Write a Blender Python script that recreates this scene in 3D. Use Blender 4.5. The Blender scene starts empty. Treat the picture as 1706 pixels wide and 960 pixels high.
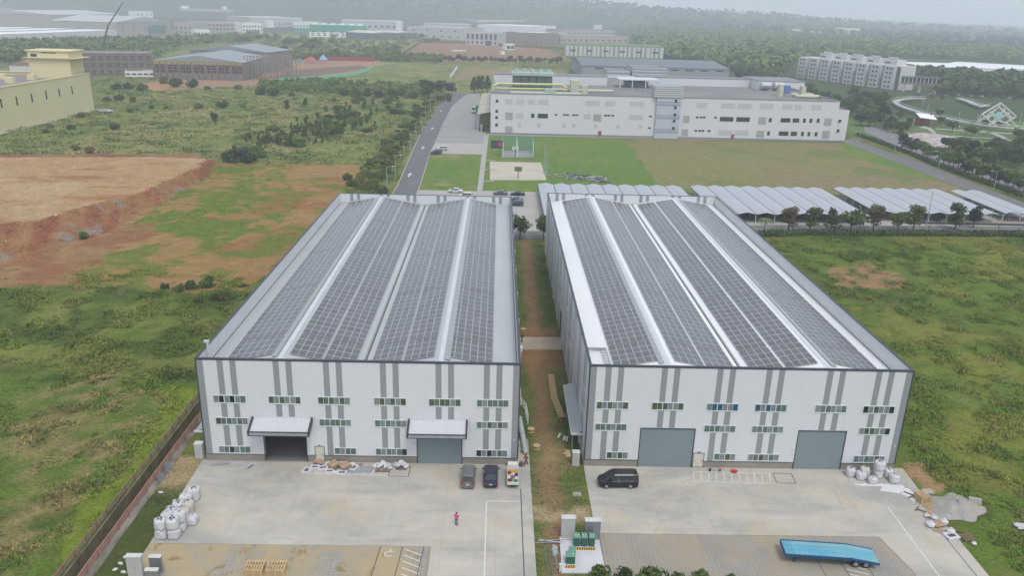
EXPO = 0.7; HAZE = 0.00030
import bpy, bmesh, math, random
import numpy as np
from mathutils import Vector, Matrix
random.seed(7); RNG = np.random.default_rng(11)
PI = math.pi
scene = bpy.context.scene
COL = scene.collection
R_ = math.radians

# ---------------------------------------------------------------- camera solved from the two warehouses
CF, CP, CR, CY, CH = 1324.9, .33907, .02672, .02173, 55.8676
_cp, _sp = math.cos(CP), math.sin(CP)
fw = np.array([math.sin(CY)*_cp, math.cos(CY)*_cp, -_sp]); rt0 = np.array([math.cos(CY), -math.sin(CY), 0]); up0 = np.cross(rt0, fw)
_c, _s = math.cos(CR), math.sin(CR)
rt, up = _c*rt0+_s*up0, -_s*rt0+_c*up0
CAMP = np.array([0, 0, CH])
def ray(px, py): return fw*CF+rt*(px-853)-up*(py-480)
def G(px, py, z=0.0):
    d = ray(px, py); return tuple((CAMP+(z-CH)/d[2]*d)[:2])
def G3(px, py, z=0.0): x, y = G(px, py, z); return (x, y, z)
def FY(px, py, Y): d = ray(px, py); return CAMP+Y/d[1]*d
def HT(px, py, px2, py2): return float(FY(px2, py2, G(px, py)[1])[2])
cam = bpy.data.cameras.new("camera"); co = bpy.data.objects.new("camera", cam); COL.objects.link(co)
M = Matrix.Identity(4)
for i in range(3):
    M[i][0] = rt[i]; M[i][1] = up[i]; M[i][2] = -fw[i]; M[i][3] = CAMP[i]
co.matrix_world = M
cam.sensor_width = 36; cam.lens = CF/1706*36; cam.clip_start = .5; cam.clip_end = 40000
scene.camera = co

# ---------------------------------------------------------------- world and sun
SUN_EL, SUN_AZ = R_(60), R_(158)      # azimuth from +y clockwise
w = bpy.data.worlds.new("World"); scene.world = w; w.use_nodes = True
nt = w.node_tree; bg = nt.nodes['Background']
sky = nt.nodes.new('ShaderNodeTexSky'); sky.sky_type = 'NISHITA'; sky.sun_disc = False
sky.sun_elevation = SUN_EL; sky.sun_rotation = SUN_AZ; sky.air_density = 1.0; sky.dust_density = 2.0; sky.ozone_density = 1.0
hs = nt.nodes.new('ShaderNodeHueSaturation'); hs.inputs['Saturation'].default_value = .5; hs.inputs['Value'].default_value = 1.0
nt.links.new(sky.outputs[0], hs.inputs['Color']); mxs = nt.nodes.new('ShaderNodeMix'); mxs.data_type = 'RGBA'; mxs.inputs['Factor'].default_value = .6; mxs.inputs['B'].default_value = (3.5, 3.8, 4.35, 1)   # cloud cover evens the sky out
nt.links.new(hs.outputs[0], mxs.inputs['A']); nt.links.new(mxs.outputs['Result'], bg.inputs[0]); bg.inputs[1].default_value = .15
sl = bpy.data.lights.new("sun", 'SUN'); sl.energy = 1.05; sl.angle = R_(18); sl.color = (1, .95, .88)
so = bpy.data.objects.new("sun", sl); COL.objects.link(so)
sd = Vector((math.sin(SUN_AZ)*math.cos(SUN_EL), math.cos(SUN_AZ)*math.cos(SUN_EL), math.sin(SUN_EL)))
so.rotation_euler = sd.to_track_quat('Z', 'Y').to_euler()
so.location = (0, 0, 200)
vs = scene.view_settings; vs.view_transform = 'Standard'; vs.look = 'None'; vs.gamma = 1; vs.use_curve_mapping = False; vs.exposure = EXPO
scene.cycles.volume_bounces = 4; scene.cycles.max_bounces = 6; scene.cycles.diffuse_bounces = 3; scene.cycles.use_denoising = True
scene.cycles.use_adaptive_sampling = True

# ---------------------------------------------------------------- materials
MATS = {}
def rgb(c): return (c[0], c[1], c[2], 1)
def mat(name, col, rough=.8, var=.1, scale=1.5, metal=0.0, spec=.3, bump=0, var2=.06, scale2=12, coat=0, attr=None, rand=0.0, emis=None):
    if name in MATS: return MATS[name]
    K = .80
    m = bpy.data.materials.new(name); m.use_nodes = True; n = m.node_tree.nodes; l = m.node_tree.links
    b = n['Principled BSDF']; b.inputs['Roughness'].default_value = rough; b.inputs['Metallic'].default_value = metal
    b.inputs['Specular IOR Level'].default_value = spec
    if coat: b.inputs['Coat Weight'].default_value = coat
    tc = n.new('ShaderNodeTexCoord')
    n1 = n.new('ShaderNodeTexNoise'); n1.inputs['Scale'].default_value = scale; n1.inputs['Detail'].default_value = 4
    n2 = n.new('ShaderNodeTexNoise'); n2.inputs['Scale'].default_value = scale2; n2.inputs['Detail'].default_value = 2
    l.new(tc.outputs['Object'], n1.inputs['Vector']); l.new(tc.outputs['Object'], n2.inputs['Vector'])
    m1 = n.new('ShaderNodeMapRange'); m1.inputs['From Min'].default_value = .3; m1.inputs['From Max'].default_value = .7
    m1.inputs['To Min'].default_value = K*(1-var); m1.inputs['To Max'].default_value = K*(1+var); l.new(n1.outputs['Fac'], m1.inputs['Value'])
    m2 = n.new('ShaderNodeMapRange'); m2.inputs['From Min'].default_value = .3; m2.inputs['From Max'].default_value = .7
    m2.inputs['To Min'].default_value = 1-var2; m2.inputs['To Max'].default_value = 1+var2; l.new(n2.outputs['Fac'], m2.inputs['Value'])
    mm = n.new('ShaderNodeMath'); mm.operation = 'MULTIPLY'; l.new(m1.outputs[0], mm.inputs[0]); l.new(m2.outputs[0], mm.inputs[1])
    last = mm.outputs[0]
    if rand:
        oi = n.new('ShaderNodeObjectInfo'); mr = n.new('ShaderNodeMapRange'); mr.inputs['To Min'].default_value = 1-rand; mr.inputs['To Max'].default_value = 1+rand
        l.new(oi.outputs['Random'], mr.inputs['Value']); m3 = n.new('ShaderNodeMath'); m3.operation = 'MULTIPLY'
        l.new(last, m3.inputs[0]); l.new(mr.outputs[0], m3.inputs[1]); last = m3.outputs[0]
    vm = n.new('ShaderNodeVectorMath'); vm.operation = 'SCALE'
    if attr:
        a = n.new('ShaderNodeAttribute'); a.attribute_name = attr
        if col is not None:
            v0 = n.new('ShaderNodeVectorMath'); v0.operation = 'MULTIPLY'; v0.inputs[1].default_value = col
            l.new(a.outputs['Color'], v0.inputs[0]); l.new(v0.outputs[0], vm.inputs[0])
        else: l.new(a.outputs['Color'], vm.inputs[0])
    else: vm.inputs[0].default_value = col
    l.new(last, vm.inputs['Scale']); l.new(vm.outputs[0], b.inputs['Base Color'])
    if bump:
        bp = n.new('ShaderNodeBump'); bp.inputs['Strength'].default_value = .6; bp.inputs['Distance'].default_value = bump
        l.new(n2.outputs['Fac'], bp.inputs['Height']); l.new(bp.outputs[0], b.inputs['Normal'])
    m['vm'] = vm.name
    MATS[name] = m
    return m
def add_lines(m, axis, period, width, dark, bump=0.0, coord='Object', offset=0.0):
    """thin parallel lines (sheet ribs, joints) multiplied into the colour and optionally raised"""
    n = m.node_tree.nodes; l = m.node_tree.links; b = n['Principled BSDF']
    src = b.inputs['Base Color'].links[0].from_socket
    tc = n.new('ShaderNodeTexCoord'); sx = n.new('ShaderNodeSeparateXYZ'); l.new(tc.outputs[coord], sx.inputs[0])
    a = n.new('ShaderNodeMath'); a.operation = 'ADD'; a.inputs[1].default_value = offset; l.new(sx.outputs[axis], a.inputs[0])
    d = n.new('ShaderNodeMath'); d.operation = 'DIVIDE'; d.inputs[1].default_value = period; l.new(a.outputs[0], d.inputs[0])
    fr = n.new('ShaderNodeMath'); fr.operation = 'FRACT'; l.new(d.outputs[0], fr.inputs[0])
    lt = n.new('ShaderNodeMath'); lt.operation = 'LESS_THAN'; lt.inputs[1].default_value = width/period; l.new(fr.outputs[0], lt.inputs[0])
    mr = n.new('ShaderNodeMapRange'); mr.inputs['To Min'].default_value = 1; mr.inputs['To Max'].default_value = dark; l.new(lt.outputs[0], mr.inputs['Value'])
    v = n.new('ShaderNodeVectorMath'); v.operation = 'SCALE'; l.new(src, v.inputs[0]); l.new(mr.outputs[0], v.inputs['Scale'])
    l.new(v.outputs[0], b.inputs['Base Color'])
    return m
def add_stain(m, col, lo, hi, scale, sx=1, sy=1, strength=1.0, detail=6, seed=0.0):
    """patchy stains of another colour (dirt, mud, wear)"""
    n = m.node_tree.nodes; l = m.node_tree.links; b = n['Principled BSDF']
    src = b.inputs['Base Color'].links[0].from_socket
    tc = n.new('ShaderNodeTexCoord'); mp = n.new('ShaderNodeMapping'); mp.inputs['Scale'].default_value = (sx, sy, 1); mp.inputs['Location'].default_value = (seed, seed*.7, 0)
    l.new(tc.outputs['Object'], mp.inputs[0]); nz = n.new('ShaderNodeTexNoise'); nz.inputs['Scale'].default_value = scale; nz.inputs['Detail'].default_value = detail
    nz.inputs['Roughness'].default_value = .62; nz.inputs['Distortion'].default_value = .5
    l.new(mp.outputs[0], nz.inputs['Vector'])
    mr = n.new('ShaderNodeMapRange'); mr.inputs['From Min'].default_value = lo; mr.inputs['From Max'].default_value = hi; mr.inputs['To Max'].default_value = strength; mr.clamp = True
    l.new(nz.outputs['Fac'], mr.inputs['Value'])
    mx = n.new('ShaderNodeMix'); mx.data_type = 'RGBA'; l.new(mr.outputs[0], mx.inputs['Factor']); l.new(src, mx.inputs['A']); mx.inputs['B'].default_value = rgb([.8*q for q in col])
    l.new(mx.outputs['Result'], b.inputs['Base Color'])
    return m

white = mat('white_sheet', (.725, .745, .765), .45, .02, .15, var2=.015, scale2=2); ADDS = 1
add_lines(white, 0, .33, .05, .945)
whitey = mat('white_sheet_side', (.725, .745, .765), .45, .03, .15, var2=.02); add_lines(whitey, 1, .30, .03, .93)
# rain streaks and sheet laps
add_stain(white, (.50, .52, .52), .52, .75, .12, 14, 1, .16, seed=2); add_stain(whitey, (.50, .52, .52), .5, .75, .12, 1, 14, .2, seed=4); add_lines(white, 2, 4.75, .05, .93, offset=.3)  # streaks
grey = mat('grey_sheet', (.30, .32, .33), .5, .02, .15, var2=.015)
dkgrey = mat('charcoal_trim', (.055, .06, .075), .45, .04)
concrete = mat('plinth_concrete', (.31, .285, .245), .9, .1, .6, var2=.08)
roofL = mat('zinc_roof', (.47, .49, .50), .4, .06, .08, metal=.0, spec=.5, var2=.02); add_lines(roofL, 1, .5, .07, .86)
roofR = mat('white_roof', (.85, .86, .87), .35, .03, .1, spec=.5, var2=.02); add_lines(roofR, 1, .5, .07, .93)
flash = mat('flashing', (.62, .65, .67), .4, .05, .5)
gutterm = mat('gutter_dark', (.07, .075, .08), .6)
alu = mat('aluminium_frame', (.52, .53, .55), .4, .03, metal=.0)
pvm = mat('solar_cells', (.105, .108, .118), .25, .10, .9, spec=.6, var2=.05, scale2=5, rand=.14)
shut = mat('shutter_steel', (.24, .30, .315), .5, .03, .3); add_lines(shut, 2, .16, .04, .78)
doorm = mat('cream_door', (.67, .64, .54), .5, .03)
canm = mat('white_canopy', (.66, .68, .70), .4, .03)
glass = [mat('window_green', (.10, .17, .14), .12, .25, .8, spec=.7), mat('window_grey', (.22, .25, .26), .15, .12, .8, spec=.6),
         mat('window_dark', (.015, .02, .022), .1, .2, .8, spec=.6), mat('window_olive', (.075, .105, .055), .12, .35, 1.6, spec=.6), mat('window_blue', (.025, .11, .17), .1, .3, .8, spec=.7)]
winf = mat('window_frame_white', (.72, .77, .76), .4, .02)
steel = mat('galvanised', (.42, .44, .45), .4, .08, 2, metal=.3)
wood = mat('pale_wood', (.58, .42, .23), .8, .15, 2, var2=.15, scale2=9)
wood2 = mat('old_wood', (.25, .17, .11), .85, .2, 2)
blackm = mat('black_rubber', (.02, .02, .02), .8)

# ---------------------------------------------------------------- mesh builder
W = {}                                   # accumulated location of every parent
def org(p): return Vector((0, 0, 0)) if p is None else W.get(p.name, Vector((0, 0, 0)))
class MB:
    def __init__(s): s.v = []; s.f = []; s.m = []
    def add(s, vs, fs, m=0):
        o = len(s.v); s.v += [tuple(v) for v in vs]; s.f += [tuple(i+o for i in f) for f in fs]; s.m += [m]*len(fs); return s
    def box(s, x0, x1, y0, y1, z0, z1, m=0):
        if x0 > x1: x0, x1 = x1, x0
        if y0 > y1: y0, y1 = y1, y0
        if z0 > z1: z0, z1 = z1, z0
        return s.add([(x0,y0,z0),(x1,y0,z0),(x1,y1,z0),(x0,y1,z0),(x0,y0,z1),(x1,y0,z1),(x1,y1,z1),(x0,y1,z1)],
              [(0,3,2,1),(4,5,6,7),(0,1,5,4),(1,2,6,5),(2,3,7,6),(3,0,4,7)], m)
    def hexa(s, p, m=0): return s.add(p, [(0,3,2,1),(4,5,6,7),(0,1,5,4),(1,2,6,5),(2,3,7,6),(3,0,4,7)], m)
    def obox(s, c, ux, uy, hx, hy, z0, z1, m=0):
        c = Vector(c[:2]); ux = Vector(ux[:2]).normalized(); uy = Vector((-ux.y, ux.x)) if uy is None else Vector(uy[:2])
        q = [c-ux*hx-uy*hy, c+ux*hx-uy*hy, c+ux*hx+uy*hy, c-ux*hx+uy*hy]
        return s.hexa([(a.x, a.y, z0) for a in q]+[(a.x, a.y, z1) for a in q], m)
    def poly(s, p, m=0): return s.add(p, [tuple(range(len(p)))], m)
    def prism(s, p, z0, z1, m=0, mt=None):
        n = len(p); a = sum(p[i][0]*p[(i+1) % n][1]-p[(i+1) % n][0]*p[i][1] for i in range(n))
        if a < 0: p = p[::-1]
        vs = [(x, y, z0) for x, y in p]+[(x, y, z1) for x, y in p]
        s.add(vs, [tuple(range(n))[::-1]]+[(i, (i+1) % n, (i+1) % n+n, i+n) for i in range(n)], m)
        s.add([(x, y, z1) for x, y in p], [tuple(range(n))], m if mt is None else mt); return s
    def tube(s, p, q, r, m=0, n=8, r2=None, cap=True):
        p = Vector(p); q = Vector(q); r2 = r if r2 is None else r2; d = (q-p)
        if d.length < 1e-6: return s
        d.normalize(); a = d.orthogonal().normalized(); b = d.cross(a)
        vs = []
        for c, rr in ((p, r), (q, r2)):
            for i in range(n):
                t = 2*PI*i/n; vs.append(c+(a*math.cos(t)+b*math.sin(t))*rr)
        fs = [(i, (i+1) % n, (i+1) % n+n, i+n) for i in range(n)]
        if cap: fs += [tuple(range(n))[::-1], tuple(range(n, 2*n))]
        return s.add(vs, fs, m)
    def path(s, pts, r, m=0, n=6):
        for a, b in zip(pts, pts[1:]): s.tube(a, b, r, m, n)
        return s
    def lathe(s, prof, c=(0,0,0), n=16, m=0):
        vs = [(c[0]+r*math.cos(2*PI*i/n), c[1]+r*math.sin(2*PI*i/n), c[2]+z) for r, z in prof for i in range(n)]
        fs = [(k*n+i, k*n+(i+1) % n, (k+1)*n+(i+1) % n, (k+1)*n+i) for k in range(len(prof)-1) for i in range(n)]
        fs += [tuple(range(n))[::-1], tuple((len(prof)-1)*n+i for i in range(n))]
        return s.add(vs, fs, m)
    def strip(s, L, R, m=0):
        for i in range(len(L)-1): s.add([L[i], R[i], R[i+1], L[i+1]], [(0,1,2,3)], m)
        return s
    def xf(s, mtx): s.v = [tuple(mtx @ Vector(v)) for v in s.v]; return s
    def build(s, name, mats, parent=None, smooth=False, loc=None):
        if not isinstance(mats, (list, tuple)): mats = [mats]
        me = bpy.data.meshes.new(name); o = bpy.data.objects.new(name, me); COL.objects.link(o)
        if parent is not None: L = org(parent); o.parent = parent; W[o.name] = L
        else:
            if loc is None:
                a = np.array(s.v); loc = ((a[:,0].min()+a[:,0].max())/2, (a[:,1].min()+a[:,1].max())/2, a[:,2].min())
            L = Vector(loc); o.location = L; W[o.name] = L
        me.from_pydata([(v[0]-L[0], v[1]-L[1], v[2]-L[2]) for v in s.v], [], s.f)
        for m in mats: me.materials.append(m)
        if len(mats) > 1: me.polygons.foreach_set('material_index', s.m)
        if smooth: me.polygons.foreach_set('use_smooth', [True]*len(s.f))
        me.update(); return o
def tag(o, label=None, cat=None, group=None, kind=None):
    if label: o['label'] = label
    if cat: o['category'] = cat
    if group: o['group'] = group
    if kind: o['kind'] = kind
    return o
def thing(name, label, cat, loc=(0,0,0), group=None):
    o = bpy.data.objects.new(name, None); COL.objects.link(o); o.location = loc; o.empty_display_size = .3
    W[o.name] = Vector(loc); tag(o, label, cat, group); return o
def kids(o): return [c for c in ALLKIDS.get(o.name, [])]
def copy_tree(o, parent=None, loc=None, rz=None, sc=None, label=None, group=None):
    c = o.copy(); COL.objects.link(c); c.parent = parent
    for ch in o.children: copy_tree(ch, c)
    if loc is not None: c.location = loc
    if rz is not None: c.rotation_euler = (0, 0, rz)
    if sc is not None: c.scale = (sc, sc, sc) if not isinstance(sc, tuple) else sc
    if label: c['label'] = label
    if group: c['group'] = group
    return c
def drop(o):
    for ch in list(o.children): drop(ch)
    bpy.data.objects.remove(o)
ORD = ['first','second','third','fourth','fifth','sixth','seventh','eighth','ninth','tenth','eleventh','twelfth','thirteenth','fourteenth','fifteenth','sixteenth','seventeenth','eighteenth','nineteenth','twentieth','twenty-first','twenty-second','twenty-third','twenty-fourth','twenty-fifth','twenty-sixth','twenty-seventh','twenty-eighth']

# ---------------------------------------------------------------- value noise
_lat = RNG.random((256, 256))
def vn(x, y):
    x = np.asarray(x, float); y = np.asarray(y, float); xi = np.floor(x).astype(int); yi = np.floor(y).astype(int); fx = x-xi; fy = y-yi
    fx = fx*fx*(3-2*fx); fy = fy*fy*(3-2*fy); g = lambda a, b: _lat[a & 255, b & 255]
    return (g(xi,yi)*(1-fx)+g(xi+1,yi)*fx)*(1-fy)+(g(xi,yi+1)*(1-fx)+g(xi+1,yi+1)*fx)*fy
def fbm(x, y, sc, o=4, seed=0):
    t = 0; a = 1; s = 0
    x = np.asarray(x, float)/sc+seed*17.3; y = np.asarray(y, float)/sc+seed*9.1
    for k in range(o): t = t+a*vn(x, y); s += a; a *= .55; x = x*2.03+5.2; y = y*2.03+1.7
    return t/s
def sst(x, a, b): t = np.clip((np.asarray(x, float)-a)/(b-a), 0, 1); return t*t*(3-2*t)
def inpoly(x, y, P):
    r = np.zeros(np.shape(x), bool); n = len(P)
    for i in range(n):
        x1, y1 = P[i]; x2, y2 = P[(i+1) % n]
        if y1 == y2: continue
        c = ((y1 > y) != (y2 > y)) & (x < (x2-x1)*(y-y1)/(y2-y1)+x1); r ^= c
    return r
# ================================================================ GROUND
def GP(*pts, z=0): return [tuple(float(v) for v in G(a, b, z)) for a, b in pts]
MH = 3.6
mesa_top = GP((-260,262),(0,262),(330,262),(345,265),(300,290),(215,325),(150,340),(65,365),(0,372),(-260,400), z=MH)
mesa_toe = GP((-260,258),(0,258),(330,256),(362,272),(335,300),(288,330),(238,352),(208,374),(172,392),(112,408),(60,432),(0,440),(-260,480))
def pdist(x, y, P):
    d = np.full(np.shape(x), 1e9); n = len(P)
    for i in range(n):
        ax, ay = P[i]; bx, by = P[(i+1) % n]; vx, vy = bx-ax, by-ay
        t = np.clip(((x-ax)*vx+(y-ay)*vy)/(vx*vx+vy*vy), 0, 1); d = np.minimum(d, np.hypot(x-ax-t*vx, y-ay-t*vy))
    return d
def mesa_h(x, y):
    wx = x+(fbm(x, y, 6, 3, 1)-.5)*3; wy = y+(fbm(x, y, 6, 3, 2)-.5)*3
    a = inpoly(wx, wy, mesa_toe); b = inpoly(wx, wy, mesa_top)
    dt = pdist(wx, wy, mesa_toe); dp = pdist(wx, wy, mesa_top)
    return np.where(b, 1.0, np.where(a, dt/(dt+dp+1e-6), 0))
def hill_h(x, y):
    a = x/np.maximum(y, 1)
    top = np.interp(a, [-.7, -.45, -.3, -.1, .05, .2, .35, .5, .65], [185, 160, 135, 108, 88, 64, 44, 20, 10])
    r = sst(y, 2400, 3700)
    n = fbm(x, y, 900, 4, 3); m = fbm(x, y, 260, 4, 4)
    back = sst(y, 4500, 6500)*.7
    l1 = np.interp(a, [-.7, -.45, -.2, -.05, .1], [70, 55, 30, 14, 0])*sst(y, 2350, 2750)*(1-sst(y, 2950, 3500))
    return r*top*(.55+.75*n)*(1-.25*back)+l1*(.5+m)+sst(y, 1500, 2500)*m*14
soilA = GP((470,103),(480,100),(625,100),(640,106),(600,118),(470,131),(410,138),(300,138),(250,140),(330,150),(455,134),(475,131))
soilC = GP((455,100),(628,99),(640,108),(615,112),(600,121),(470,134),(460,140),(258,152),(225,143),(270,134))
soilB = GP((664,99),(702,71),(905,79),(944,95),(940,103),(735,103))
soilD = GP((755,133),(775,111),(860,112),(943,117),(950,127),(820,132))
soilE = GP((240,66),(330,75),(250,73),(190,68))
brown_lawn = [(57.1,353.6),(58,345),(56,300),(55,262),(160,255),(165,262),(150,330),(158,372),(57,370)]
def mix(c, col, m):
    return c*(1-m[..., None])+np.array(col)*m[..., None]
def ground(x, y):
    """albedo and how thickly weeds grow, from the position on the site"""
    x = np.asarray(x, float); y = np.asarray(y, float)
    n0 = fbm(x, y, 22, 4, 5); n1 = fbm(x, y, 7, 4, 6); n2 = fbm(x, y, 2.2, 3, 7); n3 = fbm(x, y, 45, 3, 8)
    wx = x+(n1-.5)*9; wy = y+(fbm(x, y, 7, 4, 9)-.5)*12
    c = np.zeros(x.shape+(3,)); veg = np.zeros(x.shape)
    # rough grass everywhere first
    c = c+np.array((.105, .158, .025)); c = mix(c, (.055, .09, .016), sst(n1, .46, .62)*.9); c = mix(c, (.20, .215, .05), sst(n0, .5, .66)*.7)
    c = mix(c, (.21, .165, .07), sst(n2*.5+n3*.5, .52, .64)*.5); veg = veg+.9
    # scrubland in the middle distance
    m = sst(y, 275, 300)*(x < 20); c2 = mix(mix(np.zeros(x.shape+(3,))+np.array((.185, .215, .065)), (.25, .24, .09), sst(n0, .45, .62)), (.10, .14, .04), sst(n1, .53, .65)*.9)
    c = c*(1-m[..., None])+c2*m[..., None]
    # left field: dry mown patch in the middle
    P = GP((-120,730),(60,650),(200,635),(290,655),(300,690),(215,790),(110,880),(20,960),(-200,960))
    m = inpoly(wx, wy, P)*sst(n2*.6+n1*.4, .36, .62)*.8; c = mix(c, (.26, .205, .085), m); veg = np.where(inpoly(wx, wy, P), veg*.55, veg)
    P = GP((270,640),(330,650),(330,680),(130,960),(60,960),(190,800))
    m = inpoly(wx, wy, P)*.75; c = mix(c, (.18, .23, .025), m)
    P = GP((-80,480),(380,500),(380,600),(250,600),(-80,560)); c = mix(c, (.075, .115, .022), inpoly(wx, wy, P)*sst(n1, .4, .6)*.8)
    # bare soil and sparse grass behind it
    D = GP((-200,486),(0,484),(80,478),(200,474),(300,486),(385,490),(480,440),(560,345),(600,300),(598,274),(352,272),(335,300),(-200,430))
    inD = inpoly(wx, wy, D) | (inpoly(x, y, mesa_toe))
    base = np.zeros(x.shape+(3,))+np.array((.31, .19, .07)); base = mix(base, (.27, .125, .045), sst(n0, .42, .6)*.85); base = mix(base, (.33, .225, .115), sst(n2, .55, .7)*.6)
    gp = GP((205,385),(260,330),(350,275),(470,285),(500,330),(470,370),(380,400),(200,395))
    gm = np.where(inpoly(wx, wy, gp), sst(n1*.6+n2*.4, .38, .52), sst(n1*.5+n0*.5, .50, .60)*.8)
    gp2 = GP((100,470),(130,430),(330,400),(420,400),(440,440),(400,490),(300,486),(200,480)); gm = np.where(inpoly(wx, wy, gp2), sst(n1*.7+n2*.3, .42, .56)*.85, gm)
    red = GP((-100,430),(110,405),(230,370),(260,385),(180,430),(100,490),(-100,495)); rm = inpoly(wx, wy, red)
    base = np.where(rm[..., None], mix(np.zeros(x.shape+(3,))+np.array((.27, .125, .06)), (.31, .18, .09), sst(n1, .45, .6)), base); gm = np.where(rm, gm*.25, gm)
    base = mix(base, (.125, .175, .024), gm); c = np.where(inD[..., None], base, c); veg = np.where(inD, gm*.55, veg)
    # raised platform
    h = mesa_h(x, y)
    st = fbm(x*.35, y, 7, 4, 12)
    top = mix(mix(np.zeros(x.shape+(3,))+np.array((.42, .27, .135)), (.32, .165, .08), sst(st, .48, .62)*.85), (.47, .35, .21), sst(n0, .5, .7)*.6)
    sl = mix(mix(np.zeros(x.shape+(3,))+np.array((.30, .155, .07)), (.26, .10, .055), sst(fbm(x+y*.35, y*.12, 5, 3, 13), .5, .6)), (.27, .21, .16), sst(n1, .63, .73))
    c = np.where((h > .97)[..., None], top, np.where((h > .03)[..., None], sl, c)); veg = np.where(h > .03, 0.0, veg)
    # right field
    F = (x > 52.6) & (y < 200+.06*(x-50)); c3 = np.zeros(x.shape+(3,))+np.array((.112, .168, .025)); c3 = mix(c3, (.065, .105, .018), sst(n1, .46, .62)*.9); c3 = mix(c3, (.21, .215, .04), sst(n0*.5+n1*.5, .50, .62)*.75); c3 = mix(c3, (.17, .145, .055), sst(n2*.6+n3*.4, .55, .66)*.5)
    c = np.where(F[..., None], c3, c)
    dp = GP((1375,448),(1440,440),(1510,470),(1480,490),(1400,470)); m = inpoly(wx, wy, dp); c = np.where(m[..., None], mix(np.zeros(x.shape+(3,))+np.array((.30, .19, .09)), (.12, .15, .04), sst(n2, .45, .6)), c); veg = np.where(m, .2, veg)
    dp = GP((1500,768),(1530,770),(1570,818),(1548,826),(1512,790)); m = inpoly(x+(n2-.5)*2, y+(n2-.5)*2, dp); c = mix(c, (.36, .22, .12), m*.9); veg = np.where(m, .1, veg)
    # alley between the warehouses
    A = (x > 3.4) & (x < 12) & (y < 196); ca = mix(np.zeros(x.shape+(3,))+np.array((.09, .14, .028)), (.17, .16, .06), sst(n2, .5, .66)*.6)
    tr = np.exp(-((x-(7.3+(n1-.5)*1.5))/1.25)**2); ca = mix(ca, (.235, .15, .082), np.clip(tr*1.5, 0, 1)*sst(n2+tr, .45, .8))
    ca = mix(ca, (.30, .155, .075), (np.exp(-((y-123)/4.5)**2)+np.exp(-((y-134)/2.5)**2))*.85); ca = mix(ca, (.34, .25, .12), np.exp(-((y-93)/4)**2)*np.exp(-((x-8)/2.2)**2)*.8)
    ca = mix(ca, (.36, .28, .165), ((y > 77.8) & (y < 80.6))*1.0*sst(n2, .2, .4))
    ca = mix(ca, (.20, .165, .07), ((y > 80.6) & (y < 91))*.65*sst(n1, .3, .6))
    c = np.where(A[..., None], ca, c); veg = np.where(A, np.clip(.55-tr, 0, 1)*((np.abs(y-129) > 9)*1.0)*((y < 77) | (y > 81)), veg)
    # verge beside the left yard
    V = (x > -41) & (x < -36.6) & (y < 91); cv = mix(np.zeros(x.shape+(3,))+np.array((.075, .10, .025)), (.33, .255, .13), sst(y+(n1-.5)*6, 82, 85)); c = np.where(V[..., None], cv, c); veg = np.where(V, .35*(y < 83), veg)
    # lawns in the factory grounds
    L = (x > -26.5) & (x < 165) & (y > 222) & (y < 372); cl = mix(np.zeros(x.shape+(3,))+np.array((.125, .21, .04)), (.17, .225, .05), sst(n0, .45, .6)*.7)
    cl = mix(cl, (.30, .255, .125), np.clip(np.exp(-((x+16)/7)**2-((y-256)/8)**2)*1.3+np.exp(-((x+19)/8)**2-((y-313)/5)**2), 0, 1)*sst(n1, .3, .55))
    bl = inpoly(x+(n1-.5)*4, y+(n1-.5)*4, brown_lawn); cb = mix(mix(np.zeros(x.shape+(3,))+np.array((.225, .215, .088)), (.25, .20, .105), sst(n3, .45, .6)), (.15, .19, .06), sst(n0, .52, .66)*.8)
    cl = np.where(bl[..., None], cb, cl); c = np.where(L[..., None], cl, c); veg = np.where(L, .0, veg)
    # verge of the left road
    m = (x > -45) & (x < -35) & (y > 235) & (y < 560); c = mix(c, (.10, .15, .04), m*.6)
    # park on the right
    K = (x > 182) & (x < 420) & (y > 225) & (y < 660); ck = mix(mix(np.zeros(x.shape+(3,))+np.array((.12, .20, .055)), (.075, .115, .04), sst(n0, .5, .62)), (.16, .15, .08), sst(n3, .52, .62)*.6)
    c = np.where(K[..., None], ck, c); veg = np.where(K, .1, veg)
    # bare building plots
    for P, a, b in ((soilC, (.40, .23, .115), (.34, .22, .15)), (soilB, (.30, .155, .10), (.26, .17, .10)), (soilD, (.30, .22, .12), (.22, .20, .09)), (soilE, (.35, .2, .12), (.3, .2, .12))):
        q = inpoly(x+(n1-.5)*6, y+(n1-.5)*6, P); c = np.where(q[..., None], mix(np.zeros(x.shape+(3,))+np.array(a), b, sst(n0, .4, .6)), c); veg = np.where(q, 0, veg)
    P = GP((478,117),(600,108),(615,113),(560,122),(470,131),(462,128)); q = inpoly(x, y, P); c = mix(c, (.16, .13, .12), q*.85)
    # beyond: woods
    m = sst(y, 1450, 1750); c = mix(c, (.045, .06, .04), m)
    mr = ((x > .155*y) & (y > 470) & (x > 150))*1.0; c = mix(c, (.05, .08, .032), mr*.85)
    return c, np.clip(veg, 0, 1), h

xs = np.unique(np.concatenate([np.arange(-150, 151, 1.0), [-43.6, -43.35, -41.25, -41.05, -40.85], np.arange(-520, -150, 3.5), np.arange(150, 520, 3.5), np.arange(-1700, -519, 24), np.arange(520, 1701, 24), np.linspace(-9000, -1700, 60), np.linspace(1700, 9000, 60)]))
ys = np.unique(np.concatenate([np.arange(-60, 56, 8.0), np.arange(56, 260, 1.0), np.arange(260, 620, 2.2), np.arange(620, 1700, 10), np.linspace(1700, 4600, 110), np.linspace(4600, 9000, 36)]))
X, Y = np.meshgrid(xs, ys); c, veg, mh = ground(X, Y)
lump = (fbm(X, Y, 3.2, 3, 21)-.42)*1.1*np.clip(veg*1.4-.3, 0, 1)
lump[(X > -45.5) & (X < 62) & (Y < 200)] *= .15
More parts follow.
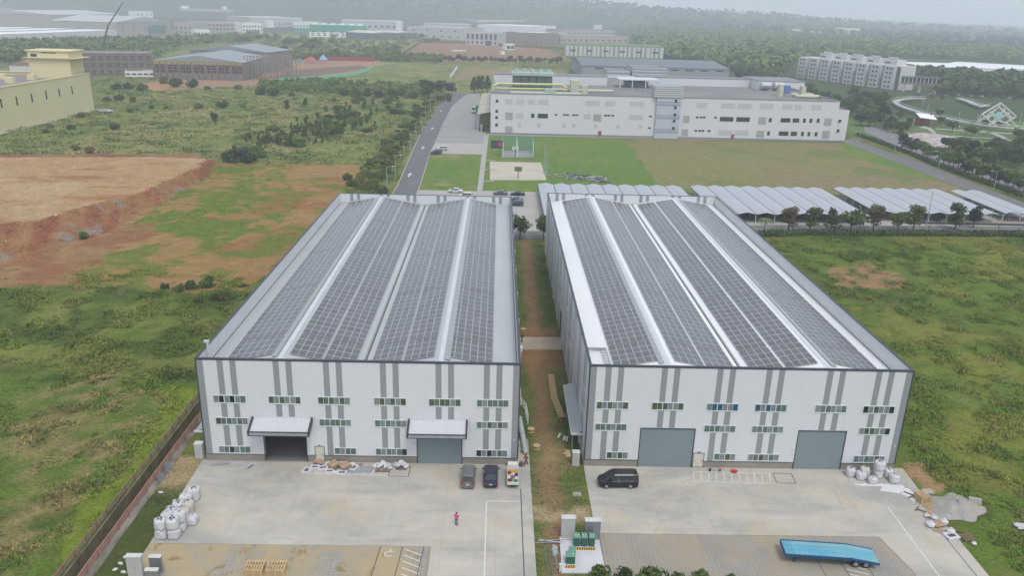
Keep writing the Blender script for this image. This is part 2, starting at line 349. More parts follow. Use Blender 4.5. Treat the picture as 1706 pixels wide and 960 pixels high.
# keep flat wherever paving lies
near_pave = ((X > -38) & (X < 56) & (Y < 91)) | ((X > -37) & (X < 170) & (Y > 195) & (Y < 575)) | ((X > 3) & (X < 12.2) & (Y < 200)) | ((X > 165) & (X < 230) & (Y > 220) & (Y < 520))
lump[near_pave] = 0
Z = -.03+np.maximum(lump, -.2)+mh*MH*(1+.02*(fbm(X, Y, 9, 3, 31)-.5))+hill_h(X, Y)*(Y > 1400)
slm = (mh > .03) & (mh < .97); Z = Z+np.where(slm, (fbm(X, Y, 2.5, 3, 32)-.5)*.9, 0)
Z = np.where((X > -43.45) & (X < -41.1) & (Y < 118), -2.0, Z)
nx, ny = len(xs), len(ys)
me = bpy.data.meshes.new('ground'); go = bpy.data.objects.new('ground', me); COL.objects.link(go); tag(go, kind='structure')
V = np.stack([X, Y, Z], -1).reshape(-1, 3).astype(np.float32)
ii = (np.arange(ny-1)[:, None]*nx+np.arange(nx-1)[None]).ravel(); F = np.stack([ii, ii+1, ii+nx+1, ii+nx], 1).astype(np.int32)
me.vertices.add(len(V)); me.vertices.foreach_set('co', V.ravel()); me.loops.add(F.size); me.loops.foreach_set('vertex_index', F.ravel())
me.polygons.add(len(F)); me.polygons.foreach_set('loop_start', np.arange(0, F.size, 4, dtype=np.int32))
me.polygons.foreach_set('use_smooth', np.ones(len(F), bool)); me.update(calc_edges=True)
ca = me.color_attributes.new('Col', 'FLOAT_COLOR', 'POINT'); ca.data.foreach_set('color', np.concatenate([c.reshape(-1, 3), np.ones((len(V), 1))], 1).astype(np.float32).ravel())
gm_ = mat('ground_soil_and_grass', None, .95, .16, .35, attr='Col', var2=.28, scale2=2.6, spec=.1, bump=.25)
me.materials.append(gm_)

# ---------------------------------------------------------------- weeds: leafy tufts as one mass per field
def facemesh(name, V, F, C, m):
    me = bpy.data.meshes.new(name); k = F.shape[1]
    me.vertices.add(len(V)); me.vertices.foreach_set('co', V.astype(np.float32).ravel()); me.loops.add(F.size); me.loops.foreach_set('vertex_index', F.astype(np.int32).ravel())
    me.polygons.add(len(F)); me.polygons.foreach_set('loop_start', np.arange(0, F.size, k, dtype=np.int32)); me.update(calc_edges=True)
    ca = me.color_attributes.new('Col', 'FLOAT_COLOR', 'POINT'); ca.data.foreach_set('color', np.concatenate([C, np.ones((len(V), 1))], 1).astype(np.float32).ravel())
    me.materials.append(m); return me
weedm = mat('weed_leaves', None, .8, .1, .5, attr='Col', var2=.1, scale2=6, spec=.15)
def weeds(name, label, cx, cy, sz, blades, cmul=1.38, hmul=1.0, bl=.26):
    c, v, h = ground(cx, cy); keep = RNG.random(len(cx)) < v; cx, cy, c, sz = cx[keep], cy[keep], c[keep], sz[keep]; n = len(cx)
    # height follows patchy thickets
    th = fbm(cx, cy, 5, 3, 41); sz = sz*(.45+1.15*sst(th, .4, .62))*np.where((cx < -43) & (cx > -46.5), .55, 1)
    r = RNG.random; B = blades
    ang = r((n, B))*2*PI; rad = np.sqrt(r((n, B)))*sz[:, None]*.9; bx = cx[:, None]+np.cos(ang)*rad; by = cy[:, None]+np.sin(ang)*rad
    a2 = r((n, B))*2*PI; ln = bl*(.6+.8*r((n, B)))*(.7+.3*sz[:, None]/sz.mean()); wd = ln*(.22+.25*r((n, B))); hz = sz[:, None]*(.25+.75*r((n, B)))*hmul*(1-.5*rad/np.maximum(sz[:, None], .01))
    dx, dy = np.cos(a2), np.sin(a2)
    p0 = np.stack([bx-dy*wd, by+dx*wd, hz*.35], -1); p1 = np.stack([bx+dy*wd, by-dx*wd, hz*.35], -1); p2 = np.stack([bx+dx*ln, by+dy*ln, hz], -1)
    lump = 0
    V = np.stack([p0, p1, p2], 2).reshape(-1, 3); V[:, 2] += -.05
    F = np.arange(len(V)).reshape(-1, 3)
    tone = (.78+.46*r((n, 1, 1, 1)))*(.8+.4*r((n, B, 1, 1)))*np.array([.95, .95, .9])[None, None, :, None]
    hue = np.array([1, 1, 1])+(r((n, 1, 1, 1))-.5)*np.array([.35, 0, .1])
    C = (c[:, None, None, :]*tone*hue*cmul); C = np.broadcast_to(C, (n, B, 3, 3)).reshape(-1, 3)
    me = facemesh(name, V, F, np.clip(C, 0, .6), weedm); o = bpy.data.objects.new(name, me); COL.objects.link(o); tag(o, label, 'weeds', kind='stuff'); return o
def scat(n, x0, x1, y0, y1): return x0+RNG.random(n)*(x1-x0), y0+RNG.random(n)*(y1-y0)
x, y = scat(62000, -135, -44.5, 58, 165); k = (x > -.62*y-14); x, y = x[k], y[k]
weeds('tall_grass', 'tall rough grass and weeds left of the drainage ditch', x, y, .25+.3*RNG.random(len(x)), 16, bl=.22)
x, y = scat(62000, 53.5, 160, 60, 206); k = (x < .70*y+16) & ((x > 57) | (y > 90)) & (x > 54.6-(90-y)*.02); x, y = x[k], y[k]
weeds('field_grass', 'lush green weeds filling the field right of the white warehouse', x, y, .25+.3*RNG.random(len(x)), 16, bl=.22)
x, y = scat(1500, -135, -46, 58, 165); k = (x > -.62*y-14) & (fbm(x, y, 12, 3, 55) > .52); x, y = x[k], y[k]
weeds('tall_thicket', 'darker taller thickets standing in the left field', x, y, .55+.5*RNG.random(len(x)), 34, cmul=1.05, bl=.26)
x, y = scat(1500, 57, 160, 62, 200); k = (x < .70*y+16) & (fbm(x, y, 12, 3, 56) > .52); x, y = x[k], y[k]
weeds('field_thicket', 'darker taller thickets standing in the right field', x, y, .55+.5*RNG.random(len(x)), 34, cmul=1.05, bl=.26)
x, y = scat(9000, -140, -38, 150, 290); k = mesa_h(x, y) < .01; x, y = x[k], y[k]
weeds('sparse_grass', 'sparse low grass on bare orange soil behind the left warehouse', x, y, .2+.3*RNG.random(len(x)), 8, bl=.22)
x, y = scat(5200, 3.6, 11.6, 68, 196); k = ((y > 92) | (x > 5.1)); x, y = x[k], y[k]
weeds('alley_grass', 'low weeds along the dirt track between the warehouses', x, y, .14+.18*RNG.random(len(x)), 10, bl=.16)
x, y = scat(1500, -40.6, -37.3, 60, 86)
weeds('verge_grass', 'low grass strip between ditch wall and left concrete yard', x, y, .1+.12*RNG.random(len(x)), 10, bl=.13)
x, y = scat(30000, -330, -36, 285, 610); k = (x > -.60*y-10) & (x < -37); x, y = x[k], y[k]
weeds('scrub_grass', 'olive scrub and tall grass covering the empty land beyond', x, y, .55+.9*RNG.random(len(x)), 12, bl=.5)
x, y = scat(2600, -44.5, -36.2, 240, 560)
weeds('roadside_grass', 'weedy green verge along the left service road', x, y, .4+.6*RNG.random(len(x)), 12, bl=.35)

# clods and stones on the tipped soil
def clods(n, x0, x1, y0, y1, seed):
    g = np.random.default_rng(seed); x = x0+g.random(n)*(x1-x0); y = y0+g.random(n)*(y1-y0); h = mesa_h(x, y); k = g.random(n) < np.where((h > .02) & (h < .99), 1.0, .10)
    x, y, h = x[k], y[k], h[k]; n = len(x); c, v, _ = ground(x, y); s = .10+.26*g.random(n)**2; z = -.03+h*MH
    T = np.array([(-1,-.8,-.3),(1,-.7,-.3),(.1,1,-.3),(0,0,1)]); R = g.random((n, 1, 1))*6.28; P = T[None]*(.7+.6*g.random((n, 4, 1)))
    P = np.concatenate([P[..., :1]*np.cos(R)-P[..., 1:2]*np.sin(R), P[..., :1]*np.sin(R)+P[..., 1:2]*np.cos(R), P[..., 2:]], -1)*s[:, None, None]+np.stack([x, y, z], -1)[:, None, :]
    F = (np.arange(n)[:, None, None]*4+np.array([(0,1,3),(1,2,3),(2,0,3)])[None]).reshape(-1, 3); tone = np.where(g.random((n, 1)) < .07, 1.9, .75+.5*g.random((n, 1)))
    me = facemesh('soil_clods', P.reshape(-1, 3), F, np.repeat(np.clip(c*tone, 0, .6), 4, 0), weedm); o = bpy.data.objects.new('soil_clods', me); COL.objects.link(o); tag(o, 'clods and stones strewn over the bank of the raised soil platform', 'soil clods', kind='stuff')
clods(26000, -150, -85, 160, 290, 5)
# ---------------------------------------------------------------- paving
def sheet(name, pts, z, m, h=.15, kind='structure', skirt=True):
    b = MB(); b.prism(pts, z-h, z); o = b.build(name, m); tag(o, kind=kind); return o
yardm = mat('yard_concrete', (.55, .51, .44), .85, .07, .12, var2=.05, scale2=.8, spec=.25)
add_stain(yardm, (.37, .365, .34), .42, .62, .13, .6, 1.3, .85); add_stain(yardm, (.53, .44, .30), .52, .68, .18, 1, 1, .65, seed=9); add_stain(yardm, (.30, .30, .29), .6, .7, .5, .25, 1.6, .35, seed=21); add_stain(yardm, (.52, .51, .48), .55, .66, 1.1, 1, 1, .5, seed=31)
add_lines(yardm, 0, 6.0, .05, .82, offset=1.3); add_lines(yardm, 1, 5.6, .05, .86)
pavm = mat('grass_block_paving', (.34, .32, .29), .9, .08, .3, var2=.1, scale2=5)
add_lines(pavm, 0, .50, .09, .85); add_lines(pavm, 1, .40, .08, .87)
pavm2 = mat('muddy_block_paving', (.36, .335, .30), .9, .08, .3, var2=.1, scale2=5)
add_lines(pavm2, 0, .50, .09, .84); add_lines(pavm2, 1, .40, .08, .84)
add_stain(pavm2, (.45, .36, .21), .36, .54, .20, 1.0, .6, .97); add_stain(pavm2, (.29, .19, .075), .58, .66, .5, 1, .8, .9, seed=5)
add_stain(pavm, (.42, .345, .22), .40, .64, .25, 1.0, .6, .75, seed=3)
asph = mat('asphalt', (.155, .155, .165), .9, .08, .2, var2=.05); add_stain(asph, (.22, .21, .20), .5, .75, .15, 1, .2, .5)
asph2 = mat('old_asphalt', (.17, .165, .165), .9, .08, .2); add_stain(asph2, (.26, .24, .21), .5, .72, .1, 1, 1, .5)
lotm = mat('lot_concrete', (.43, .415, .385), .88, .07, .1); add_stain(lotm, (.34, .32, .30), .5, .7, .08, .5, 2, .6); add_lines(lotm, 0, 7, .07, .85); add_lines(lotm, 1, 7, .08, .85)
lot2 = mat('lot_concrete_grey', (.33, .325, .32), .88, .07, .1); add_stain(lot2, (.25, .245, .24), .5, .7, .06, .5, 2, .6)
paint = mat('road_paint', (.62, .60, .52), .7, .1, 2, var2=.15)
paintw = mat('white_paint', (.70, .70, .68), .7, .1, 2, var2=.12)
darkp = mat('dark_slot', (.09, .09, .10), .8, .1)
courtm = mat('court_concrete', (.54, .49, .39), .85, .08, .12); add_stain(courtm, (.42, .40, .34), .55, .7, .2, 1, 1, .6)
# left yard
sheet('yard_left', [(-37, 72.7), (-6.55, 72.7), (-6.55, 40), (4.85, 40), (4.85, 96), (3.0, 96), (3.0, 89.6), (-37.2, 89.6)], .02, yardm, .5)
sheet('paving_left', [(-37, 40), (-6.6, 40), (-6.6, 72.65), (-37, 72.65)], .012, pavm2, .5)
sheet('yard_right', [(11.85, 90), (11.85, 75.45), (44.2, 75.45), (45.2, 70), (45.2, 40), (52.6, 40), (53.3, 78), (53.9, 90.0)], .02, yardm, .5)
sheet('paving_right', [(12.2, 40), (45.15, 40), (45.15, 70), (44.15, 75.4), (12.2, 75.4)], .012, pavm, .5)
sheet('utility_slab', [(7.5, 68.6), (12.15, 68.6), (12.1, 74.6), (7.7, 74.6)], .10, mat('fresh_concrete', (.62, .61, .64), .8, .08, .6), .5)
sheet('alley_slab', [(3.4, 126.4), (11.75, 126.6), (11.75, 132.2), (3.4, 131.8)], .03, mat('alley_concrete', (.43, .37, .29), .9, .15, .4), .3)
# painted markings on both yards
b = MB(); zz = .024
def ln(b, p, q, wd, z, m=0):
    p = Vector(p); q = Vector(q); d = (q-p).normalized(); s = Vector((-d.y, d.x))*wd/2
    b.poly([(*(p-s), z), (*(q-s), z), (*(q+s), z), (*(p+s), z)][::1], m)
ln(b, (-.6, 81.35), (3.42, 81.35), .14, zz); ln(b, (-.6, 81.35), (-.6, 40), .14, zz)
ln(b, (47.9, 81.3), (47.2, 40), .13, zz)
for k in range(11): ln(b, (-23.0+k*.98, 86.72), (-22.75+k*.98, 88.35), .10, zz)
ln(b, (-23.05, 86.65), (-13.2, 86.55), .10, zz+.001); ln(b, (-22.8, 88.42), (-13.1, 88.3), .10, zz+.001)
for k in range(11): ln(b, (25.5+k*.98, 86.3), (25.9+k*.98, 88.3), .10, zz)
ln(b, (25.45, 86.2), (35.5, 86.0), .10, zz+.001); ln(b, (25.9, 88.4), (36.2, 88.4), .10, zz+.001)
for k in range(5): ln(b, (-9.3+.0*k, 72.2-k*1.0), (-7.4, 71.2-k*1.0), .12, .016)
for k in range(9): ln(b, (38.2, 71.4-k*.8), (40.2, 70.6-k*.8), .12, .016)
ln(b, (-11.4, 71.6), (-10.5, 71.8), .12, .016); ln(b, (-11.4, 71.6), (-11.3, 71.0), .12, .016); ln(b, (-11.3, 71.0), (-10.6, 71.0), .12, .016); ln(b, (-10.9, 71.8), (-10.8, 72.2), .12, .016)
tag(b.build('yard_markings', paintw), kind='structure')
b = MB()
ln(b, (3.55, 84.0), (3.55, 40), .12, .025)
for p, q in (((-13.0, 86.35), (-10.6, 86.35)), ((-13.0, 88.7), (-10.45, 88.7)), ((-13.0, 86.35), (-13.0, 88.7)), ((-10.5, 86.35), (-10.45, 88.7))): ln(b, p, q, .10, .026)
for p, q in (((36.2, 86.1), (38.4, 86.1)), ((36.2, 88.3), (38.6, 88.3)), ((38.4, 86.1), (38.6, 88.3)), ((36.0, 86.1), (36.2, 88.3))): ln(b, p, q, .10, .026)
ln(b, (51.9, 76.5), (51.3, 40), .10, .025)
for xx in (-12.0, -9.6, -7.3): ln(b, (xx, 72.6), (xx-.5, 64), .09, .017)
for xx in (35.5, 38.0, 40.6): ln(b, (xx+.0, 71.5), (xx, 64), .09, .017)
tag(b.build('drain_slots', darkp), kind='structure')
b = MB()
for (cx_, cy_, rr_, a0, a1) in ((31, 70, 13.5, 1.75, 2.75), (31, 70, 15.0, 1.75, 2.7), (34, 68, 19, 1.5, 2.5), (34, 68, 20.5, 1.5, 2.45), (60, 80, 16, 2.6, 3.4), (60, 80, 17.6, 2.6, 3.4)):
    n_ = 26
    for k in range(n_):
        t0, t1 = a0+(a1-a0)*k/n_, a0+(a1-a0)*(k+1)/n_
        P = [(cx_+r_*math.cos(t_), cy_+r_*math.sin(t_)) for r_, t_ in ((rr_, t0), (rr_, t1), (rr_+.2, t1), (rr_+.2, t0))]
        if all(((-36 < x < 4.5) or (12.4 < x < 50)) and 75.6 < y < 87.5 for x, y in P) and k % 9 != 7: b.poly([(x, y, .0215+.0004*[13.5,15,19,20.5,24,25.6,17,18.6,16,17.6].index(rr_)) for x, y in P])
tag(b.build('tyre_marks', mat('tyre_mark', (.47, .44, .385), .85, .12, 1)), kind='structure')
# roads and lots beyond
road = [(-33.2, 190), (-25.4, 190), (-25.6, 257), (-27.6, 346), (-28.3, 400), (-28.1, 479), (-24.5, 530), (-21, 556), (-29, 560), (-33.5, 525), (-36.4, 478), (-36.3, 384), (-35.2, 345), (-32.6, 256)]
sheet('service_road', road, .03, asph, .3)
sheet('factory_lot', [(-27.3, 321), (-5.0, 321), (-5.0, 372), (-9, 385), (-13.6, 556), (-21, 556), (-24.4, 530), (-28.0, 479), (-28.2, 400), (-27.5, 346)], .026, lot2, .3)
sheet('factory_lot_front', [(-27.6, 318.8), (-6.6, 318.8), (-6.6, 345), (-27.4, 345)], .040, lotm, .3)
sheet('rear_lot', [(-25.4, 200), (10.5, 200), (12, 208), (13, 252), (-4.8, 252), (-4.8, 251), (-25.5, 251)], .026, lotm, .3)
sheet('foot_path', [(-6.6, 250), (-4.9, 250), (-4.6, 372), (-6.6, 372)], .045, lotm, .3)
for k, yy in enumerate((267, 287, 305.5)):
    sheet('cross_path', [(-4.9, yy), (-1.0, yy), (-1.0, yy+.9), (-4.9, yy+.9)], .04, lotm, .3)
sheet('facade_path', [(-5, 370.5), (166, 374), (166, 376), (-5, 374.5)], .05, lot2, .3)
sheet('cross_road', [(3.6, 196.2), (12, 196.8), (45, 202), (78, 207.2), (110, 209.6), (165, 212.5), (165, 221), (110, 218), (78, 216), (45, 210.5), (12, 204.5), (3.6, 203.5)], .034, asph2, .3)
sheet('carport_lot', [(12.1, 204), (45, 210), (78, 215.5), (110, 217.5), (165, 220.5), (164, 236), (152, 256), (12.5, 252)], .024, lotm, .3)
sheet('basketball_court', [(-2.7, 269.2), (16.8, 271), (16.4, 303.8), (-3.2, 303.8)], .04, courtm, .3)
sheet('net_pad', [(1.4, 313.5), (14.2, 315), (14.4, 330), (1.4, 330)], .04, lot2, .3)
sheet('perimeter_road', GP((1403,236),(1421,229),(1450,243),(1480,253),(1522,265),(1574,286),(1626,307),(1706,338),(1760,362),(1760,400),(1720,368),(1678,341),(1626,321),(1580,305),(1532,286),(1480,266),(1440,250)), .03, asph2, .3)
b = MB()
for P in (GP((1440,208),(1480,218),(1520,234),(1560,249),(1620,271),(1720,308),(1720,326),(1640,296),(1580,275),(1500,245),(1440,220)),): b.prism(P, -.1, .05)
tag(b.build('park_avenue', mat('avenue_asphalt', (.24, .22, .25), .9, .08, .3)), kind='structure')
b = MB(); ARW = paintw
for px, py in ((682,292), (704.3,246.6), (720,214), (734.5,184.7)):
    ax, ay = G(px, py); b.poly([(ax-.2, ay-3, .036), (ax+.2, ay-3, .036), (ax+.2, ay+1, .036), (ax-.2, ay+1, .036)]); b.poly([(ax-.9, ay+.9, .037), (ax+.9, ay+.9, .037), (ax, ay+4, .037)])
tag(b.build('road_arrows', ARW), kind='structure')
b = MB()
b.strip([(-25.4, 190, .12), (-25.6, 257, .12), (-27.5, 321, .12)], [(-25.1, 190, .12), (-25.3, 257, .12), (-27.2, 321, .12)])
b.strip([(-33.5, 190, .12), (-32.9, 256, .12), (-35.5, 345, .12), (-36.6, 384, .12), (-36.7, 478, .12)], [(-33.2, 190, .12), (-32.6, 256, .12), (-35.2, 345, .12), (-36.3, 384, .12), (-36.4, 478, .12)])
b2 = MB()
for i in range(0, len(b.f)):
    q = [b.v[j] for j in b.f[i]]; b2.hexa([(a[0], a[1], -.05) for a in q]+[(a[0], a[1], .13) for a in q])
tag(b2.build('kerb', lotm), kind='structure')
# ================================================================ WAREHOUSES
YF = 89.45; ZT = 14.35; ZE, ZR = 12.15, 14.0
def pane_strip(root, x0, x1, z0, z1, n, kinds, y=YF, side=0):
    """a horizontal strip window: glass panes with a white frame; side=1 puts it on the wall x=const"""
    g = MB(); f = MB(); wd = (x1-x0); gap = .09
    def bx(b, a0, a1, d0, d1, c0, c1, m=0):
        if side: b.box(y-d1, y-d0, a0, a1, c0, c1, m)
        else: b.box(a0, a1, y-d1, y-d0, c0, c1, m)
    bx(f, x0-.10, x1+.10, -.01, .07, z0-.12, z0); bx(f, x0-.10, x1+.10, -.01, .07, z1, z1+.07)
    for i in range(n+1):
        c = x0+wd*i/n; t = .09 if i % 2 == 0 else .035; bx(f, c-t/2 if 0 < i < n else (c-.1 if i == 0 else c), c+t/2 if 0 < i < n else (c+.1 if i == n else c), -.01, .065, z0, z1)
    for i in range(n): bx(g, x0+wd*i/n+.03, x0+wd*(i+1)/n-.03, -.02, .03, z0+.005, z1-.005, kinds[i % len(kinds)])
    o = g.build('window', glass, root); W[o.name] = org(root)
    f.build('frame', winf, o)
    return o
def corr_slope(b, xa, za, xb, zb, y0, y1, m=0, t=.12):
    b.hexa([(xa,y0,za-t),(xb,y0,zb-t),(xb,y1,zb-t),(xa,y1,za-t),(xa,y0,za),(xb,y0,zb),(xb,y1,zb),(xa,y1,za)], m)
def warehouse(nm, x0, x1, yb, label, roofm, cols, open_doors, shutters, doors, canopies, pans):
    root = thing('warehouse', label, 'warehouse', (x0, YF, 0))
    t = .30
    w = MB()
    # front wall with openings from z .0; columns of wall between openings
    ops = sorted(open_doors+shutters)
    x = x0
    for (a, b_, top) in ops:
        w.box(x, a, YF, YF+t, 1.0, ZT, 0); w.box(a, b_, YF, YF+t, top, ZT, 0); x = b_
    w.box(x, x1, YF, YF+t, 1.0, ZT, 0)
    w.box(x0, x1, yb-t, yb, 0, ZT, 0)
    w.box(x1-t, x1, YF+t, yb-t, 0, ZT, 2); w.box(x0, x0+t, YF+t, yb-t, 0, ZT, 2)
    # grey panel stripes, 12 mm proud, cut by the windows
    for (c, rows, stop) in cols:
        zs = [(9.46, ZT-.16)]
        if stop > 7: zs = [(stop, ZT-.16)]
        else:
            if 1 in rows: zs = [(9.46, ZT-.16)]
            zs += [(6.32, 8.28)] if 2 in rows else [(stop, 8.28)]
            if 2 in rows: zs += [(2.22 if 3 in rows else 1.02, 5.22)]
        for dx in (-.78, .78):
            for k, (a, b_) in enumerate(zs):
                lo = a
                if 4 in rows and k == len(zs)-1 and dx < 0: lo = 1.02
                w.box(c+dx-.37, c+dx+.37, YF-.012, YF+.05, lo, b_, 1)
    w.box(x0+.14, x0+.92, YF-.012, YF+.05, 1.02, ZT-.16, 1); w.box(x1-.92, x1-.14, YF-.012, YF+.05, 1.02, ZT-.16, 1)
    # side wall stripes
    L = yb-YF; ns = int(L//7)
    for s, xw in ((-1, x0), (1, x1)):
        for k in range(ns):
            yc = YF+4.2+k*(L-8.4)/(ns-1)
            for dy in (-.78, .78): w.box(xw-.012 if s < 0 else xw-.05, xw+.05 if s < 0 else xw+.012, yc+dy-.37, yc+dy+.37, 1.02, ZT-.16, 1)
    # inner faces of the back parapet show the same stripes
    for (c, rows, stop) in cols:
        for dx in (-.78, .78): w.box(c+dx-.37, c+dx+.37, yb-t-.012, yb-t+.05, 12.0, ZT-.05, 1)
    w.build('wall', [white, grey, whitey], root)
    x = x0+.05
    for (a, b_, top) in ops+[(x1-.05, 0, 0)]:
        p = MB(); p.box(x, a, YF+.04, YF+t, 0, 1.0); x = b_; p.build('plinth', concrete, root)
    # charcoal trims: base drip, corners, parapet cap
    c = MB(); x = x0
    for (a, b_, top) in ops:
        c.box(x+.14, a, YF-.03, YF+.03, .96, 1.02)
        c.box(a-.10, a, YF-.04, YF+.04, 0.02, top+.10); c.box(b_, b_+.10, YF-.04, YF+.04, 0.02, top+.10); c.box(a, b_, YF-.045, YF+.04, top, top+.12); x = b_
    c.box(x, x1-.14, YF-.03, YF+.03, .96, 1.02)
    c.box(x0-.03, x0+.14, YF-.03, YF+.14, .96, ZT-.16); c.box(x1-.14, x1+.03, YF-.03, YF+.14, .96, ZT-.16); c.build('corner_trim', dkgrey, root)
    c = MB(); c.box(x0-.05, x1+.05, YF-.05, YF+t+.02, ZT-.15, ZT+.05); c.box(x0-.04, x1+.04, yb-t-.02, yb+.05, ZT-.02, ZT+.05)
    c.box(x0-.045, x0+.30, YF+t+.02, yb-t-.02, ZT-.04, ZT+.045); c.box(x1-.30, x1+.045, YF+t+.02, yb-t-.02, ZT-.04, ZT+.045); c.build('parapet_cap', dkgrey, root)
    # roof
    wd = (x1-x0)/4; a, b_ = YF+t, yb-t
    r = MB(); X0, X1, X2, X3, X4 = x0+t+.01, x0+wd, x0+2*wd, x0+3*wd, x1-t-.01
    corr_slope(r, X0, ZE, X1, ZR, a, b_); corr_slope(r, X1, ZR, X2-.25, ZE, a, b_); corr_slope(r, X2+.25, ZE, X3, ZR, a, b_); corr_slope(r, X3, ZR, X4, ZE, a, b_)
    ro = r.build('roof', roofm, root)
    q = MB()
    for X_ in (X1, X3):
        for s in (-1, 1): corr_slope(q, X_, ZR+.06, X_+s*.30, ZR-.0, a, b_, 0, .04)
    # flashing along the gable ends
    for yy in (a+.9, b_-.55):
        for (xa, za, xb, zb) in ((X0, ZE, X1, ZR), (X1, ZR, X2, ZE), (X2, ZE, X3, ZR), (X3, ZR, X4, ZE)): corr_slope(q, xa, za+.06, xb, zb+.06, yy, yy+.28, 0, .05)
    q.build('ridge_cap', flash, ro)
    q = MB(); q.box(X2-.27, X2+.27, a, b_, ZE-.3, ZE-.16, 0); q.box(X2-.07, X2+.07, a, b_, ZE-.155, ZE-.06, 1)
    q.box(x0+t+.001, x0+t+.10, a, b_, ZE+.01, ZE+.05, 1); q.box(x1-t-.10, x1-t-.001, a, b_, ZE+.01, ZE+.05, 1); q.build('gutter', [roofm, gutterm], ro)
    for X_ in (X1, X3):      # walkway grating beside each ridge
        q = MB()
        s = -1 if nm == 'L1' or X_ == X1 else 1
        s = {('L', X1): -1, ('L', X3): 1, ('R', X1): -1, ('R', X3): 1}[(nm, X_)]
        for k in range(int((b_-a-3)/1.5)):
            yy = a+1.5+k*1.5
            q.hexa([(X_+s*.5, yy, ZR+.00), (X_+s*1.15, yy, ZR-.12), (X_+s*1.15, yy+1.42, ZR-.12), (X_+s*.5, yy+1.42, ZR+.0), (X_+s*.5, yy, ZR+.06), (X_+s*1.15, yy, ZR-.06), (X_+s*1.15, yy+1.42, ZR-.06), (X_+s*.5, yy+1.42, ZR+.06)])
        q.build('walkway', steel, ro)
    # windows
    rnd = random.Random(hash(nm) % 1000 if False else (5 if nm == 'L' else 8))
    rowz = {1: (8.40, 9.34), 2: (5.33, 6.22), 3: (1.22, 2.12)}
    spec = WINK[nm]
    for ci, (cx, rows, stop) in enumerate(cols):
        for rr in rows:
            if rr == 4: pane_strip(root, cx-.25, cx+2.45, 1.22, 2.12, 4, spec.get((ci, 3), [0, 1, 0, 1])); continue
            if rr == 3 and 4 in rows: continue
            pane_strip(root, cx-1.98, cx+1.98, *rowz[rr], 6, spec.get((ci, rr), [0, 1, 0, 1, 0, 1]))
    # sides
    for k in range(ns):
        yc = YF+4.2+k*(L-8.4)/(ns-1)
        if nm == 'R' and (k % 2 == 0 or k == 3):
            for rr in (1, 2): pane_strip(root, yc-1.98, yc+1.98, *rowz[rr], 6, [2, 1, 3, 1, 0, 2], y=x0, side=1)
    if nm == 'R':
        d = MB(); d.box(x0-.05, x0+.1, 130.2, 134.4, .05, 4.6); d.build('side_door', mat('side_door_dark', (.05, .055, .065), .6), root)
    for (a_, b2, top) in shutters:
        s = MB(); s.box(a_, b2, YF+.06, YF+.12, .04, top); s.box(a_, b2, YF+.03, YF+.14, .02, .12); s.build('roller_shutter', shut, root)
    for (a_, b2, top) in doors:
        d = MB(); d.box(a_+.09, b2-.09, YF-.02, YF+.05, .15, top-.09, 0); d.box(a_+.30, b2-.30, YF-.035, YF-.02, .35, top-.25, 0)
        o = d.build('door', doorm, root)
        f = MB(); f.box(a_, a_+.09, YF-.05, YF+.05, .15, top); f.box(b2-.09, b2, YF-.05, YF+.05, .15, top); f.box(a_+.09, b2-.09, YF-.05, YF+.05, top-.09, top); f.box(a_+.5, b2-.5, YF-.08, YF-.0, top+.06, top+.16); f.build('frame', mat('door_frame', (.2, .19, .17), .6), o)
        f = MB(); f.box(b2-.34, b2-.24, YF-.09, YF-.035, 1.1, 1.25); f.build('handle', steel, o)
    for (a_, b2) in canopies:
        k = MB(); y0, y1 = YF-2.25, YF
        k.hexa([(a_+.25,y0+.1,5.35),(b2-.25,y0+.1,5.35),(b2-.25,y1,6.15),(a_+.25,y1,6.15),(a_+.25,y0+.1,5.45),(b2-.25,y0+.1,5.45),(b2-.25,y1,6.27),(a_+.25,y1,6.27)], 0)
        k.box(a_+.05, b2-.05, y0+.02, y0+.08, 5.02, 5.52, 1)
        for q0, q1 in ((a_, a_+.22), (b2-.22, b2)): k.hexa([(q0,y0,4.95),(q1,y0,4.95),(q1,y1,5.85),(q0,y1,5.85),(q0,y0,5.62),(q1,y0,5.62),(q1,y1,6.5),(q0,y1,6.5)], 2)
        k.box(a_, b2, y0-.06, y0+.02, 5.50, 5.62, 2); k.box(a_, b2, y0-.02, y0+.02, 4.95, 5.04, 2)
        k.hexa([(a_+.22,y0+.1,4.98),(b2-.22,y0+.1,4.98),(b2-.22,y1,5.3),(a_+.22,y1,5.3),(a_+.22,y0+.1,5.03),(b2-.22,y0+.1,5.03),(b2-.22,y1,5.36),(a_+.22,y1,5.36)], 1)
        k.build('canopy', [add_lines(mat('canopy_sheet_'+nm+str(a_), (.60, .62, .645), .4, .03), 0, .5, .05, .88), mat('canopy_fascia', (.36, .38, .40), .5), dkgrey], root)
    # interior floor and a little depth behind the open door
    if open_doors:
        q = MB(); q.box(x0+t, x1-t, YF+.02, YF+30, .0, .03); q.build('floor', mat('inner_floor', (.30, .29, .27), .7, .1), root)
    # small lamps and switch boxes by the doors
    for xa, za in [(a_-.55, 2.9) for (a_, b2, top) in ops]+[(x0+1.0, 4.3), (x1-.6, 3.6)]: q = MB(); q.box(xa, xa+.14, YF-.11, YF, za, za+.2); q.build('wall_lamp', mat('lamp_white', (.7, .72, .74), .4), root)
    return root
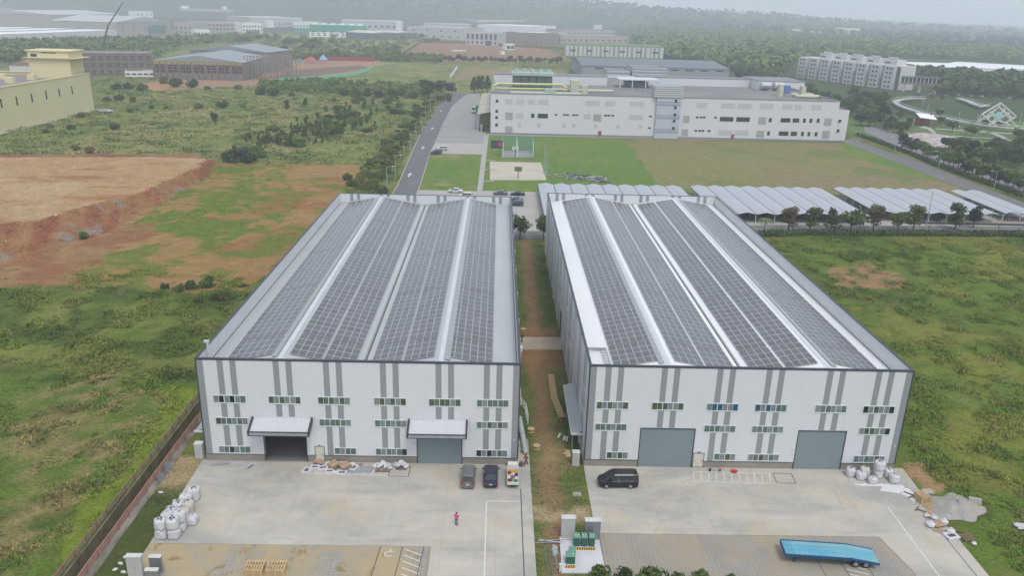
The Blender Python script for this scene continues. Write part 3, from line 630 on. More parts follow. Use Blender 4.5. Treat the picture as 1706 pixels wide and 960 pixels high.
WINK = {'L': {(0,1): [1,2,1,2,1,0], (0,2): [3,0,0,1,0,1], (0,3): [1,0,2,1,0,0], (1,1): [3,1,3,1,1,3], (2,1): [3,0,3,1,3,1], (2,2): [0,0,0,0,0,1], (2,3): [0,1,0,0], (3,1): [1,3,1,3,1,3], (3,2): [0,1,0,1,0,1], (3,3): [0,1,0,1,0,2], (4,1): [3,0,3,3,1,3], (5,1): [0,1,0,0,0,0], (5,2): [0,1,3,1,3,1], (5,3): [2,1,2,1,0,1]},
        'R': {(0,1): [3,1,3,1,1,3], (0,2): [0,0,0,1,0,0], (0,3): [3,1,3,1], (1,1): [3,3,3,1,1,3], (2,1): [1,4,4,1,1,4], (2,2): [0,0,0,1,1,0], (2,3): [0,1,3,1], (3,1): [4,1,4,1,0,0], (3,2): [1,0,0,1,0,1], (3,3): [1,0,3,1,0,1], (4,1): [1,0,0,1,1,0], (5,1): [2,1,3,1,1,2], (5,2): [1,3,3,1,1,2], (5,3): [0,1,0,1,3,1]}}
XL0, XL1, XR0, XR1 = -36.70, 3.30, 11.83, 52.44
whL = warehouse('L', XL0, XL1, 181.45, 'white metal warehouse with grey roof and two door canopies, left of the alley', roofL,
    [(-32.94, (1,2,3), 0), (-26.1, (1,), 6.5), (-19.95, (1,2,4), 0), (-12.96, (1,2,3), 0), (-6.1, (1,), 6.5), (-.1, (1,2,3), 0)],
    [(-29.1, -23.8, 4.95)], [(-9.62, -3.98, 4.95)], [(-22.75, -21.5, 2.35)], [(-30.4, -22.75), (-10.75, -3.2)], None)
whR = warehouse('R', XR0, XR1, 186.44, 'white metal warehouse with bright white roof and bare shutters, right of the alley', roofR,
    [(15.0, (1,2,4), 0), (22.0, (1,), 5.8), (28.95, (1,2,4), 0), (35.1, (1,2,3), 0), (42.76, (1,), 5.8), (48.9, (1,2,3), 0)],
    [], [(18.9, 25.8, 5.62), (39.2, 45.3, 5.62)], [(25.95, 27.4, 2.2)], [], None)
# side canopies, gutters, downpipes as parts
b = MB(); b.hexa([(10.35,92.2,3.0),(11.8,92.2,3.5),(11.8,106.5,3.5),(10.35,106.5,3.0),(10.35,92.2,3.12),(11.8,92.2,3.62),(11.8,106.5,3.62),(10.35,106.5,3.12)], 0); b.box(10.28, 10.36, 92.2, 106.5, 2.95, 3.2, 1); b.box(10.3, 11.8, 92.1, 92.2, 2.98, 3.3, 1)
for yy in (92.6, 97, 101.5, 106): b.box(10.5, 10.6, yy, yy+.1, 0, 3.05, 2)
b.build('side_canopy', [mat('canopy_grey', (.40, .42, .44), .45, .04), winf, steel], whR)
b = MB(); b.hexa([(-38.6,91.5,3.0),(-36.72,91.5,3.7),(-36.72,100,3.7),(-38.6,100,3.0),(-38.6,91.5,3.1),(-36.72,91.5,3.8),(-36.72,100,3.8),(-38.6,100,3.1)], 0); b.box(-38.66, -36.72, 91.38, 91.5, 2.95, 3.2, 1)
for yy in (92, 99): b.box(-38.4, -38.3, yy, yy+.1, 0, 3.05, 2)
b.build('side_canopy', [mat('canopy_grey', (.40, .42, .44), .45, .04), winf, steel], whL)
for wh, xx in ((whR, XR0-.12), (whR, XR1+.12), (whL, XL1+.12)):
    for k in range(8): b = MB(); b.box(xx-.08, xx+.08, 95+k*11.5, 95.16+k*11.5, 0, 13.6); b.build('downpipe', winf, wh)
b = MB(); 
for k in range(30): b.tube((3.55, 100+k*1.0, 3.2), (3.9, 100+k*1.0, 3.2), .04, n=5)
b.path([(3.9, 100, 3.2), (3.9, 130, 3.2)], .05); b.path([(3.45, 95, 3.5), (3.45, 150, 3.5)], .06)
b.build('pipe_bracket', winf, whL)
# duct and cable tray over the left front corner; tray and ladder over the right one
t = thing('roof_duct', 'white pipe rising over the left corner parapet of the grey-roofed warehouse', 'duct', (-36.1, 92.5, 12.2))
b = MB(); b.box(-36.22, -35.98, 92.4, 92.64, 12.3, 15.2); b.box(-36.5, -35.9, 92.3, 92.7, 15.2, 15.45); b.build('riser', flash, t)
b = MB(); b.box(-36.0, -33.9, 92.45, 92.75, 12.55, 12.75); b.box(-34.2, -33.9, 90.0, 92.45, 12.65, 12.8); b.build('tray', flash, t)
t = thing('cable_tray', 'galvanised cable tray with rungs on the front corner of the white roof', 'cable tray', (14.0, 91, 12.4))
b = MB(); b.box(14.9, 15.0, 90, 98, 12.95, 13.05); b.box(14.3, 14.4, 90, 98, 12.85, 12.95); b.box(12.2, 14.9, 98, 98.15, 12.6, 13.0); b.build('rail', steel, t)
b = MB()
for k in range(9): b.box(14.4, 14.9, 90.4+k*.85, 90.5+k*.85, 12.92, 13.0)
b.box(12.6, 13.4, 92.6, 93.1, 12.35, 12.75); b.build('rung', steel, t)

# ---------------------------------------------------------------- solar arrays
PW, PL = 1.0, 1.66
tilt = math.atan2(ZR-ZE, 10.0)
def panel_mb(sg):
    b = MB(); b.box(.01, PW-.012, .012, PL-.03, 0, .035, 0); b.add([(.05,.055,.038),(PW-.05,.055,.038),(PW-.05,PL-.07,.038),(.05,PL-.07,.038)], [(0,1,2,3)], 1)
    b.xf(Matrix.Rotation(-tilt*sg, 4, 'Y')); return b
PROTO = {}
for sg in (1, -1):
    o = panel_mb(sg).build('solar_panel', [alu, pvm], None, loc=(0,0,0)); PROTO[sg] = o.data; drop(o)
def zroof(x, x0, x1):
    wd = (x1-x0)/4; u = (x-x0)/wd; k = u % 2; k = k if k <= 1 else 2-k; return ZE+(ZR-ZE)*k
def array(label, xa, ncol, sg, x0, x1, yb):
    root = thing('solar_array', label, 'solar array', (xa, 91.6, zroof(xa, x0, x1)), 'solar arrays on the warehouse roofs')
    y = 92.2; n = 0; rest = MB(); r = 0; ct = math.cos(tilt)
    while y < yb-2.6:
        for cidx in range(ncol):
            x = xa+cidx*PW*ct; z = zroof(x, x0, x1)+.10; jz = 0
            if n < 100:
                o = bpy.data.objects.new('solar_panel', PROTO[sg]); COL.objects.link(o); o.parent = root; o.location = (x-xa, y-91.6, z-zroof(xa, x0, x1)); n += 1
            else:
                p = panel_mb(sg); rest.add([(a+x, b_+y, c_+z) for a, b_, c_ in p.v], p.f); rest.m[-len(p.f):] = p.m
        r += 1; y += PL+(.22 if r in (4, 16, 28, 40) else 0)
    o = rest.build('solar_panels', [alu, pvm], root); o['kind'] = 'stuff'
    return root
for nm, x0, x1, yb, bl in (('grey-roofed left warehouse', XL0, XL1, 181.45, [('outer left slope', -34.0, 6, 1), ('second slope beside the left ridge', -25.85, 4, -1), ('second slope beside the central gutter', -21.65, 4, -1), ('third slope beside the central gutter', -15.75, 4, 1), ('third slope beside the right ridge', -11.55, 4, 1), ('outer right slope', -6.1, 6, -1)]),
                       ('white-roofed right warehouse', XR0, XR1, 186.44, [('outer left slope', 15.35, 6, 1), ('second slope beside the left ridge', 23.0, 4, -1), ('second slope beside the central gutter', 27.25, 4, -1), ('third slope beside the central gutter', 33.2, 4, 1), ('third slope beside the right ridge', 37.5, 4, 1), ('outer right slope', 42.95, 7, -1)])):
    for lb, xa, n, sg in bl: array('solar panels on %s, %s' % (nm, lb), xa, n, sg, x0, x1, yb)
# ================================================================ VEHICLES
rimm = mat('wheel_rim', (.45, .46, .47), .35, .05, metal=.6)
carglass = mat('car_glass', (.02, .026, .032), .08, .1, spec=.8)
chrome = mat('chrome_trim', (.6, .62, .64), .25, .05, metal=.7)
lampw = mat('headlamp', (.62, .66, .70), .15, .05, spec=.8); lampr = mat('tail_lamp', (.30, .02, .02), .2, .05, spec=.8)
platem = mat('licence_plate', (.7, .7, .66), .5)
def wheel(parent, x, y, r, wd=.2):
    b = MB(); b.tube((x, y-wd/2, r), (x, y+wd/2, r), r, 0, 18); t = b.build('wheel', blackm, parent, smooth=False); t['_'] = 1; del t['_']
    W[t.name] = org(parent)
    q = MB(); s = 1 if y > 0 else -1; q.tube((x, y+s*(wd/2-.02), r), (x, y+s*(wd/2+.012), r), r*.62, 0, 12); q.tube((x, y+s*(wd/2+.0), r), (x, y+s*(wd/2+.03), r), r*.18, 0, 8); q.build('rim', rimm, t); return t
def loft(sec, flags):
    """sec: list of (x, z0, zb, zt, w, wr): lower body to the belt line, then cabin to the roof"""
    rings = []
    for (x, z0, zb, zt, w_, wr) in sec:
        rings.append([(x,-w_*.93,z0),(x,-w_,z0+(zb-z0)*.35),(x,-w_*.985,zb),(x,-(wr+(w_*.985-wr)*.12),zb+(zt-zb)*.86),(x,-wr*.86,zt),(x,wr*.86,zt),(x,(wr+(w_*.985-wr)*.12),zb+(zt-zb)*.86),(x,w_*.985,zb),(x,w_,z0+(zb-z0)*.35),(x,w_*.93,z0)])
    body = MB(); gl = MB(); n = 10
    for k in range(len(sec)-1):
        A, B = rings[k], rings[k+1]
        for i in range(n-1):
            q = [A[i], A[i+1], B[i+1], B[i]]
            g = (i in (2, 6) and flags[k] in ('s', 'st')) or (i in (3, 4, 5) and flags[k] in ('t', 'st'))
            (gl if g else body).poly(q)
        body.poly([A[9], A[0], B[0], B[9]])
    body.poly(rings[0][::-1]); body.poly(rings[-1]); return body, gl
def weld(o, d=.001):
    bm = bmesh.new(); bm.from_mesh(o.data); bmesh.ops.remove_doubles(bm, verts=bm.verts, dist=d); bmesh.ops.recalc_face_normals(bm, faces=bm.faces); bm.to_mesh(o.data); bm.free(); return o
def make_car(name, label, cat, kind, paintc, group=None, detail=True):
    """faces +x; origin on the ground below the middle"""
    root = thing(name, label, cat, (0,0,0), group)
    pm = mat('car_paint_%.2f_%.2f_%.2f' % paintc, paintc, .3, .03, .5, spec=.4, coat=.25)
    if kind == 'sedan':
        Ln, w_, r = 4.65, .89, .32
        sec = [(-2.32,.35,.62,.66,.72,.60),(-2.24,.24,.88,.93,.84,.70),(-1.75,.2,.94,.99,.88,.72),(-1.15,.2,.95,1.36,.89,.60),(-.75,.2,.95,1.44,.89,.60),(.25,.2,.93,1.44,.89,.60),(.55,.2,.92,1.36,.89,.60),(1.25,.2,.88,.92,.88,.74),(2.0,.24,.74,.79,.85,.70),(2.30,.36,.56,.60,.72,.60)]
        fl = ['','','t','s','s','s','st','','','']; fl[2] = 't'; fl[6] = 'st'
        ax = (1.40, -1.38)
    elif kind == 'minivan':
        Ln, w_, r = 4.5, .86, .33
        sec = [(-2.22,.32,.9,1.0,.78,.66),(-2.18,.24,1.02,1.14,.84,.68),(-1.98,.22,1.04,1.76,.86,.64),(-1.6,.22,1.04,1.86,.86,.66),(.35,.22,1.02,1.88,.86,.66),(.75,.22,1.0,1.76,.86,.64),(1.35,.22,.98,1.08,.85,.70),(1.95,.26,.82,.88,.82,.68),(2.22,.36,.6,.64,.72,.6)]
        fl = ['','t','','s','s','st','','','']; ax = (1.42, -1.35)
    elif kind == 'van':
        Ln, w_, r = 4.93, .92, .35
        sec = [(-2.46,.34,1.0,1.15,.82,.72),(-2.42,.24,1.12,1.72,.90,.74),(-2.25,.22,1.12,1.88,.92,.74),(-1.8,.2,1.10,1.93,.92,.75),(.55,.2,1.08,1.93,.92,.75),(1.05,.2,1.04,1.78,.92,.70),(1.75,.22,.98,1.18,.90,.72),(2.25,.26,.86,.98,.84,.70),(2.46,.38,.62,.66,.74,.6)]
        fl = ['t','s','s','s','s','st','','']; fl[0] = 't'; ax = (1.52, -1.48)
    else:
        Ln, w_, r = 4.5, .9, .36
        sec = [(-2.2,.4,.95,1.05,.82,.70),(-2.16,.3,1.02,1.2,.87,.70),(-1.9,.28,1.04,1.62,.9,.66),(-1.5,.28,1.04,1.70,.9,.67),(.2,.28,1.02,1.70,.9,.67),(.55,.28,1.0,1.62,.9,.66),(1.15,.28,.97,1.04,.89,.74),(1.95,.32,.86,.92,.86,.72),(2.2,.42,.62,.66,.75,.62)]
        fl = ['','t','s','s','s','st','','']; ax = (1.38, -1.36)
    b, g = loft(sec, fl+['']*3)
    weld(b.build('body', pm, root, smooth=False)); weld(g.build('window', carglass, root))
    for x in ax:
        for s in (-1, 1): wheel(root, x, s*(w_-.09), r)
    if detail:
        xf, zf = Ln/2-.10, .62
        for s in (-1, 1):
            b = MB(); b.hexa([(xf-.28,s*.62-.15,zf),(xf+.03,s*.58-.15,zf),(xf+.03,s*.58+.13,zf),(xf-.28,s*.66+.13,zf),(xf-.30,s*.62-.15,zf+.16),(xf-.06,s*.58-.15,zf+.14),(xf-.06,s*.58+.13,zf+.14),(xf-.30,s*.66+.13,zf+.16)]); b.build('headlight', lampw, root)
            zt = .78 if kind in ('sedan',) else .95; xr = -Ln/2+.02
            b = MB(); b.box(xr-.03, xr+.10, s*.64-.14, s*.64+.14, zt-.10, zt+(.07 if kind == 'sedan' else .30)); b.build('taillight', lampr, root)
            b = MB(); xm = .85 if kind != 'sedan' else .72; b.box(xm-.07, xm+.07, s*(w_+.02), s*(w_+.22), 1.0, 1.15); b.build('mirror', pm, root)
        b = MB(); b.box(-Ln/2-.035, -Ln/2+.02, -.19, .19, .62 if kind == 'sedan' else .70, .74 if kind == 'sedan' else .84); b.build('licence_plate', platem, root)
        if kind == 'minivan':
            b = MB()
            for yy in (-.55, .55): b.box(-1.7, .3, yy-.02, yy+.02, 1.86, 1.92)
            for k in range(6): b.box(-1.5+k*.33, -1.47+k*.33, -.5, .5, 1.872, 1.89)
            b.build('roof_rail', pm, root)
        if kind == 'van':
            b = MB()
            for s in (-1, 1): b.box(-2.2, .6, s*.70-.012, s*.70+.012, 1.93, 1.955); b.box(-2.3, 1.0, s*.925-.006, s*.925+.006, 1.06, 1.09); b.box(.1, .14, s*.86-.01, s*.92+.012, 1.1, 1.55); b.box(-.25, .22, s*.93-.005, s*.945, .93, .97)
            b.build('trim', chrome, root)
    return root
def put(o, x, y, z, rz): o.location = (x, y, z); o.rotation_euler = (0, 0, rz); return o
put(make_car('parked_van', 'black people carrier parked facing left before the first shutter of the right warehouse', 'van', 'van', (.010, .011, .016)), 15.65, 85.2, .02, PI+.03)
put(make_car('parked_minivan', 'grey minivan with roof rails parked nose towards the left warehouse wall', 'minivan', 'minivan', (.17, .175, .175)), -2.95, 85.8, .02, PI/2)
put(make_car('parked_sedan', 'dark navy sedan parked between the grey minivan and the small white truck', 'car', 'sedan', (.022, .028, .05)), -.15, 86.1, .02, PI/2)
# small white pickup truck with a loaded bed, nose to the wall
tw = mat('truck_white', (.68, .68, .66), .4, .05, .5)
def truck(name, label, loc, rz, cabm, boxm=None, L=3.9):
    root = thing(name, label, 'truck', (0,0,0)); w_ = .74
    b, g = loft([(.75,.5,1.0,1.80,w_,.64),(.80,.42,1.0,1.86,w_,.66),(1.35,.42,1.0,1.86,w_,.66),(1.70,.42,.98,1.28,w_,.64),(1.88,.45,.8,.86,.70,.6)], ['','s','st',''])
    weld(b.build('cab', cabm, root)); weld(g.build('window', carglass, root))
    for x in (1.2, -1.05):
        for s in (-1, 1): wheel(root, x, s*(w_-.1), .28, .18)
    b = MB()
    if boxm is None:
        b.box(-1.95, .68, -w_, w_, .58, .66); b.box(-1.95, .68, -w_, -w_+.05, .66, .98); b.box(-1.95, .68, w_-.05, w_, .66, .98); b.box(-1.95, -1.90, -w_+.05, w_-.05, .66, .98); b.box(.63, .68, -w_+.05, w_-.05, .66, 1.05)
        b.box(-2.02, -1.95, -w_+.05, w_-.05, .60, .92)
    else: b.box(-1.95, .68, -w_, w_, .58, 2.2)
    b.build('cargo_bed' if boxm is None else 'cargo_box', cabm if boxm is None else boxm, root)
    b = MB(); b.box(-1.9, 1.7, -.4, .4, .35, .56); b.build('chassis', blackm, root)
    for s in (-1, 1):
        q = MB(); q.box(1.45, 1.55, s*(w_+.02), s*(w_+.2), 1.2, 1.42); q.build('mirror', blackm, root)
    put(root, *loc, rz); return root
truck('small_truck', 'small white pickup truck with open bed full of coloured goods beside navy sedan', (2.6, 85.9, .02), PI/2, tw)
loads = [('red bucket in the front left corner of the white truck bed', 'bucket', (.45,.02,.03), -.45, .3, .28), ('white bag lying in the middle of the white truck bed', 'bag', (.6,.6,.6), .02, .1, .3), ('navy sack in the front right corner of the truck bed', 'sack', (.03,.04,.12), .42, .05, .26),
         ('grey tray lying across the centre of the truck bed', 'tray', (.2,.2,.21), 0, -.45, .15), ('small round red pot at the rear of the truck bed', 'pot', (.6,.03,.02), -.2, -1.15, .24), ('green crate in the rear right corner of the truck bed', 'crate', (.02,.28,.13), .3, -1.4, .22), ('brown box in the rear left corner of the truck bed', 'box', (.22,.12,.07), -.48, -1.3, .25), ('orange board leaning against the cab in the truck bed', 'board', (.65,.33,.06), 0, .55, .42)]
for lb, ct, colr, dx, dy, h in loads:
    b = MB(); cx, cy = 2.6+dx, 85.9+dy; m_ = mat('load_'+ct, colr, .6, .15, 3)
    if ct in ('bucket', 'pot'): b.lathe([(.12,0),(.20,h),(.22,h),(.20,h-.03),(.16,h*.4)], (cx, cy, .68), 14)
    elif ct in ('bag', 'sack'): b.lathe([(.14,0),(.24,h*.3),(.22,h*.7),(.08,h*.95),(.1,h*1.05)], (cx, cy, .68), 10)
    elif ct == 'board': b.hexa([(cx-.66,cy-.05,.68),(cx+.66,cy-.05,.68),(cx+.66,cy-.01,.68),(cx-.66,cy-.01,.68),(cx-.66,cy+.06,1.12),(cx+.66,cy+.06,1.12),(cx+.66,cy+.09,1.12),(cx-.66,cy+.09,1.12)])
    else:
        b.box(cx-.24, cx+.24, cy-.22, cy+.22, .68, .70); 
        for s in (-1, 1): b.box(cx-.24, cx+.24, cy+s*.22-.012, cy+s*.22+.012, .70, .68+h); b.box(cx+s*.24-.012, cx+s*.24+.012, cy-.208, cy+.208, .70, .68+h)
    tag(b.build(ct, m_), lb, ct)
# far cars
for args in (('sedan', (.66,.67,.66), (-13.4, 248.6), PI, 'silver white sedan standing alone on the path behind the left warehouse'),
             ('suv', (.66,.67,.66), (-9.9, 241.3), PI, 'white car half hidden behind the rear parapet of the left warehouse'),
             ('sedan', (.10,.105,.115), (.9, 246.6), PI, 'dark grey sedan left of the black sedan on the rear lot'), ('sedan', (.012,.013,.016), (6.3, 246.4), PI, 'black sedan right of the dark grey one on the rear lot'),
             ('sedan', (.02,.06,.20), (5.6, 238.0), PI, 'blue car farther back at the right corner of the left warehouse'), ('suv', (.05,.06,.08), (5.6, 232.5), PI, 'dark blue suv nearer at the right corner of the left warehouse'),
             ('suv', (.04,.05,.07), (-24.9, 317.0), PI, 'black suv nearest the grass in the group of three parked cars'), ('suv', (.16,.18,.21), (-24.7, 320.0), PI, 'grey suv in the middle of the group of three parked cars'),
             ('suv', (.66,.66,.67), (-22.9, 326.5), PI, 'white suv farthest from the grass in the group of three parked cars')):
    put(make_car('parked_car', args[4], 'car', args[0], args[1], None, True), args[2][0], args[2][1], .05, args[3])
# blue flatbed semitrailer
t = thing('flatbed_trailer', 'empty blue flatbed trailer with sloping rear deck parked on block paving', 'trailer', (0,0,0))
bl = mat('trailer_blue', (.11, .40, .56), .5, .10, .5, var2=.06); bld = mat('trailer_blue_dark', (.02, .10, .24), .5, .1); add_stain(bl, (.27, .47, .46), .42, .62, .5, .3, 2, .85)
L0, L1, L2 = -5.0, 2.0, 4.9; w_ = 1.25
b = MB(); b.hexa([(L0,-w_,1.08),(L1,-w_,1.08),(L1,w_,1.08),(L0,w_,1.08),(L0,-w_,1.2),(L1,-w_,1.2),(L1,w_,1.2),(L0,w_,1.2)]); b.hexa([(L1,-w_,1.08),(L2,-w_,.62),(L2,w_,.62),(L1,w_,1.08),(L1,-w_,1.2),(L2,-w_,.78),(L2,w_,.78),(L1,w_,1.2)])
for k in range(5): b.box(L0+.05+k*.22, L0+.13+k*.22, -w_+.1, w_-.1, 1.2, 1.24)
b.build('deck', bl, t)
b = MB()
for s in (-1, 1):
    b.box(L0, L1, s*w_-.05, s*w_+.05, .98, 1.27); b.hexa([(L1,s*w_-.05,.98),(L2,s*w_-.05,.55),(L2,s*w_+.05,.55),(L1,s*w_+.05,.98),(L1,s*w_-.05,1.27),(L2,s*w_-.05,.84),(L2,s*w_+.05,.84),(L1,s*w_+.05,1.27)])
    for k in range(13): b.box(L0+.3+k*.55, L0+.38+k*.55, s*w_-.09, s*w_+.09, 1.02, 1.30)
b.box(L0-.05, L0, -w_, w_, .9, 1.3); b.build('side_rail', bld, t)
b = MB()
for s in (-1, 1): b.box(L0+.3, 2.0, s*.45-.07, s*.45+.07, .62, 1.07)
b.box(-3.9, -3.7, -.9, .9, .3, 1.05); b.build('chassis', mat('chassis_dark', (.05, .06, .08), .7), t)
for x in (2.5, 3.6):
    for s in (-1, 1): wheel(t, x, s*.95, .42, .38)
for s in (-1, 1):
    q = MB(); q.box(-3.95, -3.8, s*.8-.06, s*.8+.06, .0, 1.0); q.box(-4.0, -3.75, s*.8-.12, s*.8+.12, 0, .05); q.build('landing_leg', bld, t)
put(t, 36.8, 71.4, .015, -.085)

# ================================================================ PEOPLE
skinm = mat('skin', (.45, .28, .20), .6, .03)
def skinmesh(name, V, E, Rr, m, parent, sub=2):
    me = bpy.data.meshes.new(name); me.from_pydata(V, E, []); o = bpy.data.objects.new(name, me); COL.objects.link(o); o.parent = parent; W[o.name] = org(parent)
    md = o.modifiers.new('skin', 'SKIN'); sv = me.skin_vertices
    if not sv:
        bm = bmesh.new(); bm.from_mesh(me); bm.verts.layers.skin.verify(); bm.to_mesh(me); bm.free()
    for i, r in enumerate(Rr):
        d = me.skin_vertices[0].data[i]; d.radius = (r, r) if not isinstance(r, tuple) else r; d.use_root = (i == 0)
    md.use_smooth_shade = True; s = o.modifiers.new('sub', 'SUBSURF'); s.levels = sub; s.render_levels = sub; me.materials.append(m); return o
def person(label, x, y, z, rz, top, legs, stride=0.0, elbow=.25, hold=False, hair=(.012,.010,.01), hgt=1.66):
    root = thing('person', label, 'person', (0,0,0)); S = hgt/1.72
    hip = .93; sh = 1.42
    f = stride
    V = [(0,0,.95),(0,0,1.18),(0,0,1.38),(0,0,1.50),(0,0,1.58),(.015,0,1.66)]; E = [(0,1),(1,2),(2,3),(3,4),(4,5)]; Rr = [(.15,.11),(.13,.10),(.15,.10),(.055,.055),(.085,.095),(.075,.085)]
    J = {}
    for s in (-1, 1):
        k = len(V); V += [(0,s*.10,.90),(f*s*.22,s*.10,.50),(f*s*.42-.03,s*.10,.09),(f*s*.42+.13,s*.11,.035)]; E += [(0,k),(k,k+1),(k+1,k+2),(k+2,k+3)]; Rr += [.095,.062,.042,.035]
        k = len(V); ex = -.04-f*s*.12; hx = elbow-f*s*.2; hz = .98 if not hold else 1.15
        V += [(0,s*.19,1.40),(ex,s*.25,1.14),(hx,s*.22,hz)]; E += [(2,k),(k,k+1),(k+1,k+2)]; Rr += [.055,.043,.028]; J[s] = V[-1]
    o = skinmesh('body', V, E, Rr, skinm, root)
    hand = MB()
    for s in (-1, 1):
        hx, hy, hz = J[s]; hand.tube((hx, hy, hz), (hx+.06, hy, hz-.06), .035, n=8, r2=.034)
        for q in range(4): hand.tube((hx+.055, hy-.03+q*.02, hz-.055), (hx+.09, hy-.03+q*.02, hz-.11-.01*(q in (1, 2))), .009, n=5, r2=.007)
        hand.tube((hx+.02, hy-s*.03, hz-.03), (hx+.06, hy-s*.055, hz-.07), .011, n=5)
    hand.build('hand', skinm, root)
    # clothes follow the limbs
    kk = .018
    Vj = [(0,0,.93),(0,0,1.18),(0,0,1.38),(0,0,1.475)]; Ej = [(0,1),(1,2),(2,3)]; Rj = [(.165,.13),(.15,.12),(.165,.12),(.08,.08)]
    for s in (-1, 1):
        k = len(Vj); ex = -.04-f*s*.12; hx, hy, hz = J[s]; wx, wz = ex+(hx-ex)*.86, 1.14+(hz-1.14)*.86
        Vj += [(0,s*.19,1.40),(ex,s*.25,1.14),(wx,s*.225,wz)]; Ej += [(2,k),(k,k+1),(k+1,k+2)]; Rj += [.075,.062,.048]
    skinmesh('jacket', Vj, Ej, Rj, mat('cloth_%.2f_%.2f_%.2f' % top, top, .85, .12, 4), root)
    Vt = [(0,0,.98)]; Et = []; Rt = [(.158,.12)]
    for s in (-1, 1):
        k = len(Vt); Vt += [(0,s*.10,.88),(f*s*.22,s*.10,.50),(f*s*.40-.025,s*.10,.13)]; Et += [(0,k),(k,k+1),(k+1,k+2)]; Rt += [.115,.08,.062]
    skinmesh('trousers', Vt, Et, Rt, mat('cloth_%.2f_%.2f_%.2f' % legs, legs, .85, .12, 4), root)
    b = MB()
    for s in (-1, 1): b.box(f*s*.42-.09, f*s*.42+.17, s*.11-.045, s*.11+.045, .0, .09)
    b.build('shoes', blackm, root)
    b = MB(); b.lathe([(.098,0),(.112,.05),(.105,.11),(.07,.155),(.02,.17)], (-.012,0,1.60), 12); b.build('hair', mat('hair', hair, .6), root, smooth=True)
    b = MB(); b.hexa([(.09,-.012,1.585),(.115,-.008,1.585),(.115,.008,1.585),(.09,.012,1.585),(.085,-.008,1.62),(.095,-.005,1.62),(.095,.005,1.62),(.085,.008,1.62)]); b.build('nose', skinm, root)
    b = MB()
    for s in (-1, 1): b.box(.082, .096, s*.035-.010, s*.035+.010, 1.62, 1.632)
    b.build('eyes', blackm, root)
    root.scale = (S, S, S); put(root, x, y, z, rz); return root
person('person in a bright pink jacket and grey trousers standing alone in the left yard', -3.95, 76.6, .02, R_(75), (.75, .02, .28), (.16, .22, .28), .12, .22, True)
person('person in a dark red top striding along the concrete strip beside the left warehouse', 4.35, 89.4, .02, R_(-150), (.20, .012, .03), (.012, .012, .018), .9, .12)
person('person in black clothes standing on the concrete slab between the warehouses', 4.8, 129.6, .03, R_(30), (.012, .013, .02), (.015, .015, .02), .35, .15)

# ================================================================ BULK BAGS, PALLETS, CABINETS
bagm = mat('bulk_bag_fabric', (.66, .66, .68), .85, .06, 1.5, var2=.06, scale2=8, bump=.05); bagdirty = mat('bulk_bag_dusty', (.60, .57, .50), .85, .08, 1.5, bump=.05); fillm = mat('bag_filling_grey', (.27, .27, .28), .9, .2, 4)
def bulk_bag(name, label, x, y, z, w_=1.0, h=1.1, seed=0, openr=.55, fill=True, m=None, group=None, lean=0.0):
    r = random.Random(seed); n = 24; prof = [(.86,0),(.98,.06),(1.0,.30),(.97,.55),(1.0,.80),(.92,.93),(openr+.12,1.0),(openr,1.03),(openr*.96,.97)]
    ph = [r.uniform(0, 6.28) for _ in range(6)]; vs = []
    for k, (rr, zz_) in enumerate(prof):
        for i in range(n):
            a = 2*PI*i/n; c_, s_ = math.cos(a), math.sin(a); e = (abs(c_)**3.2+abs(s_)**3.2)**(-1/3.2)
            wr = 1+.055*math.sin(5*a+ph[0]+zz_*5)+.05*math.sin(9*a+ph[1]-zz_*9)+.035*math.sin(3*a+ph[2]+zz_*4)+.03*math.sin(zz_*17+ph[4])
            zc = zz_*h*(1+.05*math.sin(ph[5]*3))+(.085*math.sin(4*a+ph[3])*h+.04*math.sin(7*a+ph[4]) if k >= 5 else 0)
            vs.append((x+(e if k < 6 else (e+1)/2)*c_*rr*w_/2*wr+lean*zz_, y+(e if k < 6 else (e+1)/2)*s_*rr*w_/2*wr, z+zc))
    b = MB(); b.add(vs, [(k*n+i, k*n+(i+1) % n, (k+1)*n+(i+1) % n, (k+1)*n+i) for k in range(len(prof)-1) for i in range(n)]+[tuple(range(n))[::-1]])
    root = thing(name, label, 'bulk bag', (x, y, z), group)
    b.build('bag', m or bagm, root, smooth=True)
    b = MB(); top = z+.96*h; b.add([(x+math.cos(2*PI*i/12)*openr*w_*.5+lean, y+math.sin(2*PI*i/12)*openr*w_*.5, top-.02+.03*math.sin(i*2.1)) for i in range(12)]+[(x+lean, y, top+.05)], [(i, (i+1) % 12, 12) for i in range(12)])
    b.build('filling', fillm if fill else (m or bagm), root, smooth=True)
    for sx_ in (-1, 1):
        b = MB(); ax, ay = x+lean+sx_*w_*.40, y-w_*.3; b.path([(ax, ay, z+h*.9), (ax+.02, ay+.08, z+h*1.08), (ax, ay+w_*.3, z+h*1.05), (ax, ay+w_*.55, z+h*.9)], .022, n=5); b.build('lifting_loop', m or bagm, root)
    return root
gl_ = 'bulk bags along the left yard edge'
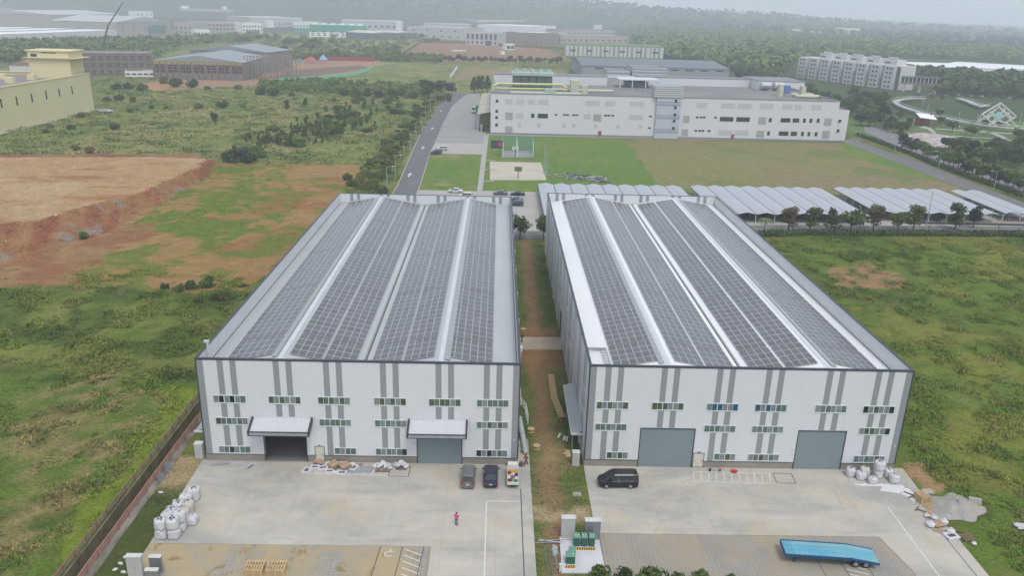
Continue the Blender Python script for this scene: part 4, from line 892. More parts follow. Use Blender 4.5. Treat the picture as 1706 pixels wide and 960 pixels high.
BL = [(-36.05, 73.75, 0, 1.15, 'bottom bag of the nearest stack on the left, at the yard corner'), (-36.05, 73.75, 1.17, 1.15, 'top bag of the nearest stack on the left, with dark grey filling showing'),
      (-34.72, 73.8, 0, 1.15, 'bottom bag of the nearest stack on the right, squarest of the row'), (-34.75, 73.8, 1.17, 1.15, 'top bag of the nearest stack on the right, open at its mouth'),
      (-35.95, 75.15, 0, 1.1, 'lower bag of the second stack from the front, left side'), (-35.9, 75.15, 1.12, 1.1, 'upper bag of the second stack from the front, left side, crumpled shut'),
      (-34.6, 75.2, 0, 1.1, 'lower bag of the second stack from the front, right side'), (-34.55, 75.2, 1.12, 1.15, 'upper bag of the second stack from the front, right side, bulging'),
      (-36.0, 76.6, 0, 1.9, 'tall bag third from the front on the grass side of the row'), (-34.75, 76.7, 0, 1.75, 'tall dusty beige bag third from the front on the yard side'),
      (-33.75, 76.3, 0, 1.0, 'small folded bag sticking out of the row onto the yard'), (-35.9, 78.1, 0, 1.7, 'bag fourth from the front, its open mouth half filled'),
      (-34.85, 78.3, 0, 1.45, 'low slumped bag fourth from the front on the yard side'), (-35.6, 79.6, 0, 1.6, 'pure white bag second from the far end of the row'), (-35.15, 80.9, 0, 1.7, 'bag at the far end of the row, nearest the warehouse')]
for i, (x, y, z, h, lb) in enumerate(BL):
    bulk_bag('bulk_bag', lb, x, y, z+.03, 1.27 if i < 8 else 1.3, h, i, .5 if i not in (5, 7, 13) else .25, i in (1, 3, 8, 11, 14), bagdirty if i in (9, 12) else None, gl_, .05*((i*7) % 3-1))
BR = [(46.1, 88.1, 0, 1.15, 1.05, 'single upright bag next to the right-hand shutter'), (47.2, 87.4, 0, .95, 1.2, 'slumped half-closed bag left of the stacked pair'), (48.0, 88.2, 0, 1.15, 1.1, 'bag close to the wall left of the stacked pair'),
      (48.3, 86.5, 0, .75, 1.05, 'smallest bag, tied shut, in front of the group by the right corner'), (49.6, 87.9, 0, 1.1, 1.15, 'lower bag of the stacked pair under the corner windows'), (49.6, 87.9, 1.12, 1.2, 1.2, 'upper open bag of the stacked pair under the corner windows'),
      (51.0, 88.1, 0, 1.1, 1.1, 'open bag right of the stacked pair, touching the wall corner'), (51.2, 86.8, 0, 1.0, 1.15, 'bag at the right end of the group, nearest the spilled white powder')]
for i, (x, y, z, h, w_, lb) in enumerate(BR): bulk_bag('bulk_bag', lb, x, y, z+.03, w_, h, 40+i, .5 if i not in (1, 3) else .2, i in (0, 5, 6), None, 'bulk bags at the right warehouse corner')
# spilled powder and puddle-like sheets
b = MB()
def blob(b, cx, cy, rx, ry, z, seed, n=22, hh=.04, m=0):
    r = random.Random(seed); p = [r.uniform(0, 6) for _ in range(4)]; ring = []
    for i in range(n):
        a = 2*PI*i/n; k = 1+.22*math.sin(2*a+p[0])+.16*math.sin(5*a+p[1])+.1*math.sin(9*a+p[2]); ring.append((cx+math.cos(a)*rx*k, cy+math.sin(a)*ry*k))
    o = len(b.v); b.add([(x, y, z) for x, y in ring]+[(cx+(x-cx)*.8, cy+(y-cy)*.8, z+hh) for x, y in ring]+[(cx, cy, z+hh*1.3)], [(i, (i+1) % n, n+(i+1) % n, n+i) for i in range(n)]+[(n+i, n+(i+1) % n, 2*n) for i in range(n)], m)
blob(b, 50.6, 85.2, 1.5, 1.1, .022, 3); blob(b, 49.2, 86.0, 1.3, .35, .022, 4); blob(b, 47.2, 86.0, 1.1, .3, .022, 8); blob(b, 51.9, 84.0, .9, 1.3, .022, 5)
tag(b.build('spilled_powder', mat('white_powder', (.70, .70, .72), .9, .1, 2)), 'thin white powder spilled over the concrete in front of the bags', 'powder', kind='stuff')
# gravel heap beyond the yard edge
b = MB(); n = 30; rr = random.Random(4)
for rg in range(7):
    f_ = rg/6
    for i in range(n):
        a = 2*PI*i/n; k = 1+.18*math.sin(2*a+1)+.12*math.sin(5*a+2); b.v.append((56.3+math.cos(a)*2.9*(1-f_*.97)*k, 81.4+math.sin(a)*3.2*(1-f_*.97)*k, .02+.95*(f_**.8)+rr.uniform(-.06, .06)*(rg > 0)))
b.f = [(k*n+i, k*n+(i+1) % n, (k+1)*n+(i+1) % n, (k+1)*n+i) for k in range(6) for i in range(n)]; b.m = [0]*len(b.f)
gv = mat('gravel_grey', (.38, .36, .34), .95, .12, 1.2, var2=.25, scale2=10, bump=.1); add_stain(gv, (.42, .34, .22), .5, .65, .6, 1, 1, .8)
tag(b.build('gravel_heap', gv), 'low flat heap of grey sand and gravel just outside the right yard', 'gravel heap', kind='stuff')
# pallets
def pallet_mb(L=1.2, D=1.0, z=0):
    b = MB()
    for k in range(7): b.box(-L/2+k*(L-.09)/6, -L/2+k*(L-.09)/6+.09, -D/2, D/2, z+.115, z+.14)
    for s in (-.5, 0, .5): b.box(-L/2, L/2, s*(D-.1)-.05, s*(D-.1)+.05, z+.022, z+.114)
    for s in (-.5, 0, .5): b.box(-L/2+.0+(s+.5)*(L-.1), -L/2+.1+(s+.5)*(L-.1), -D/2, D/2, z, z+.021)
    return b
pp = pallet_mb().build('wooden_pallet', wood, None, loc=(0,0,0)); pallet_mesh = pp.data; drop(pp)
def pallet(label, x, y, z, rz, sc=1.0, group=None, m=None):
    o = bpy.data.objects.new('wooden_pallet', pallet_mesh if m is None else pallet_mesh.copy()); COL.objects.link(o); o.location = (x, y, z); o.rotation_euler = (0, 0, rz); o.scale = (sc, sc, 1)
    if m: o.data.materials.clear(); o.data.materials.append(m)
    return tag(o, label, 'pallet', group)
for cx, nm in ((-24.4, 'left'), (-22.15, 'right')):
    for k in range(5): pallet('%s pallet of the %s stack on the muddy paving' % ('topmost' if k == 4 else ORD[4-k]+' from the top', nm), cx, 68.4, .015+k*.142, 0, 1.55, 'pallet stacks on the left paving')
for k in range(7): pallet('%s pallet of the pale stack at the right yard edge' % ('topmost' if k == 6 else ORD[6-k]+' from the top'), 52.75+.02*((k*5) % 3-1), 82.7, .02+k*.142, .2+PI/2, 1.25 , 'pale pallet stack at the right yard edge')
pallet('lone pale pallet lying in front of the pale pallet stack', 53.05, 81.5, .02, .15, 1.0)
# row of pallets set on edge down the alley
for k in range(15):
    f_ = k/14; x = 9.0+(.2 if k < 9 else .2+.12*(k-8)); y = 116.0-k*.95
    pallet('%s pallet from the far end in the zigzag row of pale pallets in the alley' % ORD[k], x, y, .02, 0.08*math.sin(k*1.3), .82, 'row of pallets in the alley')
# electrical cabinets
cabm = mat('cabinet_beige', (.50, .51, .48), .5, .05, .5); cabs = mat('cabinet_steel', (.33, .34, .36), .32, .12, .8, metal=.5); grn = mat('cabinet_green', (.035, .135, .095), .5, .08, 1); grnl = mat('cabinet_green_lid', (.13, .30, .22), .5, .06, 1); hazy = mat('hazard_yellow', (.75, .45, .05), .6, .06)
def text(parent, s, size, loc, rot, m, name='lettering'):
    cu = bpy.data.curves.new(name, 'FONT'); cu.body = s; cu.size = size; cu.extrude = .004; cu.align_x = 'CENTER'; cu.align_y = 'CENTER'; cu.offset = size*.03
    o = bpy.data.objects.new(name, cu); COL.objects.link(o)
    dg = bpy.context.evaluated_depsgraph_get(); me = bpy.data.meshes.new_from_object(o.evaluated_get(dg)); bpy.data.objects.remove(o)
    o = bpy.data.objects.new(name, me); COL.objects.link(o); o.location = Vector(loc)-(org(parent) if parent else Vector((0,0,0))); o.rotation_euler = rot; o.parent = parent; me.materials.clear(); me.materials.append(m); return o
def cabinet(label, x0, x1, y0, y1, h, m, z=0.0, name='utility_cabinet', base=True):
    t = thing(name, label, 'cabinet', ((x0+x1)/2, (y0+y1)/2, z)); b = MB(); b.box(x0, x1, y0, y1, z+(.12 if base else 0), z+h-.06); b.build('housing', m, t)
    b = MB(); b.hexa([(x0-.04,y0-.05,z+h-.06),(x1+.04,y0-.05,z+h-.06),(x1+.04,y1+.04,z+h-.06),(x0-.04,y1+.04,z+h-.06),(x0-.04,y0-.05,z+h-.01),(x1+.04,y0-.05,z+h-.01),(x1+.04,y1+.04,z+h+.05),(x0-.04,y1+.04,z+h+.05)]); b.build('lid', mat('cabinet_lid', (.62, .63, .60), .5), t)
    if base: b = MB(); b.box(x0-.08, x1+.08, y0-.08, y1+.08, z, z+.12); b.build('base', concrete, t)
    b = MB(); b.box((x0+x1)/2-.008, (x0+x1)/2+.008, y0-.012, y0, z+.25, z+h-.2); b.box((x0+x1)/2+.05, (x0+x1)/2+.09, y0-.05, y0-.0, z+h*.5, z+h*.5+.18); b.build('handle', steel, t); return t
cabinet('tall beige cabinet at the left end of the white utility slab', 7.85, 9.35, 74.5, 75.1, 2.6, cabm)
cabinet('wider brushed steel cabinet behind the three green cabinets', 10.45, 12.15, 74.2, 74.8, 2.5, cabs)
cabinet('tall beige cabinet at the lower left corner of the left yard', -36.75, -35.25, 66.9, 67.4, 2.75, cabm)
cabinet('grey steel cabinet right of the beige one, lower left corner', -34.95, -33.75, 67.9, 68.3, 1.95, cabs)
cabinet('low steel cabinet in front of the grey steel one, bottom left', -34.9, -33.6, 66.6, 67.0, 1.35, cabs)
cabinet('beige cabinet beside the left front corner of the grey-roofed warehouse', -38.2, -37.2, 89.7, 90.4, 2.2, cabm)
cabinet('beige cabinet beside the left front corner of the white-roofed warehouse', 10.35, 11.25, 89.3, 90.0, 2.0, cabm)
def green(label, x0, x1, y0, y1, h, txt):
    t = thing('transformer_box', label, 'transformer box', ((x0+x1)/2, (y0+y1)/2, .10)); b = MB(); b.box(x0, x1, y0, y1, .10, .10+h-.22); b.build('housing', grn, t)
    b = MB(); z1 = .10+h; b.hexa([(x0-.02,y0-.03,z1-.22),(x1+.02,y0-.03,z1-.22),(x1+.02,y1+.02,z1-.22),(x0-.02,y1+.02,z1-.22),(x0,y0+.18,z1),(x1,y0+.18,z1),(x1,y1,z1+.02),(x0,y1,z1+.02)]); lid = b.build('lid', grnl, t)
    if txt: text(lid, txt, .52, ((x0+x1)/2 if txt == 'A1' else x1-.2, y0+.12, z1-.085), (R_(46), 0, 0), winf)
    b = MB(); b.box((x0+x1)/2+.05, (x0+x1)/2+.08, y0-.03, y0, .5, .62); b.build('handle', steel, t)
green('left one of the three green boxes marked A1', 9.12, 9.78, 72.9, 73.6, 1.35, 'A1')
green('middle one of the three green boxes marked A1', 9.95, 10.6, 72.9, 73.6, 1.35, 'A1')
green('right one of the three green boxes marked A1', 10.78, 11.42, 72.9, 73.6, 1.35, 'A1')
green('pale green box behind the dark green one marked 1', 8.45, 9.15, 71.1, 71.7, .95, None)
green('single dark green box marked 1 at the slab corner', 8.05, 9.0, 69.95, 70.6, 1.15, '1')
def hazard(label, x0, x1, y0, y1, z=.102):
    t = thing('hazard_stripe', label, 'hazard marking', ((x0+x1)/2, y0, z)); b = MB(); b.box(x0, x1, y0, y1, z, z+.02); b.build('backing', hazy, t); b = MB(); k = x0+.03
    while k < x1-.25: b.hexa([(k,y0+.003,z+.02),(k+.13,y0+.003,z+.02),(k+.26,y1-.003,z+.02),(k+.13,y1-.003,z+.02),(k,y0+.003,z+.024),(k+.13,y0+.003,z+.024),(k+.26,y1-.003,z+.024),(k+.13,y1-.003,z+.024)]); k += .26
    b.build('black_stripes', blackm, t)
hazard('long yellow and black striped kerb before the three A1 boxes', 9.1, 11.5, 72.3, 72.75); hazard('short yellow and black striped kerb before the box marked 1', 7.9, 9.1, 69.3, 69.75)
def simple(name, label, cat, fn, m, **k): b = MB(); fn(b); return tag(b.build(name, m, **k), label, cat)
simple('manhole_cover', 'pale square cover set in the utility slab by the beige cabinet', 'cover', lambda b: (b.box(7.95, 8.75, 73.2, 73.9, .10, .13), b.box(8.05, 8.65, 73.3, 73.8, .13, .145)), mat('pale_cover', (.6, .6, .62), .7))
simple('inspection_cover', 'small square grey cover on the dirt right of the alley mouth', 'cover', lambda b: (b.box(9.9, 10.9, 82.6, 83.4, -.02, .06), b.box(10.0, 10.8, 82.7, 83.3, .06, .075)), lotm)
simple('white_bollard', 'short white pipe stub at the front corner of the utility slab', 'bollard', lambda b: (b.tube((7.35, 68.9, 0), (7.35, 68.9, .9), .11, n=12), b.tube((7.35, 68.9, .9), (7.35, 68.9, .96), .14, n=12)), winf)
for k, (a, b_, r, mm, lb) in enumerate((((5.2, 73.8, .1), (9.6, 74.2, .15), .05, steel, 'longest grey pipe lying behind the beige cabinet'), ((4.9, 73.5, .06), (8.0, 73.7, .1), .06, mat('pvc_grey', (.3, .31, .36), .5), 'short thick grey pipe pointing at the left yard'), ((5.4, 74.1, .06), (7.9, 73.4, .2), .04, winf, 'thin white rod crossing the grey pipes'),
        ((5.9, 73.0, .08), (6.3, 64, .08), .05, mat('pipe_green', (.10, .25, .17), .5), 'left green pipe lying in the grass strip'), ((6.25, 73.0, .08), (6.8, 64, .08), .045, mat('pipe_green', (.1,.25,.17)), 'right green pipe lying in the grass strip'), ((7.0, 71.5, .08), (7.1, 69.2, .08), .05, steel, 'short grey pipe near the slab edge'))):
    simple('loose_pipe', lb, 'pipe', lambda q: q.tube(a, b_, r, n=8), mm)
simple('plastic_sheet', 'crumpled grey plastic sheet in the grass strip', 'plastic sheet', lambda b: blob(b, 7.0, 72.3, .45, .8, .03, 6, hh=.18), mat('plastic_grey', (.35, .39, .42), .4, .2, 3))
# debris in front of the left warehouse
rr = random.Random(12); cb = mat('cardboard', (.42, .29, .18), .85, .15, 3); stf = mat('foam_white', (.70, .69, .74), .8, .06, 3); dkc = mat('debris_dark', (.12, .11, .11), .8, .2, 3); brn = mat('debris_brown', (.20, .10, .07), .8, .2, 3)
cnt = 0
def debris(label, kind, x, y, z, s, rz, ry=0.0):
    b = MB()
    if kind == 'foam frame':
        for (a0, a1, c0, c1) in ((-.5,.5,-.38,-.22),(-.5,.5,.22,.38),(-.5,-.34,-.22,.22),(.34,.5,-.22,.22)): b.box(a0*s, a1*s, c0*s, c1*s, 0, .16*s, 0)
        b.box(-.34*s, .34*s, -.22*s, .22*s, .01, .05*s, 1); ms = [stf, dkc]
    elif kind == 'cardboard box':
        b.box(-.5*s, .5*s, -.35*s, .35*s, 0, .40*s, 0)
        for sg in (-1, 1): b.hexa([(-.5*s,sg*.35*s-.01,.40*s),(.5*s,sg*.35*s-.01,.40*s),(.5*s,sg*.35*s+.01,.40*s),(-.5*s,sg*.35*s+.01,.40*s),(-.5*s,sg*.55*s-.01,.5*s),(.5*s,sg*.55*s-.01,.5*s),(.5*s,sg*.55*s+.01,.5*s),(-.5*s,sg*.55*s+.01,.5*s)], 0)
        b.box(-.5*s, .5*s, -.03*s, .03*s, .4*s, .405*s+.004, 1); ms = [cb, stf]
    elif kind == 'foam block': b.lathe([(.35*s,0),(.42*s,.1*s),(.36*s,.26*s),(.18*s,.34*s)], (0,0,0), 7, 0); ms = [stf]
    elif kind == 'plastic bag': b.lathe([(.2*s,0),(.42*s,.12*s),(.38*s,.3*s),(.12*s,.44*s),(.16*s,.5*s)], (0,0,0), 9, 0); ms = [bagm]
    elif kind == 'board': b.box(-.6*s, .6*s, -.3*s, .3*s, 0, .05, 0); ms = [cb]
    elif kind == 'timber': 
        b.box(-.7*s, .7*s, -.06, .06, 0, .08, 0); ms = [brn]
    o = b.build({'foam frame':'foam_packaging'}.get(kind, kind.replace(' ', '_')), ms, None, loc=(0,0,0)); o.location = (x, y, z); o.rotation_euler = (0, ry, rz); tag(o, label, kind, None); return o
PILE = [('foam frame', -23.4, 87.3, .03, 1.2, 1.3, 'foam frame lying apart at the left end of the packaging pile'), ('board', -22.1, 88.9, .35, 1.3, 0, 'cardboard sheet leaning against the cream door'), ('foam frame', -22.5, 88.1, .03, 1.1, .1, 'foam frame below the cream door, left one'),
 ('foam frame', -21.5, 87.9, .05, 1.2, .3, 'foam frame below the cream door, right one'), ('foam frame', -20.8, 88.5, .2, 1.0, .5, 'tilted foam frame behind the first cardboard box'), ('cardboard box', -20.0, 88.2, .05, 1.3, .9, 'left cardboard box in the packaging pile, turned edge-on'),
 ('foam frame', -20.5, 87.2, .03, 1.1, .15, 'foam frame in front of the left cardboard box'), ('cardboard box', -18.6, 87.9, .05, 1.3, .75, 'right cardboard box in the packaging pile with white tape'), ('foam frame', -18.9, 86.9, .03, 1.2, -.1, 'foam frame in front of the right cardboard box'),
 ('foam block', -19.3, 88.9, .1, .9, .2, 'foam lump between the two cardboard boxes'), ('foam frame', -17.6, 88.0, .05, 1.2, 1.1, 'foam frame at the right end of the packaging pile'), ('foam block', -17.9, 88.8, .05, .9, .6, 'foam lump near the wall at the right end of the pile'),
 ('timber', -18.4, 88.9, .1, .9, .4, 'brown timber piece poking out of the packaging pile'), ('board', -16.9, 88.9, .1, .7, 1.2, 'small orange brown board right of the packaging pile'), ('foam block', -21.0, 88.9, .1, .9, .8, 'foam lump against the plinth behind the left frames'),
 ('foam block', -19.7, 86.9, .03, .7, .8, 'small foam lump at the front edge of the pile'), ('board', -20.2, 88.7, .45, .9, .5, 'cardboard flap on top of the left cardboard box')]
for kd, x, y, z, s, rz, lb in PILE: debris(lb, kd, x, y, z, s, rz, 0 if kd != 'board' else .25)
simple('grey_sheet_stack', 'flat stack of grey roofing sheets right of the packaging pile', 'sheet stack', lambda b: (b.box(-19.4, -15.5, 87.1, 87.9, .03, .12), b.box(-19.2, -15.2, 87.3, 88.0, .12, .16), b.box(-17.0, -15.4, 88.1, 88.5, .03, .1)), mat('sheet_grey', (.33, .35, .38), .5, .08))
simple('grey_sheet_stack', 'long grey profiled sheets on the ground left of the open door', 'sheet stack', lambda b: (b.box(-33.4, -29.5, 88.4, 88.9, .03, .12), b.box(-33.0, -29.7, 88.45, 88.85, .12, .16)), mat('sheet_pale', (.48, .50, .52), .5, .08))
simple('steel_offcuts', 'tangle of thin steel strips by the left warehouse plinth', 'steel strips', lambda b: [b.tube((-36.2+k*.25, 88.2+.2*math.sin(k*3), .05+.03*k), (-34.6+k*.2, 88.7+.2*math.cos(k*2), .08+.02*k), .025, n=5) for k in range(8)], steel)
simple('black_bar', 'short black bar leaning off the long grey sheets', 'bar', lambda b: b.tube((-30.9, 87.6, .05), (-30.4, 88.4, .12), .05, n=6), blackm)
for (x, y, w_, lb) in ((-13.9, 88.2, 1.5, 'large mound of white plastic bags on a timber below the windows'), (-11.6, 88.5, 1.1, 'smaller heap of white plastic bags beside the drain frame')):
    t = thing('bag_heap', lb, 'bag heap', (x, y, 0)); b = MB(); [b.lathe([(.26,0),(.36,.12),(.33,.3),(.16,.42)], (x+(k-3.5)*.17*w_+.1*math.sin(k*5), y+.26*w_*math.sin(k*2.3), .12+(.3 if k in (2, 3, 4, 5) else 0)), 9) for k in range(8)]; b.lathe([(.3,0),(.34,.1),(.2,.3)], (x, y, .62 if w_ > 1.2 else .4), 9)
    b.v = [(vx+.12*math.sin(vy*9+vz*6), vy+.12*math.sin(vx*8), vz+.08*math.sin(vx*11+vy*7)) for vx, vy, vz in b.v]; b.build('bags', bagm, t)
    b = MB(); b.box(x-w_*.6, x+w_*.65, y-w_*.62, y-w_*.48, .03, .14); b.build('timber', brn, t)
# rubbish at the right yard edge
P2 = [('timber', 51.3, 80.9, .05, .9, .8, 'dark timber at the far end of the rubbish line'), ('timber', 51.6, 80.5, .1, .8, -.6, 'crossed dark timber at the far end of the rubbish line'), ('board', 52.4, 80.3, .05, 1.1, .5, 'brown board right of the crossed timbers'), ('plastic bag', 51.7, 79.4, .03, .8, 0, 'grey white bag just below the crossed timbers'),
 ('plastic bag', 52.4, 79.0, .03, .9, .5, 'torn white bag in the upper part of the rubbish line'), ('plastic bag', 51.2, 77.6, .03, 1.3, .2, 'fat white bag at the left of the rubbish line'), ('board', 52.1, 77.9, .2, 1.5, .1, 'stained yellow board over the middle of the rubbish line'), ('board', 52.2, 77.5, .3, 1.2, .3, 'second stained board in the middle of the rubbish line'),
 ('plastic bag', 53.1, 78.2, .03, 1.2, .9, 'white bag right of the stained boards'), ('timber', 53.4, 77.3, .1, 1.3, 2.2, 'long dark timber slanting past the stained boards'), ('timber', 53.9, 76.6, .06, 1.1, -.3, 'brown timber pointing at the field'), ('foam frame', 52.6, 75.6, .05, 1.5, .2, 'white frame near the lower end of the rubbish line'),
 ('plastic bag', 52.9, 76.3, .1, 1.2, .4, 'white bag on top of the white frame'), ('board', 51.9, 76.6, .05, 1.3, -.5, 'grey brown board left of the white frame'), ('plastic bag', 54.5, 74.3, .03, .7, 0, 'small white bag below the old pallet on the grass edge'), ('timber', 51.6, 78.5, .3, .8, 1.5, 'dark stick lying over the grey white bag'),
 ('timber', 51.9, 84.0, .1, 1.0, 2.4, 'dark timber leaning at the pale pallet stack'), ('timber', 52.0, 83.4, .1, 1.0, .4, 'dark timber under the edge of the pale pallet stack')]
for kd, x, y, z, s, rz, lb in P2: debris(lb, kd, x, y, z, s, rz, 0)
pallet('weathered old pallet on the grass edge below the rubbish line', 54.3, 75.4, .05, .2, 1.15, None, wood2)
simple('concrete_block', 'pale concrete block on the far rim of the gravel heap', 'concrete block', lambda b: b.hexa([(58.3,82.3,.2),(59.7,81.7,.2),(60.0,82.3,.2),(58.6,82.9,.2),(58.35,82.4,.7),(59.6,81.85,.7),(59.85,82.3,.7),(58.6,82.8,.7)]), lotm)
simple('paving_slab', 'flat pale slab on the ground beside the pale pallet stack', 'slab', lambda b: b.box(54.0, 55.2, 84.2, 85.2, .0, .1), lotm)
simple('torn_tarpaulin', 'torn white tarpaulin in the weeds at the right edge of the picture', 'tarpaulin', lambda b: blob(b, 62.3, 77.3, 1.1, .8, .25, 9, hh=.15), mat('tarp_pale', (.55, .57, .58), .7, .15, 2))
# door step bits of the right warehouse
for x, cc, lb in ((28.1, (.03,.03,.04), 'small black boot pair by the cream door of the right warehouse'), (29.4, (.45,.1,.1), 'small dark red pot left of the red basin'), (28.8, (.6,.6,.6), 'small white bucket near the cream door of the right warehouse')):
    simple('small_bucket', lb, 'bucket', lambda b: b.lathe([(.12,0),(.17,.3),(.18,.32),(.15,.3),(.12,.1)], (x, 88.6, .03), 10), mat('bk%.2f' % x, cc, .5))
simple('red_basin', 'round bright red basin on the apron before the right warehouse', 'basin', lambda b: b.lathe([(.25,0),(.38,.16),(.42,.18),(.36,.16),(.22,.04)], (31.2, 88.5, .03), 16), mat('basin_red', (.65, .02, .04), .4))
for k, (x, y) in enumerate(((5.9, 93.5), (5.3, 98.0), (5.2, 134.5))):
    simple('cable_reel', ['wooden cable reel top beside the bins at the alley mouth', 'second cable reel disc farther up the alley', 'pale wooden board leaning at the left wall of the alley'][k], 'cable reel', lambda b: (b.lathe([(.5,0),(.5,.06)], (x, y, .05), 16), b.lathe([(.2,0),(.2,.4)], (x, y, .1), 10), b.lathe([(.5,0),(.5,.06)], (x, y, .5), 16)), wood)
for k, (x, y) in enumerate(((9.6, 101.2), (10.0, 100.2), (9.2, 99.3))):
    simple('tyre', 'brown ring %s of the three at the near end of the pallet row' % ['farthest', 'middle', 'nearest'][k], 'ring', lambda b: [b.tube((x+.35*math.cos(a*.63), y+.35*math.sin(a*.63), .15), (x+.35*math.cos((a+1)*.63), y+.35*math.sin((a+1)*.63), .15), .09, n=6) for a in range(10)], brn)
for k, (x, y, rz) in enumerate(((9.0, 96.3, 1.2), (9.7, 95.6, 1.3), (10.1, 95.4, 1.4))):
    o = MB(); o.lathe([(.14,0),(.16,.1),(.16,1.0),(.06,1.15)], (0,0,0), 10); o.xf(Matrix.Translation((x, y, .2)) @ Matrix.Rotation(rz, 4, 'Z') @ Matrix.Rotation(PI/2, 4, 'Y')); tag(o.build('white_canister', winf), 'white canister lying in the weeds, %s of three' % ['left', 'middle', 'right'][k], 'canister')
simple('plastic_roll', 'long grey plastic wrapped roll leaning on the right wall of the left warehouse', 'plastic roll', lambda b: (b.tube((3.8, 101, .5), (4.35, 92.2, .45), .35, n=12), b.tube((4.35, 92.2, .45), (4.4, 91.8, .42), .35, n=12, r2=.2)), mat('roll_plastic', (.50, .53, .56), .4, .15, 2))
simple('water_drum', 'grey green plastic drum at the right front corner of left warehouse', 'drum', lambda b: b.lathe([(.3,0),(.34,.1),(.34,.75),(.3,.85),(.12,.9)], (3.0, 88.9, .03), 14), mat('drum_teal', (.12, .20, .21), .5))
simple('brown_drum', 'small brown drum right of the grey green drum', 'drum', lambda b: b.lathe([(.2,0),(.24,.1),(.24,.5),(.2,.6)], (3.75, 89.2, .03), 12), brn)
simple('bent_pipe_stack', 'bundle of bent white pipes against the alley side of left warehouse', 'pipes', lambda b: [b.path([(4.0+k*.1, 108-k, .3), (4.9+k*.06, 105.5-k, .4), (4.6+k*.1, 102.5-k, .3)], .05) for k in range(4)], winf)
simple('hvac_box', 'white equipment box fixed high on the alley wall of the left warehouse', 'equipment box', lambda b: (b.box(3.45, 4.3, 112, 113.0, 6.0, 6.6), b.box(3.3, 3.45, 112.3, 112.7, 5.9, 6.1)), winf)
simple('timber_boards', 'cut timber boards on the dirt at the foot of the side canopy', 'boards', lambda b: (b.box(9.7, 10.4, 91.5, 93.2, .02, .12), b.box(9.4, 10.0, 92.0, 92.4, .12, .2)), wood)
# ---------------------------------------------------------------- ditch with railings
ditchm = mat('ditch_concrete', (.30, .27, .22), .9, .15, .5, var2=.12); add_stain(ditchm, (.10, .09, .06), .45, .62, .5, 1, .4, .8); mudm = mat('ditch_mud', (.24, .185, .11), .9, .2, .6)
b = MB(); b.box(-43.62, -43.40, 40, 118, -2.1, .05); tag(b.build('drainage_ditch_bank', mat('ditch_bank', (.20, .17, .10), .95, .3, .6)), kind='structure'); b = MB(); b.box(-41.25, -40.95, 40, 118, -2.1, .30); b.hexa([(-40.95,40,-.1),(-40.45,40,-.1),(-40.45,118,-.1),(-40.95,118,-.1),(-40.95,40,.30),(-40.5,40,.05),(-40.5,118,.05),(-40.95,118,.30)])
tag(b.build('drainage_ditch_walls', ditchm), kind='structure'); b = MB(); b.box(-43.5, -41.2, 40, 118, -2.2, -1.85); tag(b.build('ditch_bed', mudm), kind='structure')
red = mat('rail_red', (.40, .20, .17), .6, .15, 2); rbr = mat('rail_brown', (.26, .17, .13), .7, .15, 2)
def railing(label, x, y0, y1, z, m, h):
    t = thing('pipe_railing', label, 'railing', (x, y0, z)); y = y0
    while y <= y1+.01: q = MB(); q.box(x-.07, x+.07, y-.08, y+.08, z, z+h); q.build('post', m, t); y += 2.4
    for k in range(3):
        q = MB(); zz_ = z+h*(.35+.28*k); pts = []; y = y0
        while y <= y1: pts.append((x+.02*math.sin(y*.8), y, zz_+.02*math.sin(y*1.7+k))); y += 2.4
        q.path(pts, .07, n=6); q.build('rail', m, t)
railing('red pipe railing on the near wall of the drainage ditch', -41.1, 60.2, 101, .30, red, 1.1)
railing('brown pipe railing on the field side of the drainage ditch', -43.55, 60.2, 108, .15, rbr, 1.1)
simple('old_door_panel', 'weathered grey panel leaning on the ditch wall, nearer the yard', 'panel', lambda b: b.hexa([(-40.8,84.2,.05),(-40.4,84.2,.0),(-40.35,85.4,.0),(-40.75,85.4,.05),(-40.9,84.2,.8),(-40.8,84.2,.8),(-40.78,85.4,.8),(-40.88,85.4,.8)]), mat('panel_grey', (.22, .23, .24), .7, .2))
simple('old_door_panel', 'blue grey panel leaning on the ditch wall, nearer the side canopy', 'panel', lambda b: b.hexa([(-40.8,86.4,.05),(-40.3,86.4,.0),(-40.25,87.5,.0),(-40.75,87.5,.05),(-40.9,86.4,1.0),(-40.8,86.4,1.0),(-40.78,87.5,1.0),(-40.88,87.5,1.0)]), mat('panel_blue', (.22, .24, .27), .6, .2))
for k, (x, y) in enumerate(((-39.6, 82.1), (-38.5, 70.2), (-38.7, 68.3), (-37.7, 67.9), (-38.6, 69.2))):
    simple('litter', 'scrap of white litter on the grass strip, %s from the front' % ORD[[4, 3, 1, 0, 2][k]], 'litter', lambda b: blob(b, x, y, .28, .2, .05, 60+k, 10, .12), bagm)
b = MB()
for k in range(14):
    x, y = -38.2+rr.uniform(0, 1.3), 92+rr.uniform(0, 3); b.box(x-.3, x+.3, y-.25, y+.25, .1+k*.05, .2+k*.05+.08)
tag(b.build('salvage_pile', mat('salvage_red', (.35, .15, .12), .8, .4, 2)), 'reddish pile of salvage stored under the left side canopy', 'salvage pile')
